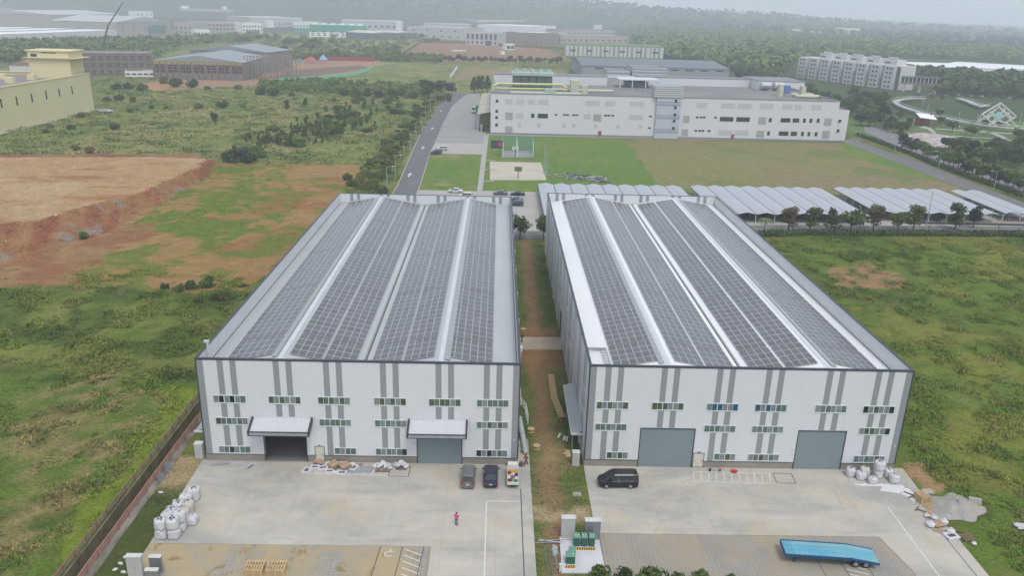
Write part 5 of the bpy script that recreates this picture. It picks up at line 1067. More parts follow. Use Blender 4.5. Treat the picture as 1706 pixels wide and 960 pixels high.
# ================================================================ TREES
barkm = mat('bark', (.14, .11, .085), .95, .2, 3)
LEAF = {k: mat('leaves_'+k, c, .75, .06, .3, attr='Col', rand=.16, spec=.2) for k, c in
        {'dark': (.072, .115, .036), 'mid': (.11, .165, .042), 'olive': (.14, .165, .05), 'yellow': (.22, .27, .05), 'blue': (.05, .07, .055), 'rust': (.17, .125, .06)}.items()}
def leafcloud(blobs, n, size, seed, flat=.7):
    """many small leaf clumps on and in a set of overlapping blobs -> V,F,C"""
    g = np.random.default_rng(seed); B = np.array(blobs, float); vol = B[:, 3]**2; pick = g.choice(len(B), n, p=vol/vol.sum())
    d = g.normal(size=(n, 3)); d /= np.linalg.norm(d, axis=1)[:, None]; rad = (.55+.5*g.random(n)**.6); bump = .82+.36*vn(d[:, 0]*3+pick*3.1+9, d[:, 1]*3+d[:, 2]*2+20)
    P = B[pick, :3]+d*(B[pick, 3]*rad*bump)[:, None]*np.array([1, 1, flat])
    N = d*.7+g.normal(size=(n, 3))*.55; N /= np.linalg.norm(N, axis=1)[:, None]
    a = np.cross(N, g.normal(size=(n, 3))); a /= np.linalg.norm(a, axis=1)[:, None]; b = np.cross(N, a)
    s = size*(.6+.8*g.random(n))[:, None]
    V = np.stack([P-a*s, P+b*s*.55, P+a*s*.9, P-b*s*.55], 1).reshape(-1, 3); F = np.arange(4*n).reshape(-1, 4)
    tone = (.72+.56*g.random(len(B)))[pick]*(.75+.5*g.random(n)); hue = 1+(g.random((len(B), 3))[pick]-.5)*np.array([.35, .1, .3])
    C = np.repeat(np.clip(tone[:, None]*hue, .1, 2.2), 4, 0); return V, F, C
def tree_proto(kind, seed, leaf):
    """unit tree about 1 m tall, scaled when placed"""
    r = random.Random(seed); bl = []
    if kind == 'round':
        for k in range(16): a = r.uniform(0, 6.28); q = r.uniform(.05, .30); z = r.uniform(.42, .82); bl.append((math.cos(a)*q*(1.2-abs(z-.6)), math.sin(a)*q*(1.2-abs(z-.6)), z, r.uniform(.12, .2)))
        n, s, th = 1500, .042, .45
    elif kind == 'cone':
        for k in range(16): z = r.uniform(.22, .92); a = r.uniform(0, 6.28); q = (1-z)*.24*r.uniform(.4, 1); bl.append((math.cos(a)*q, math.sin(a)*q, z, .06+.13*(1-z)))
        n, s, th = 1300, .036, .9
    elif kind == 'tall':
        for k in range(18): z = r.uniform(.28, .9); a = r.uniform(0, 6.28); q = r.uniform(.02, .17); bl.append((math.cos(a)*q, math.sin(a)*q, z, r.uniform(.09, .15)))
        n, s, th = 1500, .036, .7
    elif kind == 'bush':
        for k in range(14): a = r.uniform(0, 6.28); q = r.uniform(.1, .62); z = r.uniform(.18, .62)*(1-.4*q); bl.append((math.cos(a)*q, math.sin(a)*q, z, r.uniform(.2, .34)))
        n, s, th = 1300, .075, .1
    V, F, C = leafcloud(bl, n, s, seed, .8)
    V[:, 2] = np.maximum(V[:, 2], .01)
    tr = MB(); 
    if kind == 'bush':
        for k in range(5): a = k*1.3; tr.tube((0, 0, 0), (math.cos(a)*.25, math.sin(a)*.25, .35), .03, n=5, r2=.012)
    else:
        tr.tube((0, 0, -.02), (.01, .0, .35), .026, n=7, r2=.018); tr.tube((.01, 0, .35), (0, .01, .72), .018, n=6, r2=.008)
        for k in range(6): a = k*1.1+seed; z = .3+.07*k; tr.tube((.01, 0, z), (math.cos(a)*.17, math.sin(a)*.17, z+.17), .011, n=5, r2=.004)
    return facemesh('crown', V, F, C, LEAF[leaf]), tr
PROTOT = {}
def get_tree(kind, leaf, v):
    key = (kind, leaf, v)
    if key not in PROTOT:
        m, tr = tree_proto(kind, hash_(kind)+v*7+hash_(leaf), leaf); o = tr.build('trunk', barkm, None, loc=(0,0,0)); PROTOT[key] = (m, o.data); drop(o)
    return PROTOT[key]
def hash_(s): return sum(ord(ch)*(i+1) for i, ch in enumerate(s)) % 997
TR = random.Random(99)
def tree(x, y, h, kind='round', leaf='mid', label=None, group=None, name=None, w_=1.0, cat=None, z=None):
    m, t = get_tree(kind, leaf, TR.randrange(3)); nm = name or ('bush' if kind == 'bush' else 'tree')
    if z is None: z = -.03
    root = thing(nm, label, cat or nm, (x, y, z), group); root.scale = (h*w_, h*w_, h); root.rotation_euler = (0, 0, TR.uniform(0, 6.28))
    for n_, d in (('crown', m), ('trunk', t)): o = bpy.data.objects.new(n_, d); COL.objects.link(o); o.parent = root
    return root
# the row before the carports
ROWT = [(1312.5, 387.5, 344, 'tall', 'rust'), (1349, 387, 346, 'tall', 'mid'), (1383, 386.5, 343, 'cone', 'dark'), (1417, 386, 347, 'round', 'mid'), (1454, 386, 341, 'tall', 'rust'), (1495, 385, 354, 'round', 'olive'), (1521, 385, 341, 'tall', 'olive'), (1591, 383, 338, 'tall', 'dark'), (1621, 379, 342, 'tall', 'blue')]
for i, (px, py, pt, kd, lf) in enumerate(ROWT):
    x, y = G(px, py); h = HT(px, py, px, pt)*1.03
    tree(x, y, h, kd, lf, '%s tree from the left in the row before the white carports' % ORD[i], 'trees before the carports', w_=1.25 if kd != 'round' else 1.25)
x, y = G(866, 398); tree(x, y, HT(866, 398, 866, 355), 'round', 'dark', 'dark round tree at the far end of the alley, left side', None, w_=1.1)
x, y = G(905, 400); tree(x, y, HT(905, 400, 905, 357), 'round', 'olive', 'tree half hidden behind the corner of the white-roofed warehouse', None, w_=.9)
# palm and bare sapling
def palm(px, py, h, label):
    x, y = G(px, py); t = thing('palm_tree', label, 'palm', (x, y, 0)); b = MB(); b.tube((x, y, 0), (x, y, h), .16, n=8, r2=.11); b.build('trunk', barkm, t)
    b = MB()
    for k in range(11):
        a = k*.571; p0 = Vector((x, y, h))
        for s in range(4):
            q = [(0,0),(.7,.35),(1.4,.35),(2.0,-.1),(2.4,-.8)]; (d0, z0), (d1, z1) = q[s], q[s+1]; wd = [.12,.3,.32,.22,.05]
            for sg in (-1, 1):
                c0 = Vector((math.cos(a), math.sin(a), 0)); sd_ = Vector((-c0.y, c0.x, 0))*sg
                b.poly([p0+c0*d0+Vector((0,0,z0)), p0+c0*d1+Vector((0,0,z1)), p0+c0*d1+sd_*wd[s+1]+Vector((0,0,z1-.12)), p0+c0*d0+sd_*wd[s]+Vector((0,0,z0-.12))])
    b.build('crown', mat('palm_leaf', (.10, .15, .05), .6, .2, 2), t)
palm(1272, 392, 4.2, 'single small palm beside the left end of the carport tree row')
for px, py, pt, lb in ((1662, 387, 363, 'bare leafless sapling beside the right end of the carports'), (1547, 384, 370, 'thin bent leafless sapling in the gap of the carport tree row')):
    x, y = G(px, py); h = HT(px, py, px, pt); b = MB(); b.tube((x, y, 0), (x, y, h*.6), .08, n=6, r2=.05)
    for k in range(9): a = k*.8; b.tube((x, y, h*(.25+.04*k)), (x+math.cos(a)*h*.3, y+math.sin(a)*h*.3, h*(.55+.05*k)), .035, n=4, r2=.012)
    tag(b.build('bare_sapling', barkm), lb, 'sapling')
# scrub trees standing in the overgrown land (pixel, base row, height m, leaf, kind)
SC = [(135,196,4,'dark','bush'),(85,215,3,'mid','bush'),(118,217,3.4,'dark','bush'),(75,221,2.5,'olive','bush'),(178,168,4,'dark','bush'),(200,168,5,'dark','bush'),(221,170,4.5,'mid','bush'),(195,150,6,'dark','bush'),(215,149,6.5,'blue','bush'),(236,152,6.5,'dark','bush'),
 (272,139,7,'mid','bush'),(291,145,8.5,'dark','bush'),(322,146,8,'dark','bush'),(345,150,4,'mid','bush'),(398,150,5,'olive','bush'),(436,158,8,'dark','bush'),(455,160,7.5,'dark','bush'),(253,181,3,'dark','bush'),(277,182,3.2,'dark','bush'),(330,182,4.5,'mid','bush'),(372,180,5.5,'dark','bush'),(405,180,3,'mid','bush'),
 (358,206,6,'blue','tall'),(190,216,4,'dark','bush'),(218,187,3,'mid','bush'),(478,183,6,'dark','tall'),(487,160,4,'dark','bush'),(509,178,5,'dark','tall'),(665,180,4,'mid','bush'),(385,270,6,'dark','bush'),(402,271,8,'blue','bush'),(418,269,6,'mid','bush'),(150,255,3.5,'rust','bush'),(125,250,3,'olive','bush'),
 (600,312,3.4,'yellow','bush'),(580,300,3.2,'mid','bush'),(622,318,3.4,'olive','bush'),(640,322,3.5,'dark','bush'),(140,398,2.6,'mid','bush'),(82,405,1.3,'mid','bush'),(103,405,1.1,'mid','bush'),
 (712,165,9,'dark','round'),(722,155,9,'blue','round'),(735,152,8,'dark','round'),(748,158,9,'blue','round'),(730,168,6,'dark','bush'),(745,168,6,'rust','bush'),(705,150,8,'dark','round'),
 (648,182,3,'olive','bush'),(555,170,4,'mid','bush'),(575,160,6,'dark','bush'),(593,162,7,'dark','bush'),(612,160,7,'dark','bush'),(632,163,7,'blue','bush'),(655,161,7,'dark','bush'),(672,160,7,'dark','bush'),(690,164,6,'dark','bush'),
 (470,150,6,'mid','bush'),(495,152,6,'olive','bush'),(520,150,6,'mid','bush'),(545,152,6,'mid','bush')]
SC += [(318,480,2.6,'dark','bush'),(345,478,3.2,'mid','bush'),(298,486,2.2,'mid','bush'),(360,500,2.6,'olive','bush'),(275,482,2.0,'dark','bush'),(330,505,1.8,'mid','bush')]
desc = {'dark': 'dark green', 'mid': 'mid green', 'olive': 'olive', 'yellow': 'yellow green', 'blue': 'deep green', 'rust': 'brownish'}
def near_what(px, py):
    if py > 460: return 'at the edge of the orange soil by the left warehouse'
    if py > 380: return 'at the foot of the raised soil platform'
    if py > 290: return 'at the field corner behind the left warehouse'
    if py > 240: return 'just behind the raised soil platform'
    if px < 170: return 'near the long yellow factory wall'
    if px > 700: return 'in the clump beside the bend of the service road'
    if py < 162: return 'in the dark band before the building plot'
    return 'alone in the olive scrubland'
for px, py, h, lf, kd in SC:
    x, y = G(px, py); tree(x, y, h, kd, lf, '%s %s %s' % (desc[lf], 'bush' if kd == 'bush' else 'tree', near_what(px, py)), 'scrub trees and bushes, %s' % near_what(px, py), w_=.75 if kd == 'bush' else 1.25)
# diagonal thicket and the roadside scrub
q = random.Random(5)
for k in range(120):
    u = q.random(); px = 440+215*u+q.uniform(-55, 45); py = 250-68*u+q.uniform(-20, 16)
    x, y = G(px, py); tree(x, y, q.uniform(2.6, 5.4), q.choice(['tall','cone','tall','bush']), q.choice(['mid','dark','mid','olive']), 'slender dark green tree in the diagonal thicket left of the service road', 'trees of the diagonal thicket', w_=1.15)
for k in range(110):
    u = q.random(); py = 165+155*u; xx = -38.5-q.random()*8.5; y = G(700, py)[1]; y = min(y, 560)
    tree(xx-1, y, q.uniform(1.8, 3.6), 'bush', q.choice(['olive','mid','olive','yellow','dark']), 'roadside bush on the weedy bank left of the service road', 'bushes along the service road', w_=.95)
# far band of trees before the factories
for k in range(150):
    px = q.uniform(-10, 735); py = q.uniform(62, 101) if px > 430 else q.uniform(64 if px < 150 else 66, 110 if px < 140 else 78)
    if 665 < px < 735 and py > 72: continue
    x, y = G(px, py)
    if 240 < px < 470 and py > 74: continue
    h = q.uniform(6, 12); tree(x, y, h, q.choice(['round','bush','round']), q.choice(['dark','mid','dark','blue','olive']), 'hazy dark tree in the wide green belt before the far factories', 'trees of the belt before the far factories', w_=1.15)
for k in range(30):
    px = 735+k*6.9+q.uniform(-2, 2); py = 104+k*.1+q.uniform(-1, 2); x, y = G(px, py); tree(x, y, q.uniform(6, 9.5), 'round', q.choice(['dark','mid','blue']), 'tree in the long straight row beyond the brown plot', 'long tree row beyond the brown plot', w_=.9)
for px in (838, 790, 797, 803, 812): x, y = G(px, 154); tree(x, y, 12, 'cone', 'dark', 'dark conifer in front of the brown plot by the factory roof', 'conifers by the factory roof', w_=1.0) if px != 838 else None
# trees between the big factory and the dormitory, and along the park avenue
for k in range(110):
    px = q.uniform(1225, 1470); lo = np.interp(px, [1225, 1290, 1330, 1400, 1470], [128, 133, 150, 160, 166]); py = q.uniform(lo, lo+np.interp(px, [1225, 1300, 1400, 1470], [6, 28, 60, 46]))
    if px < 1330 and py > 152: continue
    if px < 1415 and py > 183: continue
    x, y = G(px, py)
    if x < 170 and y < 500: continue
    tree(x, y, q.uniform(6, 10), 'round', q.choice(['dark','mid','dark','blue']), 'bushy tree in the parking woodland between the big factory and the dormitory', 'woodland between factory and dormitory', w_=1.2)
AV = []
for k in range(26): px = 1500+8.6*k+q.uniform(-3, 3); AV.append((px, np.interp(px, [1480, 1517, 1563, 1615, 1706], [240, 253, 273, 291, 322])+q.uniform(-2, 1)))
for k in range(40): px = 1432+6.6*k+q.uniform(-4, 4); AV.append((px, np.interp(px, [1430, 1480, 1560, 1640, 1710], [196, 219, 243, 262, 282])+q.uniform(-9, 7)))
for k in range(20): AV.append((1590+q.uniform(0, 120), 248+q.uniform(0, 34)))
for px, py in sorted(AV):
    if 1505 < px < 1605 and py < 246: continue
    x, y = G(px, py); tree(x, y, q.uniform(5.0, 7.5), q.choice(['round','round','tall']), q.choice(['dark','mid','blue','mid','dark']), 'street tree in the double row along the park avenue', 'street trees along the park avenue', w_=1.25)
for px, py, h, lf, sd_ in ((1564,198,6,'dark','beside the red pavilion'),(1566,208,5,'dark','just below the one beside the red pavilion'),(1586,219,6.5,'dark','on the lawn between pavilion and cube'),(1610,224,4.5,'rust','left one of the pair on the lower lawn'),(1620,228,6,'dark','right one of the pair on the lower lawn'),(1640,212,4.5,'dark','at the left foot of the cube sculpture'),(1665,214,4,'rust','under the cube sculpture'),(1697,234,6.5,'dark','at the right edge of the park'),(1498,199,5,'rust','left of the red pavilion'),(1515,210,5,'dark','below left of the red pavilion'),(1620,211,3,'mid','small one left of the cube')):
    x, y = G(px, py); tree(x, y, h, 'round', lf, 'small %s park tree %s' % (desc[lf], sd_), None, w_=1.2)
for k in range(9): px = 1528+k*20+q.uniform(-5, 5); x, y = G(px, 166+q.uniform(0, 3)+max(0, (px-1640)*.06)); tree(x, y, 5, 'round', q.choice(['rust','mid']), 'young tree on the curved lawn behind the walkway', 'young trees on the curved lawn', w_=.9)
for px, py in ((1640,263),(1600,255),(1663,268),(1700,290)):
    pass
# woods too dense to count
def wood(name, label, px, py, n, hmin, hmax, seed, leaf='dark', per=34, lum=1.0):
    g = np.random.default_rng(seed); pts = []
    for a, b_ in zip(px, py):
        pts.append(G(a, b_))
    pts = np.array(pts); n = len(pts); hh = hmin+(hmax-hmin)*g.random(n); z = hill_h(pts[:, 0], pts[:, 1])*(pts[:, 1] > 1400)
    dist = pts[:, 1]; w_ = hh*(.42+.25*g.random(n)); d = g.normal(size=(n, per, 3)); d /= np.linalg.norm(d, axis=2)[..., None]; d[..., 2] = np.abs(d[..., 2])*.9+.05
    P = np.stack([pts[:, 0], pts[:, 1], z+hh*.45], -1)[:, None, :]+d*np.stack([w_, w_, hh*.55], -1)[:, None, :]*(.7+.35*g.random((n, per, 1)))
    N = d+g.normal(size=d.shape)*.45; N /= np.linalg.norm(N, axis=2)[..., None]; a = np.cross(N, g.normal(size=d.shape)); a /= np.linalg.norm(a, axis=2)[..., None]; b = np.cross(N, a); s = (w_*.42)[:, None, None]*(.6+.7*g.random((n, per, 1)))
    V = np.stack([P-a*s, P+b*s*.7, P+a*s, P-b*s*.7], 2).reshape(-1, 3); F = np.arange(len(V)).reshape(-1, 4)
    C = (np.array([1, 1, 1])*lum*(.7+.6*g.random((n, 1, 1)))*(.8+.4*g.random((n, per, 1))))*(1+(g.random((n, 1, 3))-.5)*np.array([.4, .1, .2])); C = np.repeat(C.reshape(-1, 3), 4, 0)
    me = facemesh(name, V, F, C, LEAF[leaf]); o = bpy.data.objects.new(name, me); COL.objects.link(o); return tag(o, label, 'woods', kind='stuff')
g = np.random.default_rng(3)
def inq(P, n):
    P = np.array(P, float); a = g.random(n*3)*(P[:, 0].max()-P[:, 0].min())+P[:, 0].min(); b = g.random(n*3)*(P[:, 1].max()-P[:, 1].min())+P[:, 1].min(); k = inpoly(a, b, [tuple(p) for p in P]); return a[k][:n], b[k][:n]
a, b = inq([(455,96),(735,97),(735,105),(620,101),(455,99)], 330); wood('tree_belt', 'dense dark tree belt behind the bare building plot', a, b, 0, 3.5, 7, 21, 'mid')
a, b = inq([(-10,76),(150,70),(270,72),(300,66),(430,58),(440,72),(300,80),(262,100),(130,108),(-10,112)], 620); wood('tree_belt', 'dense dark tree belt behind the yellow factory and the crane', a, b, 0, 6, 10, 22, 'mid')
a, b = inq([(430,138),(560,136),(720,146),(735,150),(715,166),(560,158),(430,152)], 420); wood('shrub_band', 'dense band of shrubs in front of the green netting', a, b, 0, 2.2, 4.2, 23, 'mid')
a, b = inq([(430,62),(735,66),(690,71),(655,97),(455,96)], 420); wood('belt_scrub', 'loose light scrub in the wide green belt', a, b, 0, 3, 6, 24, 'olive')
a, b = inq([(1050,52),(1130,48),(1300,62),(1720,90),(1720,106),(1600,100),(1500,96),(1450,98),(1330,98),(1300,122),(1290,135),(1180,108),(1110,98),(1060,75)], 4600); wood('forest', 'dense green forest filling the plain on the right', a, b, 0, 8, 15, 1, 'mid')
a, b = inq([(1500,124),(1600,128),(1720,136),(1720,165),(1600,160),(1560,158),(1570,140)], 420); wood('park_woods', 'dense trees along the far side of the park', a, b, 0, 7, 12, 2, 'dark')
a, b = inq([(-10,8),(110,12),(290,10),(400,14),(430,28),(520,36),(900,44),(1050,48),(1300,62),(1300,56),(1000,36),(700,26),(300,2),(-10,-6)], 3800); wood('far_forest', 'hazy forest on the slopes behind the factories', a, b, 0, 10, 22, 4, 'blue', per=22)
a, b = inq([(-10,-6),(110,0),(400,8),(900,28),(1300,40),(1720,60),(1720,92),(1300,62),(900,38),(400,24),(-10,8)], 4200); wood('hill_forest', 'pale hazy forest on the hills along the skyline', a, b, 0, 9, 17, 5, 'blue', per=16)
# hedge along the right field and hedge of the avenue
def hedge(label, pts, w_, h, n, leaf):
    bl = []; P = [Vector(p) for p in pts]; L = sum((a-b_).length for a, b_ in zip(P, P[1:])); k = 0
    for a_, b_ in zip(P, P[1:]):
        m_ = max(1, int((a_-b_).length/(w_*.7)))
        for j in range(m_): c_ = a_.lerp(b_, j/m_); bl.append((c_.x, c_.y, h*.5, w_*.62))
    V, F, C = leafcloud(bl, n, .30, 77, h/w_); V[:, 2] = np.clip(V[:, 2], 0, h*1.15); me = facemesh('hedge', V, F, C, LEAF[leaf]); o = bpy.data.objects.new('hedge', me); COL.objects.link(o); tag(o, label, 'hedge')
hedge('dark green hedge between the right weed field and the asphalt road', [(62, 202.5), (80, 205.6), (110, 207.9), (150, 210), (175, 211)], 2.6, 1.5, 9000, 'dark')
hedge('clipped hedge running between the perimeter road and the avenue', GP((1428,226),(1480,244),(1517,258),(1563,278),(1615,297),(1706,329)), 1.8, 1.5, 7000, 'dark')
x, y = G(1291, 389); tree(x, y, 1.6, 'bush', 'yellow', 'bright yellow green shrub at the left end of the dark hedge', None, w_=1.6)
# shrubs at the bottom edge before the right paving
for px, py, h, lf, lb in ((1000, 968, 2.3, 'mid', 'dark shrub at the bottom edge, left of the largest one'), (1085, 985, 3.4, 'mid', 'largest shrub at the bottom edge in front of the right paving'), (1170, 976, 2.2, 'mid', 'low shrub at the bottom edge, right of the largest one'), (1040, 972, 2.2, 'dark', 'small shrub between the two taller ones at the bottom edge'), (1130, 970, 1.5, 'olive', 'smallest light shrub right beside the largest one at the bottom edge'), (1220, 972, 1.3, 'mid', 'rightmost low shrub of the group at the bottom edge'), (1430, 990, 1.6, 'mid', 'tip of a shrub at the bottom edge below the blue trailer')):
    x, y = G(px, py); tree(x, y, h, 'bush', lf, lb, None, w_=.8)
sheet('front_verge', [(5.2, 40), (45, 40), (45, 67.3), (12.2, 68.3), (5.2, 68.0)], .03, mat('verge_green', (.10, .13, .035), .95, .3, 1.5), .1)
# low growth on that verge
# ================================================================ CARPORTS
cpm = mat('carport_sheet', (.44, .465, .50), .45, .03, .1, spec=.4); add_lines(cpm, 1, 1.0, .06, .94); cpp = mat('carport_post', (.62, .64, .65), .5)
def carport(label, x0, w_, y0, y1):
    t = thing('carport', label, 'carport', (x0, y0, 0), 'white carports'); z0, zr = 2.5, 3.05; xm = x0+w_*.5
    b = MB(); e = .12
    b.hexa([(x0+e,y0,z0),(xm,y0,zr),(xm,y1,zr),(x0+e,y1,z0),(x0+e,y0,z0+.07),(xm,y0,zr+.07),(xm,y1,zr+.07),(x0+e,y1,z0+.07)]); b.hexa([(xm,y0,zr),(x0+w_-e,y0,z0),(x0+w_-e,y1,z0),(xm,y1,zr),(xm,y0,zr+.07),(x0+w_-e,y0,z0+.07),(x0+w_-e,y1,z0+.07),(xm,y1,zr+.07)]); b.build('roof', cpm, t)
    b = MB(); b.box(x0-e, x0+e, y0, y1, z0-.12, z0-.02); b.build('gutter', gutterm, t)
    for k in range(max(2, int((y1-y0)/5.5))):
        yy = y0+.6+k*5.4; b = MB(); b.box(x0-.09, x0+.09, yy-.09, yy+.09, 0, z0-.12)
        for s in (-1, 1): b.hexa([(x0,yy-.06,1.7),(x0+s*.1,yy-.06,1.65),(x0+s*.1,yy+.06,1.65),(x0,yy+.06,1.7),(x0+s*1.5,yy-.06,z0+.15),(x0+s*1.6,yy-.06,z0+.22),(x0+s*1.6,yy+.06,z0+.22),(x0+s*1.5,yy+.06,z0+.15)])
        b.build('post', cpp, t)
cnt_ = 0
for nblk, x0, n, w_, y0, y1, nm in ((1, 12.8, 9, 5.15, 211, 252, 'first block, behind the right warehouse'), (2, 62.4, 8, 5.45, 217.5, 254, 'second block from the left'), (3, 110.0, 7, 5.2, 222.5, 256, 'third block from the left'), (4, 149.0, 2, 5.2, 225.5, 256, 'small rightmost block')):
    for k in range(n): carport('%s carport from the left in the %s' % (ORD[k], nm), x0+k*w_, w_, y0+k*.1, y1+k*.08)
# motorbikes under the front ends
def motorbike(x, y, rz, label):
    t = thing('motorbike', label, 'motorbike', (0,0,0), 'motorbikes under the carports')
    for xx in (-.62, .62): b = MB(); b.tube((xx,-.06,.3), (xx,.06,.3), .3, n=14); b.build('wheel', blackm, t)
    b = MB(); b.hexa([(-.75,-.16,.45),(.1,-.14,.38),(.1,.14,.38),(-.75,.16,.45),(-.8,-.12,.82),(.15,-.12,.72),(.15,.12,.72),(-.8,.12,.82)]); b.hexa([(.1,-.15,.35),(.55,-.15,.4),(.55,.15,.4),(.1,.15,.35),(.35,-.14,1.0),(.5,-.12,.98),(.5,.12,.98),(.35,.14,1.0)]); b.build('body', mat('bike_body_%d' % (int(x) % 3), [(.03,.035,.05),(.25,.26,.28),(.04,.10,.2)][int(x) % 3], .35), t)
    b = MB(); b.tube((.42,-.33,1.05), (.42,.33,1.05), .02, n=6); b.tube((.6,0,.35), (.42,0,1.05), .03, n=6); b.build('handlebar', blackm, t); put(t, x, y, .03, rz)
for k, x in enumerate(list(np.arange(150.5, 159.5, .85))+[103.2, 104.1, 121.5, 128.0, 129.0, 133.5]):
    motorbike(float(x), 226.8 if x > 149 else (218.6 if x < 110 else 224.0), PI/2+.1, 'parked motorbike under the near end of the %s carports' % ('rightmost' if x > 149 else ('second block of' if x < 110 else 'third block of')))
t = thing('low_fence', 'long low rusty rail fence before the rightmost carports', 'fence', (135, 214, 0))
for k in range(16): b = MB(); b.box(128+k*2.3, 128.12+k*2.3, 222.3+k*.2, 222.42+k*.2, 0, 1.1); b.build('post', mat('fence_rust', (.35, .25, .2), .8), t)
b = MB(); b.path([(128, 222.36, 1.05), (162.5, 225.4, 1.05)], .05); b.path([(128, 222.36, .6), (162.5, 225.4, .6)], .05); b.build('rail', mat('fence_rust', (.35,.25,.2)), t)
simple('dark_kerb_wall', 'long dark low wall along the road right of the tree row', 'low wall', lambda b: b.box(118, 168, 220.9, 221.3, 0, .6), gutterm)
# ================================================================ LAMPS, POLES, COURTS
polem = mat('pole_grey', (.42, .47, .45), .5, .05)
def lamp(px, py, h, arm, label, group, m=None):
    x, y = G(px, py); t = thing('street_lamp', label, 'street lamp', (x, y, 0), group); b = MB(); b.tube((x, y, 0), (x, y, h-.6), .11, n=8, r2=.07); b.path([(x, y, h-.6), (x+arm*.35, y, h-.15), (x+arm, y, h)], .06, n=7); b.build('pole', m or polem, t)
    b = MB(); b.hexa([(x+arm*.9,y-.16,h-.02),(x+arm*1.35,y-.12,h+.02),(x+arm*1.35,y+.12,h+.02),(x+arm*.9,y+.16,h-.02),(x+arm*.9,y-.14,h+.12),(x+arm*1.35,y-.08,h+.1),(x+arm*1.35,y+.08,h+.1),(x+arm*.9,y+.14,h+.12)]); b.build('lamp_head', winf, t)
for i, (px, py) in enumerate(((645,320),(659,298),(673,272),(684,252),(693,234),(702,216),(709,202),(717,190),(726,176),(743,176),(756,165))):
    lamp(px, py, 8.2 if i < 8 else 8, 1.9, '%s green grey street lamp along the left service road, counted from the warehouse' % ORD[i], 'street lamps of the service road')
for i, (px, py, h, lb) in enumerate(((1490,254,7,'lamp beside the perimeter road, farthest of its row'), (1563,282,7,'lamp beside the perimeter road, middle of its row'), (1655,318,7,'lamp beside the perimeter road, nearest of its row'), (1633,277,7.5,'lamp on the avenue with a doubled arm'), (1430,241,6,'lamp at the corner of the big factory'), (1588,229,8,'pale lamp pole at the edge of the park plaza'), (1480,210,6,'lamp before the clipped park trees'))):
    lamp(px, py, h, -1.9 if i != 3 else 1.9, lb, None)
for i, (px, py, h) in enumerate(((1520,211,4),(1536,176,4),(1545,184,4),(1568,192,4),(1597,198,4),(1627,203,4),(1660,235,4),(1626,226,4),(1699,204,5),(1703,214,5),(1598,212,4))):
    x, y = G(px, py); t = thing('park_lamp', 'slim pale post lamp of the park', 'park lamp', (x, y, 0), 'slim post lamps in the park'); b = MB(); b.tube((x, y, 0), (x, y, h), .10, n=6); b.build('pole', winf, t); b = MB(); b.lathe([(.1,0),(.25,.1),(.2,.35)], (x, y, h), 8); b.build('lamp_head', winf, t)
# power pole in front of the carports
x, y = G(1541, 385); simple('tall_pole', 'tall slim grey pole rising before the third block of carports', 'pole', lambda b: b.tube((x, y, 0), (x, y, HT(1541, 385, 1549, 318)), .12, n=8, r2=.07), steel)
tl = mat('teal_post', (.12, .33, .32), .5); net = mat('teal_net', (.10, .36, .32), .8)
for px, py, pt, lb in ((815,286,241,'tall teal pole at the left side of the basketball court'), (906,289,241,'left one of the two tall poles right of the court'), (909.5,289,250,'right one of the two tall poles right of the court'), (920.5,240,228,'short teal pole on the lawn near the factory')):
    x, y = G(px, py); simple('floodlight_pole', lb, 'pole', lambda b: (b.tube((x, y, 0), (x, y, HT(px, py, px, pt)), .12, n=8), b.box(x-.25, x+.25, y-.12, y+.12, 0, 1.0)), tl if px < 900 or px > 915 else mat('pole_palegreen', (.35, .48, .42), .5))
def hoop(px, py, label, back):
    x, y = G(px, py); t = thing('basketball_hoop', label, 'basketball hoop', (x, y, 0)); b = MB(); b.box(x-.12, x+.12, y-.12, y+.12, 0, 3.0); b.build('post', blackm, t); b = MB(); b.box(x-1.3, x+1.3, y+.2, y+.3, 2.6, 4.2); b.build('backboard', back, t)
    b = MB(); [b.tube((x+.3*math.cos(a*.7), y+.65+.3*math.sin(a*.7), 3.0), (x+.3*math.cos((a+1)*.7), y+.65+.3*math.sin((a+1)*.7), 3.0), .03, n=5) for a in range(9)]; b.build('rim', lampr, t)
hoop(863, 298, 'basketball hoop with dark backboard at the near side of the court', mat('board_dark', (.18, .18, .16), .6)); hoop(858.5, 261, 'white basketball backboard inside the teal net enclosure', winf)
t = thing('net_enclosure', 'teal net enclosure with white posts around a small sports pad', 'net enclosure', (1.4, 313.5, 0))
for px, py in ((838,262),(861.5,262),(888,262),(837,236),(861.5,236),(888,236)):
    x, y = G(px, 262); y = y+(14 if py < 250 else 0); b = MB(); b.tube((x, y, 0), (x, y, 6.2), .16, n=6); b.build('post', winf, t)
b = MB()
for zz_ in (1.8, 4.2, 6.0): b.path([(1.6, 314.5, zz_), (14, 315.5, zz_), (14, 329, zz_), (1.6, 328.5, zz_), (1.6, 314.5, zz_)], .10, n=5)
for k in range(24): b.tube((1.6+k*.52, 328.8, 0), (1.6+k*.52, 328.8, 6.1), .05, n=4)
for k in range(16): b.tube((14.1, 315.5+k*.85, 0), (14.1, 315.5+k*.85, 6.1), .06, n=4)
for k in range(14): b.tube((1.6, 328.9, .4+k*.42), (14, 328.9, .4+k*.42), .045, n=4)
b.build('net', net, t)
t = thing('score_board', 'dark board on a stand with a red and white round emblem by the net', 'board', (-1, 325, 0)); x, y = G(828, 258)
b = MB(); b.box(x-2.6, x+2.6, y, y+.2, 2.6, 5.8); b.build('panel', mat('board_navy', (.07, .08, .11), .6), t); b = MB(); b.lathe([(.9,0),(.9,.04)], (0,0,0), 16); b.xf(Matrix.Translation((x+1.2, y-.03, 4.3)) @ Matrix.Rotation(PI/2, 4, 'X')); b.build('emblem', mat('emblem_red', (.55, .08, .07), .6), t)
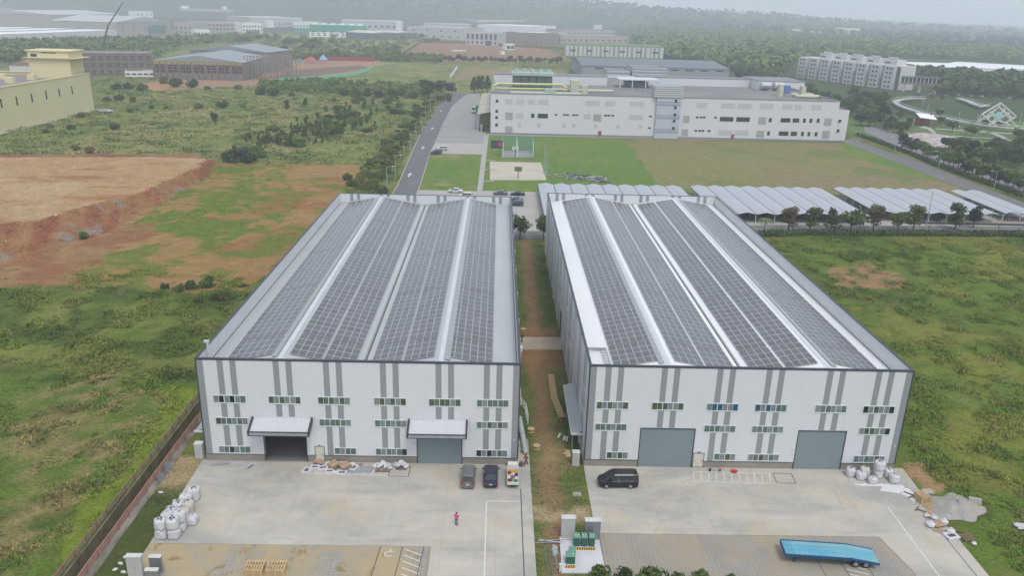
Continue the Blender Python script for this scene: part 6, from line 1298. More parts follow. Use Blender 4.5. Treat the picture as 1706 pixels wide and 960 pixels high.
b = MB(); b.box(x-.1, x+.1, y, y+.2, 0, 2.6); b.build('stand', tl, t)
g2 = random.Random(8)
b = MB()
for k in range(150): x = 24+g2.random()*14; y = 273.5+g2.random()*10+(x-24)*-.35; s = g2.uniform(.3, 1.3); b.obox((x, y), (math.cos(k), math.sin(k)), None, s, .12+.2*g2.random(), .02, .12+.35*g2.random(), k % 3)
tag(b.build('stacked_steel_parts', [mat('scrap_grey', (.20, .21, .20), .7, .3, 2), mat('scrap_dark', (.09, .10, .09), .7, .3, 2), mat('scrap_pale', (.42, .43, .42), .6, .2, 2)]), 'low field of stacked steel parts lying on the lawn right of the court', 'steel parts', kind='stuff')
b = MB()
for k in range(34): x = 16.8+g2.random()*6; y = 276+g2.random()*6; b.obox((x, y), (math.cos(k), math.sin(k)), None, g2.uniform(.2, .6), .15, .02, .2, k % 2)
tag(b.build('scattered_scrap', [mat('scrap_pale', (.42,.43,.42)), mat('scrap_brown', (.3, .24, .18), .8, .2)]), 'scattered scrap pieces beside the two tall poles', 'scrap', kind='stuff')
# ================================================================ BUILDINGS BEYOND
wind = mat('far_window_dark', (.035, .045, .055), .2, .15, .5, spec=.6); pale = mat('pale_wall', (.68, .68, .68), .8, .03, .05); palew = mat('far_white_wall', (.88, .89, .90), .75, .03, .05)
def wallmat(nm, c, lx=None, lz=None, d=.93):
    m = mat(nm, c, .75, .03, .05, var2=.02)
    if lx: add_lines(m, 0, lx, .12, d)
    if lz: add_lines(m, 2, lz, .12, d)
    return m
def bld(name, label, p0, p1, depth, h, wm, rm, cat='building', parapet=.8, roof='flat', rise=3.0, group=None):
    """box building: base corners p0->p1 along the front, seen side; depth away from the camera. Local frame: x along the front."""
    p0 = Vector(p0); p1 = Vector(p1); L = (p1-p0).length; rz = math.atan2(p1.y-p0.y, p1.x-p0.x)
    t = thing(name, label, cat, (0,0,0), group)
    b = MB(); 
    if roof == 'flat':
        th = .4; b.box(0, L, 0, th, 0, h); b.box(0, L, depth-th, depth, 0, h); b.box(0, th, th, depth-th, 0, h); b.box(L-th, L, th, depth-th, 0, h); b.build('wall', wm, t)
        b = MB(); b.box(th, L-th, th, depth-th, h-parapet-.3, h-parapet); b.build('roof', rm, t)
        b = MB(); b.box(-.1, L+.1, -.1, th+.1, h, h+.15); b.box(-.1, L+.1, depth-th-.1, depth+.1, h, h+.15); b.box(-.1, th+.1, th+.1, depth-th-.1, h, h+.15); b.box(L-th-.1, L+.1, th+.1, depth-th-.1, h, h+.15); b.build('parapet_cap', rm, t)
    elif roof == 'gable_x':      # ridge along x
        b.box(0, L, 0, depth, 0, h); b.build('wall', wm, t); b = MB(); b.add([(-.6,-.6,h),(L+.6,-.6,h),(L+.6,depth+.6,h),(-.6,depth+.6,h),(-.6,depth/2,h+rise),(L+.6,depth/2,h+rise)], [(0,1,5,4),(2,3,4,5),(0,4,3),(1,2,5),(0,3,2,1)]); b.build('roof', rm, t)
    elif roof == 'gable_y':
        b.box(0, L, 0, depth, 0, h); b.build('wall', wm, t); b = MB(); b.add([(-.6,-.6,h),(L+.6,-.6,h),(L+.6,depth+.6,h),(-.6,depth+.6,h),(L/2,-.6,h+rise),(L/2,depth+.6,h+rise)], [(0,1,4),(1,2,5,4),(2,3,5),(3,0,4,5),(0,3,2,1)]); b.build('roof', rm, t)
    t['fin'] = 0; del t['fin']
    return t, L, (p0.x, p0.y, 0), rz
def fin(t, loc, rz): t.location = loc; t.rotation_euler = (0, 0, rz)
def winbox(t, x0, x1, z0, z1, m=wind, y=0, name='window', d=.12, fr=None):
    b = MB(); b.box(x0, x1, y-d, y+.1, z0, z1); o = b.build(name, m, t)
    if fr: b = MB(); b.box(x0-.15, x1+.15, y-d-.05, y+.05, z0-.2, z0); b.box(x0-.15, x1+.15, y-d-.05, y+.05, z1, z1+.15); b.build('frame', fr, o)
    return o
def winrow(t, x0, x1, n, z0, z1, ww, m=wind, y=0, name='window'):
    for k in range(n): c = x0+(x1-x0)*(k+.5)/n; winbox(t, c-ww/2, c+ww/2, z0, z1, m, y, name)
def rbox(t, name, x0, x1, y0, y1, z0, z1, m): b = MB(); b.box(x0, x1, y0, y1, z0, z1); return b.build(name, m, t)
# ---- the long white factory
bw = wallmat('factory_panel', (.72, .72, .745), 5.5, None, .95); deck = mat('factory_roof', (.24, .235, .235), .9, .1, .05); add_stain(deck, (.30, .27, .23), .5, .65, .05, 1, 1, .7); capg = mat('factory_cap', (.25, .26, .28), .7); louv = mat('louvre_grey', (.44, .43, .42), .6, .05); add_lines(louv, 2, .4, .12, .8); panelp = mat('panel_pale', (.57, .57, .565), .6, .04); blueg = mat('tower_blue', (.52, .57, .66), .7); band = mat('tower_band', (.34, .38, .43), .6); creamp = mat('cream_duct', (.60, .60, .46), .5); yel = mat('yellow_pipe', (.66, .66, .30), .5); greenm = mat('cooling_green', (.42, .54, .48), .6); tank = mat('tank_steel', (.62, .64, .66), .25, .08, metal=.6)
t = thing('long_factory', 'long white factory with striped stair tower across the lawn behind the warehouses', 'factory', (0,0,0)); FX0, FX1, Fy = -3.9, 157.8, 374.0
PZ = lambda px, py: (float(FY(px, py, Fy)[0]), float(FY(px, py, Fy)[2]))
b = MB(); b.box(FX0, FX1, Fy, Fy+.5, 0, 18.6); b.box(FX0, FX0+.5, Fy+.5, 497, 0, 18.6); b.box(FX1-.5, FX1, Fy+.5, 470, 0, 18.6); b.box(FX0+.5, FX1, 497, 497.5, 0, 18.6); b.box(FX1, 163, Fy+.3, 385, 0, 14.8); b.build('wall', bw, t)
b = MB(); b.box(FX0+.5, FX1-.5, Fy+.5, 497, 16.9, 17.4); b.box(FX1+.01, 162.6, Fy+.7, 384.6, 14.81, 14.9); b.build('roof', deck, t)
b = MB(); b.box(FX0-.1, FX1+.1, Fy-.15, Fy+1.3, 18.6, 18.95); b.box(FX0-.1, FX0+.9, Fy+1.3, 497, 18.6, 18.95); b.box(FX1-.9, FX1+.1, Fy+1.3, 470, 18.6, 18.95); b.build('parapet_cap', capg, t)
b = MB(); b.box(FX0-.1, 163.1, Fy-.25, Fy, 0, .8); b.build('base_strip', capg, t)
# windows measured on the facade: (zoom px in the two enlargements)
def zl(a, b_): return (810+a/5.687, 100+b_/5.687)
def zr(a, b_): return (1100+a/5.331, 100+b_/5.331)
FW = [(zl, 'd', [(425,457,506,545),(487,585,508,548),(648,672,510,524),(727,757,512,525),(759,785,512,525),(814,844,513,526),(846,872,513,526),(1116,1145,517,531),(1148,1174,517,531),(1186,1213,517,532),(1542,1570,525,539),(1608,1634,525,540),(1533,1560,636,649),(1598,1625,636,650),
            (90,115,373,400),(88,113,470,497),(86,111,530,557),(86,110,600,627)]),
      (zr, 'd', [(315,340,500,515),(350,374,500,515),(377,403,500,515),(479,503,502,517),(527,650,506,542),(673,797,508,545),(962,992,514,550),(1067,1157,516,551),(1174,1236,517,553),(1265,1295,518,554),(1323,1353,519,555),(1387,1417,520,556),(1583,1608,528,552),(303,328,620,634),(338,363,620,634),(366,392,620,634),(420,445,621,636),
            (947,975,632,668),(1050,1140,634,670),(1157,1217,636,672),(1248,1277,637,673),(1306,1334,638,674),(1368,1398,640,676),(1568,1593,615,640)]),
      (zl, 'l', [(182,252,497,565),(180,250,628,692),(1013,1093,512,577)]), (zr, 'l', [(200,262,495,555),(188,250,614,673),(866,942,507,570),(851,926,627,687),(1452,1527,518,580),(1432,1508,628,697)]),
      (zl, 'p', [(182,250,370,415),(287,357,372,417),(394,463,373,418),(489,592,375,420),(937,1077,385,430),(1122,1222,388,433),(1358,1498,392,435),(283,352,502,547),(921,992,512,557),(1350,1486,520,565),(302,332,595,635),(482,515,597,637),(720,752,602,640),(813,846,603,643),(1024,1056,607,645),(1232,1265,610,650),(1444,1476,613,652)]),
      (zr, 'p', [(323,419,378,425),(540,668,383,428),(687,814,386,430),(882,1012,389,432),(1083,1177,391,434),(1190,1256,393,438),(1340,1438,398,441),(512,640,623,665),(656,786,624,668)])]
for fn, kd, L in FW:
    for (a0, a1, b0, b1) in L:
        xa, za = PZ(*fn(a0, b1)); xb, zb = PZ(*fn(a1, b0)); winbox(t, xa, xb, za, zb, {'d': wind, 'l': louv, 'p': panelp}[kd], Fy, {'d': 'window', 'l': 'louvre', 'p': 'wall_panel'}[kd], .10 if kd != 'p' else .06)
# stair tower
b = MB(); b.box(72.6, 83.6, Fy-1.2, Fy+10, 0, 23.5); tw_ = b.build('stair_tower', blueg, t)
b = MB()
for z_ in (2.6, 9.0, 15.0): b.box(72.55, 83.65, Fy-1.26, Fy-1.1, z_, z_+.9); b.box(72.55, 83.65, Fy-1.26, Fy-1.1, z_+1.3, z_+1.8)
b.build('band', band, tw_)
b = MB()
for k in range(5): b.box(71.0, 84.2, Fy-1.6, Fy+10.5, 18.9+k*.95, 19.5+k*.95, 0)
b.box(71.4, 83.8, Fy-1.4, Fy+10.2, 18.6, 23.4, 1); b.box(71.2, 84.0, Fy-1.5, Fy+10.3, 23.4, 23.6, 1); b.build('crown_band', [mat('tower_white', (.6, .61, .62), .7), band], tw_)
for fn, L in ((zr, [(130,155,288,308),(122,147,346,372),(118,142,406,430),(112,137,470,495),(107,130,525,548),(100,124,590,612)]),):
    for (a0, a1, b0, b1) in L: xa, za = PZ(*fn(a0, b1)); xb, zb = PZ(*fn(a1, b0)); winbox(tw_, xa, xb, za, zb, wind, Fy-1.25)
# penthouses
for x0, x1, y0, y1, h, nm in ((-3.2, 58, 441, 452, 22.0, 'left'), (76, 139, 452, 462, 21.6, 'middle'), (139, 164, 438, 468, 22.0, 'right')):
    o = rbox(t, 'penthouse', x0, x1, y0, y1, 17.4, h, bw); rbox(o, 'cap', x0-.2, x1+.2, y0-.2, y1+.2, h, h+.3, capg)
o = rbox(t, 'rooftop_shed', 63, 84, 430, 446, 21.4, 21.9, canm)
for x in (63.5, 70, 77, 83.5): rbox(o, 'post', x-.25, x+.25, 430.2, 430.7, 17.4, 21.4, canm)
rbox(o, 'equipment', 67, 79, 434, 442, 17.4, 20.4, mat('equip_blue', (.16, .20, .28), .6, .4, .4))
b = MB(); [b.box(6.5+k*4.0, 10.2+k*4.0, 408, 420, 17.4, 24.2) for k in range(5)]; o = b.build('cooling_tower', mat('cooling_dark', (.10, .14, .14), .7, .2), t)
b = MB(); b.box(6, 27, 407.5, 420.5, 24.2, 25.6); [b.lathe([(1.5,0),(1.5,1.2)], (8.4+k*4.0, 414, 25.6), 12) for k in range(5)]; b.build('fan_deck', greenm, o)
b = MB(); b.path([(-3, 384, 18.9), (-3, 384, 21), (-1, 390, 21.6), (30, 392, 21.6), (32, 388, 20.5)], .55, n=8); b.path([(-2, 382, 20.2), (30, 384, 20.2)], .4, n=8); b.build('yellow_pipe', yel, t)
b = MB(); b.path([(5, 380, 18.6), (40, 381, 18.6)], .6, n=8); b.path([(28, 395, 18.8), (55, 396, 18.8)], .7, n=8); b.box(34, 38, 390, 396, 17.4, 24, 0); b.box(38.5, 41, 380, 384, 17.4, 22.5, 0); b.build('duct', creamp, t)
rbox(t, 'green_unit', 21, 26, 380, 384, 17.4, 20.5, greenm)
b = MB(); b.tube((140, 436, 20), (145, 436, 20), 1.9, n=14); b.tube((147, 436, 20), (152, 436, 20), 1.9, n=14); b.build('steel_tank', tank, t)
b = MB(); b.box(149, 151, 400, 404, 17.4, 23); b.box(140, 142, 406, 410, 17.4, 23); b.path([(146, 405, 18.6), (156, 403, 18.6)], .9, n=8); b.path([(146, 400, 18.3), (157, 398, 18.3)], .9, n=8); b.build('duct', creamp, t)
rbox(t, 'blue_unit', 143, 146, 408, 411, 18.5, 22.5, mat('unit_blue', (.12, .22, .5), .5))
b = MB(); b.hexa([(-10.5,385,7.4),(-4.0,385,8.6),(-4.0,480,8.6),(-10.5,480,7.4),(-10.5,385,7.7),(-4.0,385,8.9),(-4.0,480,8.9),(-10.5,480,7.7)]); lc = b.build('loading_canopy', mat('canopy_beige', (.52, .48, .40), .7, .15, .3), t)
for k in range(6): rbox(lc, 'post', -10.3, -10, 386+k*18, 386.3+k*18, 0, 7.4, canm)
for a0, b0 in ((1075, 712),):
    x, z_ = PZ(*zl(a0, b0)); rbox(t, 'red_door', x-.7, x+.7, Fy-.3, Fy, .1, 2.6, mat('red_door', (.35, .08, .09), .6))
x, z_ = PZ(*zr(640, 690)); rbox(t, 'red_door', x-.7, x+.7, Fy-.3, Fy, .1, 2.6, mat('red_door', (.35,.08,.09)))
make_lot = thing('forklift', 'dark forklift standing under the loading canopy of the long factory', 'forklift', (-8.2, 383, 0)); rbox(make_lot, 'body', -9.3, -7.3, 381.8, 384.2, .5, 1.7, blackm); rbox(make_lot, 'mast', -8.8, -7.8, 381.2, 381.5, .2, 3.4, steel); rbox(make_lot, 'roof_guard', -9.1, -7.5, 382.2, 384, 2.7, 2.85, blackm)
for sx_ in (-1, 1):
    for yy in (382.2, 383.8): b = MB(); b.tube((-8.3+sx_*1.0, yy, .45), (-8.3+sx_*.75, yy, .45), .45, n=12); b.build('wheel', blackm, make_lot)
truck('delivery_truck', 'white cab truck with a green box body parked left of the long factory', (-11.5, 449, .03), PI, tw, mat('box_green', (.02, .28, .10), .5)).scale = (2.2, 2.2, 2.0)
# ---- long yellow factory at the left edge
ym = wallmat('yellow_wall', (.74, .68, .41), None, 3.2, .96); yr = mat('yellow_roof_deck', (.27, .24, .24), .85, .1, .1); yc = mat('yellow_cap', (.78, .69, .41), .7, .03)
t = thing('yellow_factory', 'long pale yellow factory with roof tower at the left edge', 'factory', (-211, 425, 0)); x1 = -211.0; Y0, Y1 = 250, 425
b = MB(); b.box(x1-.5, x1, Y0, Y1, 0, 18.4); b.box(x1-90, x1-.5, Y1-.5, Y1, 0, 18.4); b.box(x1-90, x1-.5, Y0, Y0+.5, 0, 18.4); b.build('wall', ym, t)
b = MB(); b.box(x1-90, x1-.5, Y0+.5, Y1-.5, 16.6, 17.0); b.build('roof', yr, t); b = MB(); b.box(x1-.9, x1+.2, Y0, Y1+.2, 18.4, 18.9); b.box(x1-90, x1-.9, Y1-.9, Y1+.2, 18.4, 18.9); b.build('parapet_cap', yc, t)
for k in range(6):
    for j in range(2): o = rbox(t, 'skylight', x1-16-j*14-2+(k % 2)*0, x1-16-j*14+1.5, 310+k*18, 313+k*18, 17.0, 19.6, yc)
b = MB(); b.box(x1-22, x1-2, 411, 424.4, 17, 29.8); b.hexa([(x1-24,410,26),(x1+.5,410,26),(x1+.5,425.5,26),(x1-24,425.5,26),(x1-24,409.4,26.8),(x1+2.0,409.4,26.8),(x1+2.0,426,26.8),(x1-24,426,26.8)]); b.box(x1-23, x1-1, 410.5, 425, 29.8, 30.4); o = b.build('roof_tower', yc, t)
rbox(o, 'window', x1-20.5, x1-17.5, 410.9, 411, 27.2, 28.6, wind); rbox(o, 'window', x1-15, x1-8, 410.9, 411, 29.0, 29.4, wind)
for px, py in ((2,172),(28,168),(53,163),(77,158),(98.5,153.5),(120,150)):
    d = ray(px, py); k = x1/d[0]; P = CAMP+k*d; rbox(t, 'window', x1-.05, x1+.06, P[1]-.55, P[1]+.55, P[2]-1.9, P[2]+1.9, wind)
b = MB(); b.box(x1, x1+2.2, Y0, Y1+3, .0, .35); b.build('base_kerb', lotm, t)
for k in range(2): put(make_car('parked_car', 'white car parked %s at the far corner of the yellow factory' % ('left' if k else 'right'), 'car', 'sedan', (.6,.62,.64), None, False), *G(180+k*-6, 186.5), .05, .3)
sheet('far_parking', GP((165,182),(196,176),(190,183),(170,188)), .03, asph2, .1)
# ---- generic list of far buildings
fr1 = wallmat('far_grey_wall', (.52, .52, .54), 6, None, .9); fr2 = wallmat('far_brown_wall', (.27, .20, .19), 6, None, .9); fr3 = wallmat('far_beige_wall', (.43, .40, .38), 8, 4, .92); rf1 = mat('far_roof_grey', (.48, .49, .51), .7, .06, .05); rf2 = mat('far_roof_white', (.86, .88, .90), .6, .04, .05); rf3 = mat('far_roof_red', (.36, .20, .17), .8); rf4 = mat('far_roof_dark', (.17, .20, .22), .7); greenw = mat('green_cladding', (.07, .35, .25), .7, .05, .05)
def far(name, label, pa, pb, pt, depth, wm, rm, rows=(), roof='flat', rise=3, cat='building', par=.8, extra=None):
    p0, p1 = G(*pa), G(*pb); h = HT(pa[0], pa[1], pa[0], pt); t, L, loc, rz = bld(name, label, p0, p1, depth, h, wm, rm, cat, par, roof, rise)
    for (z0, z1, n, ww) in rows: winrow(t, 0, L, n, z0*h, z1*h, ww)
    if extra: extra(t, L, h, depth)
    fin(t, loc, rz); return t
# building under construction and the big shed beside it
scf = mat('scaffold_pole', (.30, .25, .23), .7, .2, 1); srf = mat('shed_roof_grey', (.30, .33, .36), .6, .05, .05); add_lines(srf, 0, 4, .15, .9); scn = mat('scaffold_net', (.32, .30, .31), .9, .2, .3); rbr2 = mat('primer_red', (.34, .09, .06), .7); cfr = mat('concrete_frame', (.36, .33, .31), .9, .1, .2)
def scaff(t, L, h, D, nx_=26, nz=7, side=True):
    b = MB()
    for k in range(nx_+1): x = L*k/nx_; b.box(x-.15, x+.15, -1.8, -1.5, 0, h+1.5)
    for k in range(nz+1): z = (h+1.2)*k/nz; b.box(0, L, -1.8, -1.5, z, z+.3)
    b.build('scaffold', scf, t)
    b = MB(); m_ = int(D/4)
    for k in range(m_+1): y = D*k/m_; b.box(L+1.5, L+1.8, y-.15, y+.15, 0, h+1.5)
    for k in range(nz+1): z = (h+1.2)*k/nz; b.box(L+1.5, L+1.8, 0, D, z, z+.3)
    b.build('side_scaffold', scf, t)
def frame_storeys(t, L, h, D):
    scaff(t, L, h, D)
    for k in range(3): winrow(t, 0, L, 9, h*(.08+.31*k), h*(.26+.31*k), L/9*.62, mat('dark_opening', (.11, .10, .105), .9), 0, 'window')
far('construction_building', 'concrete frame building wrapped in brown scaffolding behind the yellow factory', (138,127), (257,126), 88, 34, mat('frame_brown', (.25, .215, .20), .9, .15, .3), cfr, (), extra=frame_storeys)
def shed_extra(t, L, h, D):
    scaff(t, L, h*.62, D, 30, 4)
    b = MB(); n = 14
    for k in range(n+1): x = L*k/n; b.box(x-.35, x+.35, -.5, 0, 0, h-.2)
    b.build('steel_column', rbr2, t); b = MB(); b.box(0, L, -.4, -.1, h*.86, h*.98); b.build('yellow_beam', mat('beam_yellow', (.42, .36, .14), .7), t)
    winrow(t, 0, L, 7, h*.35, h*.8, L/7*.8, wind)
far('steel_shed', 'large unfinished steel shed with grey roof and red columns, nearer half', (258,131), (407,134), 101, 80, scn, srf, (), 'gable_y', 4.5, extra=shed_extra)
t, L, loc, rz = bld('steel_shed', 'farther half of the unfinished steel shed with grey roof', (-262, 703), (-194, 694), 50, 15.5, scn, srf, 'building', .5, 'gable_y', 4.5); scaff(t, L, 13, 50, 30, 5); fin(t, loc, rz)
t = thing('scaffold_frame', 'open scaffold frame at the right end of the steel shed', 'scaffold', (0,0,0)); b = MB()
for i in range(8):
    for j in range(3): b.box(i*5-.3, i*5+.3, j*8-.3, j*8+.3, 0, 16)
for k in range(5):
    for j in range(3): b.box(0, 35, j*8-.2, j*8+.2, k*4, k*4+.3)
b.build('scaffold', scf, t); fin(t, (*G(420,132), 0), .6)
far('site_office', 'low white site office in front of the scaffolded building', (209,128), (258,128), 118, 10, palew, rf2, ((.35,.6,5,3.0),))
# crane
t = thing('mobile_crane', 'mobile crane with long dark boom standing behind the scaffolded building', 'crane', (0,0,0)); cx_, cy_ = G(170, 90); dk = mat('crane_dark', (.05, .08, .10), .6)
b = MB(); b.box(cx_-5, cx_+5, cy_-1.5, cy_+1.5, 1, 3.2); b.box(cx_-2, cx_+1, cy_-1.4, cy_+1.4, 3.2, 5); b.build('carrier', mat('crane_orange', (.5, .2, .05), .6), t)
tip = FY(206, 2, cy_); mid = FY(180, 42, cy_); b = MB(); b.tube((cx_, cy_, 4), tuple(mid), 1.0, n=6, r2=.8); b.build('boom', dk, t); b = MB(); b.tube(tuple(mid), tuple(tip), .7, n=6, r2=.4); b.build('jib', dk, t)
for k in range(4): b = MB(); b.tube((cx_-4+k*2.6, cy_-1.6, .8), (cx_-4+k*2.6, cy_-1.2, .8), .8, n=12); b.build('wheel', blackm, t)
# long white sheds on the far left
def bigroof(t, L, h, D):
    for k in range(3): rbox(t, 'roof_gap', 0, L, D*(.22+.26*k), D*(.22+.26*k)+1.8, h+.2, h+.9, rf4)
    for k in range(24): rbox(t, 'column', L*k/24, L*k/24+1, -4, -3, 0, h*.8, pale)
far('long_shed', 'very long low shed with white roof bands behind the yellow factory', (-20,76), (196,64), 58, 210, pale, rf2, (), roof='flat', par=.3, extra=bigroof)
far('factory_hall', 'large grey hall with pale ribbed roof right of the long white-banded shed', (196,62), (286,58), 37, 110, fr3, rf1, ((.35,.75,5,1.4),), 'gable_y', 8, extra=lambda t, L, h, D: rbox(t, 'glass_front', L*.55, L*.88, -.4, 0, h*.15, h*.75, mat('far_teal_glass', (.10, .22, .24), .3)))
far('factory_hall', 'rear grey hall whose wide roof rises over the white-banded shed', (88,46), (205,43), 24, 170, fr3, rf1, (), 'gable_x', 6)
far('office_block', 'small grey block on top of the rear hall roof line, far left', (116,30), (141,30), 16, 30, fr3, rf1)
far('office_block', 'pale office block on the roof line left of the crane tip', (228,34), (256,34), 18, 30, palew, rf2, ((.5,.75,4,3),))
far('office_block', 'grey concrete block at the far left edge of the skyline', (-10,34), (24,34), 12, 60, fr3, rf1, ((.2,.4,6,3),(.55,.75,6,3)))
far('office_block', 'low long grey block right of the far left concrete block', (24,34), (70,33), 20, 50, fr3, rf1, ((.4,.65,8,3),))
far('office_block', 'big grey block with two roof houses at the top, left of centre', (300,31), (389,33), 13, 80, fr3, rf1, ((.2,.35,10,3),(.45,.6,10,3),(.7,.85,10,3)), extra=lambda t, L, h, D: (rbox(t, 'roof_house', 5, 25, 5, 20, h, h+7, palew), rbox(t, 'roof_house', L-30, L-18, 5, 20, h, h+8, palew)))
far('office_block', 'square grey brown block in front of the big grey block', (291,58), (322,59), 36, 50, fr3, rf1, ((.15,.3,4,3),(.5,.65,4,3)))
far('office_block', 'long two-storey grey building right of the square brown block', (322,52), (408,53), 36, 60, fr3, rf1, ((.2,.4,14,4),(.6,.8,14,4)))
far('white_row_house', 'small white building right of the grey hall with teal glass', (325,60), (350,60), 49, 20, palew, rf2, ((.25,.55,5,3),))
far('white_row_house', 'small white house with windows above the tree belt, left of centre', (405,54), (438,54), 38, 40, palew, rf2, ((.15,.35,7,3),(.55,.75,7,3)))
far('factory_hall', 'grey factory with long roof edge behind the white one, left of centre', (418,46), (504,46), 28, 100, fr1, rf2, ((.3,.45,12,4),))
far('white_row_house', 'white stair building standing before the grey factory, left of centre', (446,47), (457,47), 33, 16, palew, rf2)
far('white_row_house', 'white low building left of the green clad factory', (488,47), (520,48), 36, 60, palew, rf2, ((.3,.5,6,4),))
far('green_annex', 'low dark green annex left of the green clad factory', (490,56), (515,57), 47, 25, greenw, rf1)
def gx(t, L, h, D):
    rbox(t, 'white_base', -.3, L+.3, -.5, -.02, 0, h*.42, palew); winrow(t, 0, L, 9, h*.12, h*.2, 5, wind, -.55); winrow(t, 0, L, 9, h*.27, h*.34, 5, wind, -.55); winrow(t, 0, L, 6, h*.40, h*.5, 6, wind, -.55)
    for k in range(6): rbox(t, 'roof_vent', L*(k+.5)/6-3, L*(k+.5)/6+3, D*.2, D*.5, h, h+2, rf2)
far('green_factory', 'factory clad in green above a white base, in the far centre left', (516,61), (607,63), 40, 70, greenw, rf2, (), extra=gx)
far('factory_hall', 'long white factory behind the green clad one', (570,52), (672,54), 33, 80, fr1, rf2, ((.4,.6,10,5),), extra=lambda t, L, h, D: rbox(t, 'stair_house', L*.88, L*.97, -3, 0, 0, h*1.05, palew))
far('open_shed', 'open shed with two cream gables in the far centre', (621,66), (659,65), 55, 60, mat('shed_dark', (.10, .13, .17), .7), mat('far_roof_cream', (.62, .58, .48), .7), (), 'gable_y', 3)
far('open_shed', 'right hand gable of the cream roofed open shed', (659,65), (695,64), 55, 60, mat('shed_dark', (.10,.13,.17)), mat('far_roof_cream', (.62,.58,.48)), (), 'gable_y', 3)
far('factory_hall', 'grey hall with small dark windows in the far centre', (678,62), (770,66), 43, 90, fr1, rf1, ((.15,.25,7,5),(.65,.75,4,5)))
far('factory_hall', 'white roofed hall directly behind the grey hall in the far centre', (706,56), (782,58), 38, 60, fr1, rf2)
far('glass_office', 'grey glazed office with tall windows and dark gate, far centre', (776,74), (829,76), 53, 50, fr1, rf1, ((.45,.9,7,4),(.1,.32,7,3)), extra=lambda t, L, h, D: rbox(t, 'dark_gate', L*.62, L*.8, -.4, 0, 0, h*.38, wind))
far('factory_hall', 'hall with a long bright white roof above the brown building', (795,56), (886,60), 40, 120, palew, rf2)
far('office_block', 'dark grey roofed long building behind the white roofed hall', (796,44), (876,45), 32, 100, fr1, rf4)
far('brown_building', 'brown clad building right of the glazed office in the far centre', (838,71), (905,74), 52, 70, fr2, rf2, ((.1,.2,9,3),))
far('white_row_house', 'white roofed low building right of the brown clad building', (907,64), (936,65), 54, 50, fr1, rf2)
far('office_block', 'pink grey low building behind the green striped one', (934,72), (1046,73), 58, 60, mat('pinkish', (.45, .37, .34), .8), mat('pinkroof', (.42, .36, .33), .8), ((.3,.5,12,4),))
far('office_block', 'grey building with red roof strip behind the pink grey one', (938,61), (1024,61), 49, 60, fr3, rf3, ((.4,.6,12,4),))
# green striped building
def stripes(t, L, h, D):
    sm = mat('stripe_green', (.25, .32, .17), .8); ww_ = mat('stripe_white', (.62, .64, .64), .7); n = 22
    for k in range(n):
        x = L*(k+.3)/n; o = winbox(t, x, x+L/n*(.55 if k % 3 else .75), .5, h-2, ww_, 0, 'white_panel', .3)
    for k in range(6): winbox(t, L*(k+.35)/6, L*(k+.35)/6+7, h*.42, h*.55, wind, -.32)
far('striped_building', 'long building with green and white vertical stripes beyond the long factory', (940,93), (1104,98), 72, 45, mat('stripe_green', (.25,.32,.17)), mat('green_roof', (.28, .34, .24), .8), (), extra=stripes)
# grey metal factory behind the long factory
t, L, loc, rz = bld('grey_factory', 'grey metal factory with wide dark roof directly behind the long white factory', (70, 700), (196, 700), 120, 11, wallmat('grey_metal_wall', (.33, .36, .38), 3, None, .92), rf4, 'factory', .6, 'gable_x', 3.5)
winrow(t, 8, L-2, 9, 8.6, 9.6, 7); winrow(t, 30, L-2, 9, 2, 4, 1.2); fin(t, loc, rz)
t, L, loc, rz = bld('striped_penthouse', 'small banded grey and white block between the two factories', (84, 520), (106, 520), 26, 22.5, mat('tower_white', (.6,.61,.62)), capg, 'building', .5)
for k in range(6): rbox(t, 'band', -.3, L+.3, -.3, 26.3, 11.5+k*1.9, 12.2+k*1.9, band)
fin(t, loc, rz)
t, L, loc, rz = bld('striped_penthouse', 'lower banded block left of the banded grey and white one', (68, 522), (83, 522), 20, 20, mat('tower_white', (.6,.61,.62)), capg, 'building', .5)
for k in range(4): rbox(t, 'band', -.3, L+.3, -.3, 20.3, 12.5+k*1.9, 13.2+k*1.9, band)
fin(t, loc, rz)
# ---- dormitory with stepped bays
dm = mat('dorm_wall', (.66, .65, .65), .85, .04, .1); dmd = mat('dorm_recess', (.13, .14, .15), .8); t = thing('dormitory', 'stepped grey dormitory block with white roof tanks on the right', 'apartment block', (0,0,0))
A = Vector(G(1330, 128)); Bp = Vector(G(1494, 150)); Lh = (Bp-A).length; rz = math.atan2(Bp.y-A.y, Bp.x-A.x); H_ = 19.0
b = MB(); b.box(0, Lh, 0, 16, 0, H_); b.build('wall', dm, t)
for k in range(8):
    x = Lh*k/8+1; o = rbox(t, 'bay', x, x+Lh/8*.72, -3.2, 0, 0, H_*(.97), dm)
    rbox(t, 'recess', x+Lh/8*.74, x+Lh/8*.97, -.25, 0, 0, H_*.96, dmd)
    for fl_ in range(5):
        for c_ in (.18, .44): winbox(o, x+Lh/8*c_, x+Lh/8*(c_+.13), 1.6+fl_*3.6, 3.0+fl_*3.6, wind, -3.2)
for k in range(5):
    x = Lh*(.16+.16*k); o = rbox(t, 'roof_house', x, x+Lh*.12, 5, 15, H_, H_+4.2, dm); winbox(o, x+2, x+8, H_+1.2, H_+2.2, wind, 5)
    b = MB(); [b.tube((x+2+j*4, 8, H_+5.2), (x+4.6+j*4, 8, H_+5.2), .9, n=10) for j in range(3)]; b.build('roof_tank', tank, o)
fin(t, (A.x, A.y, 0), rz)
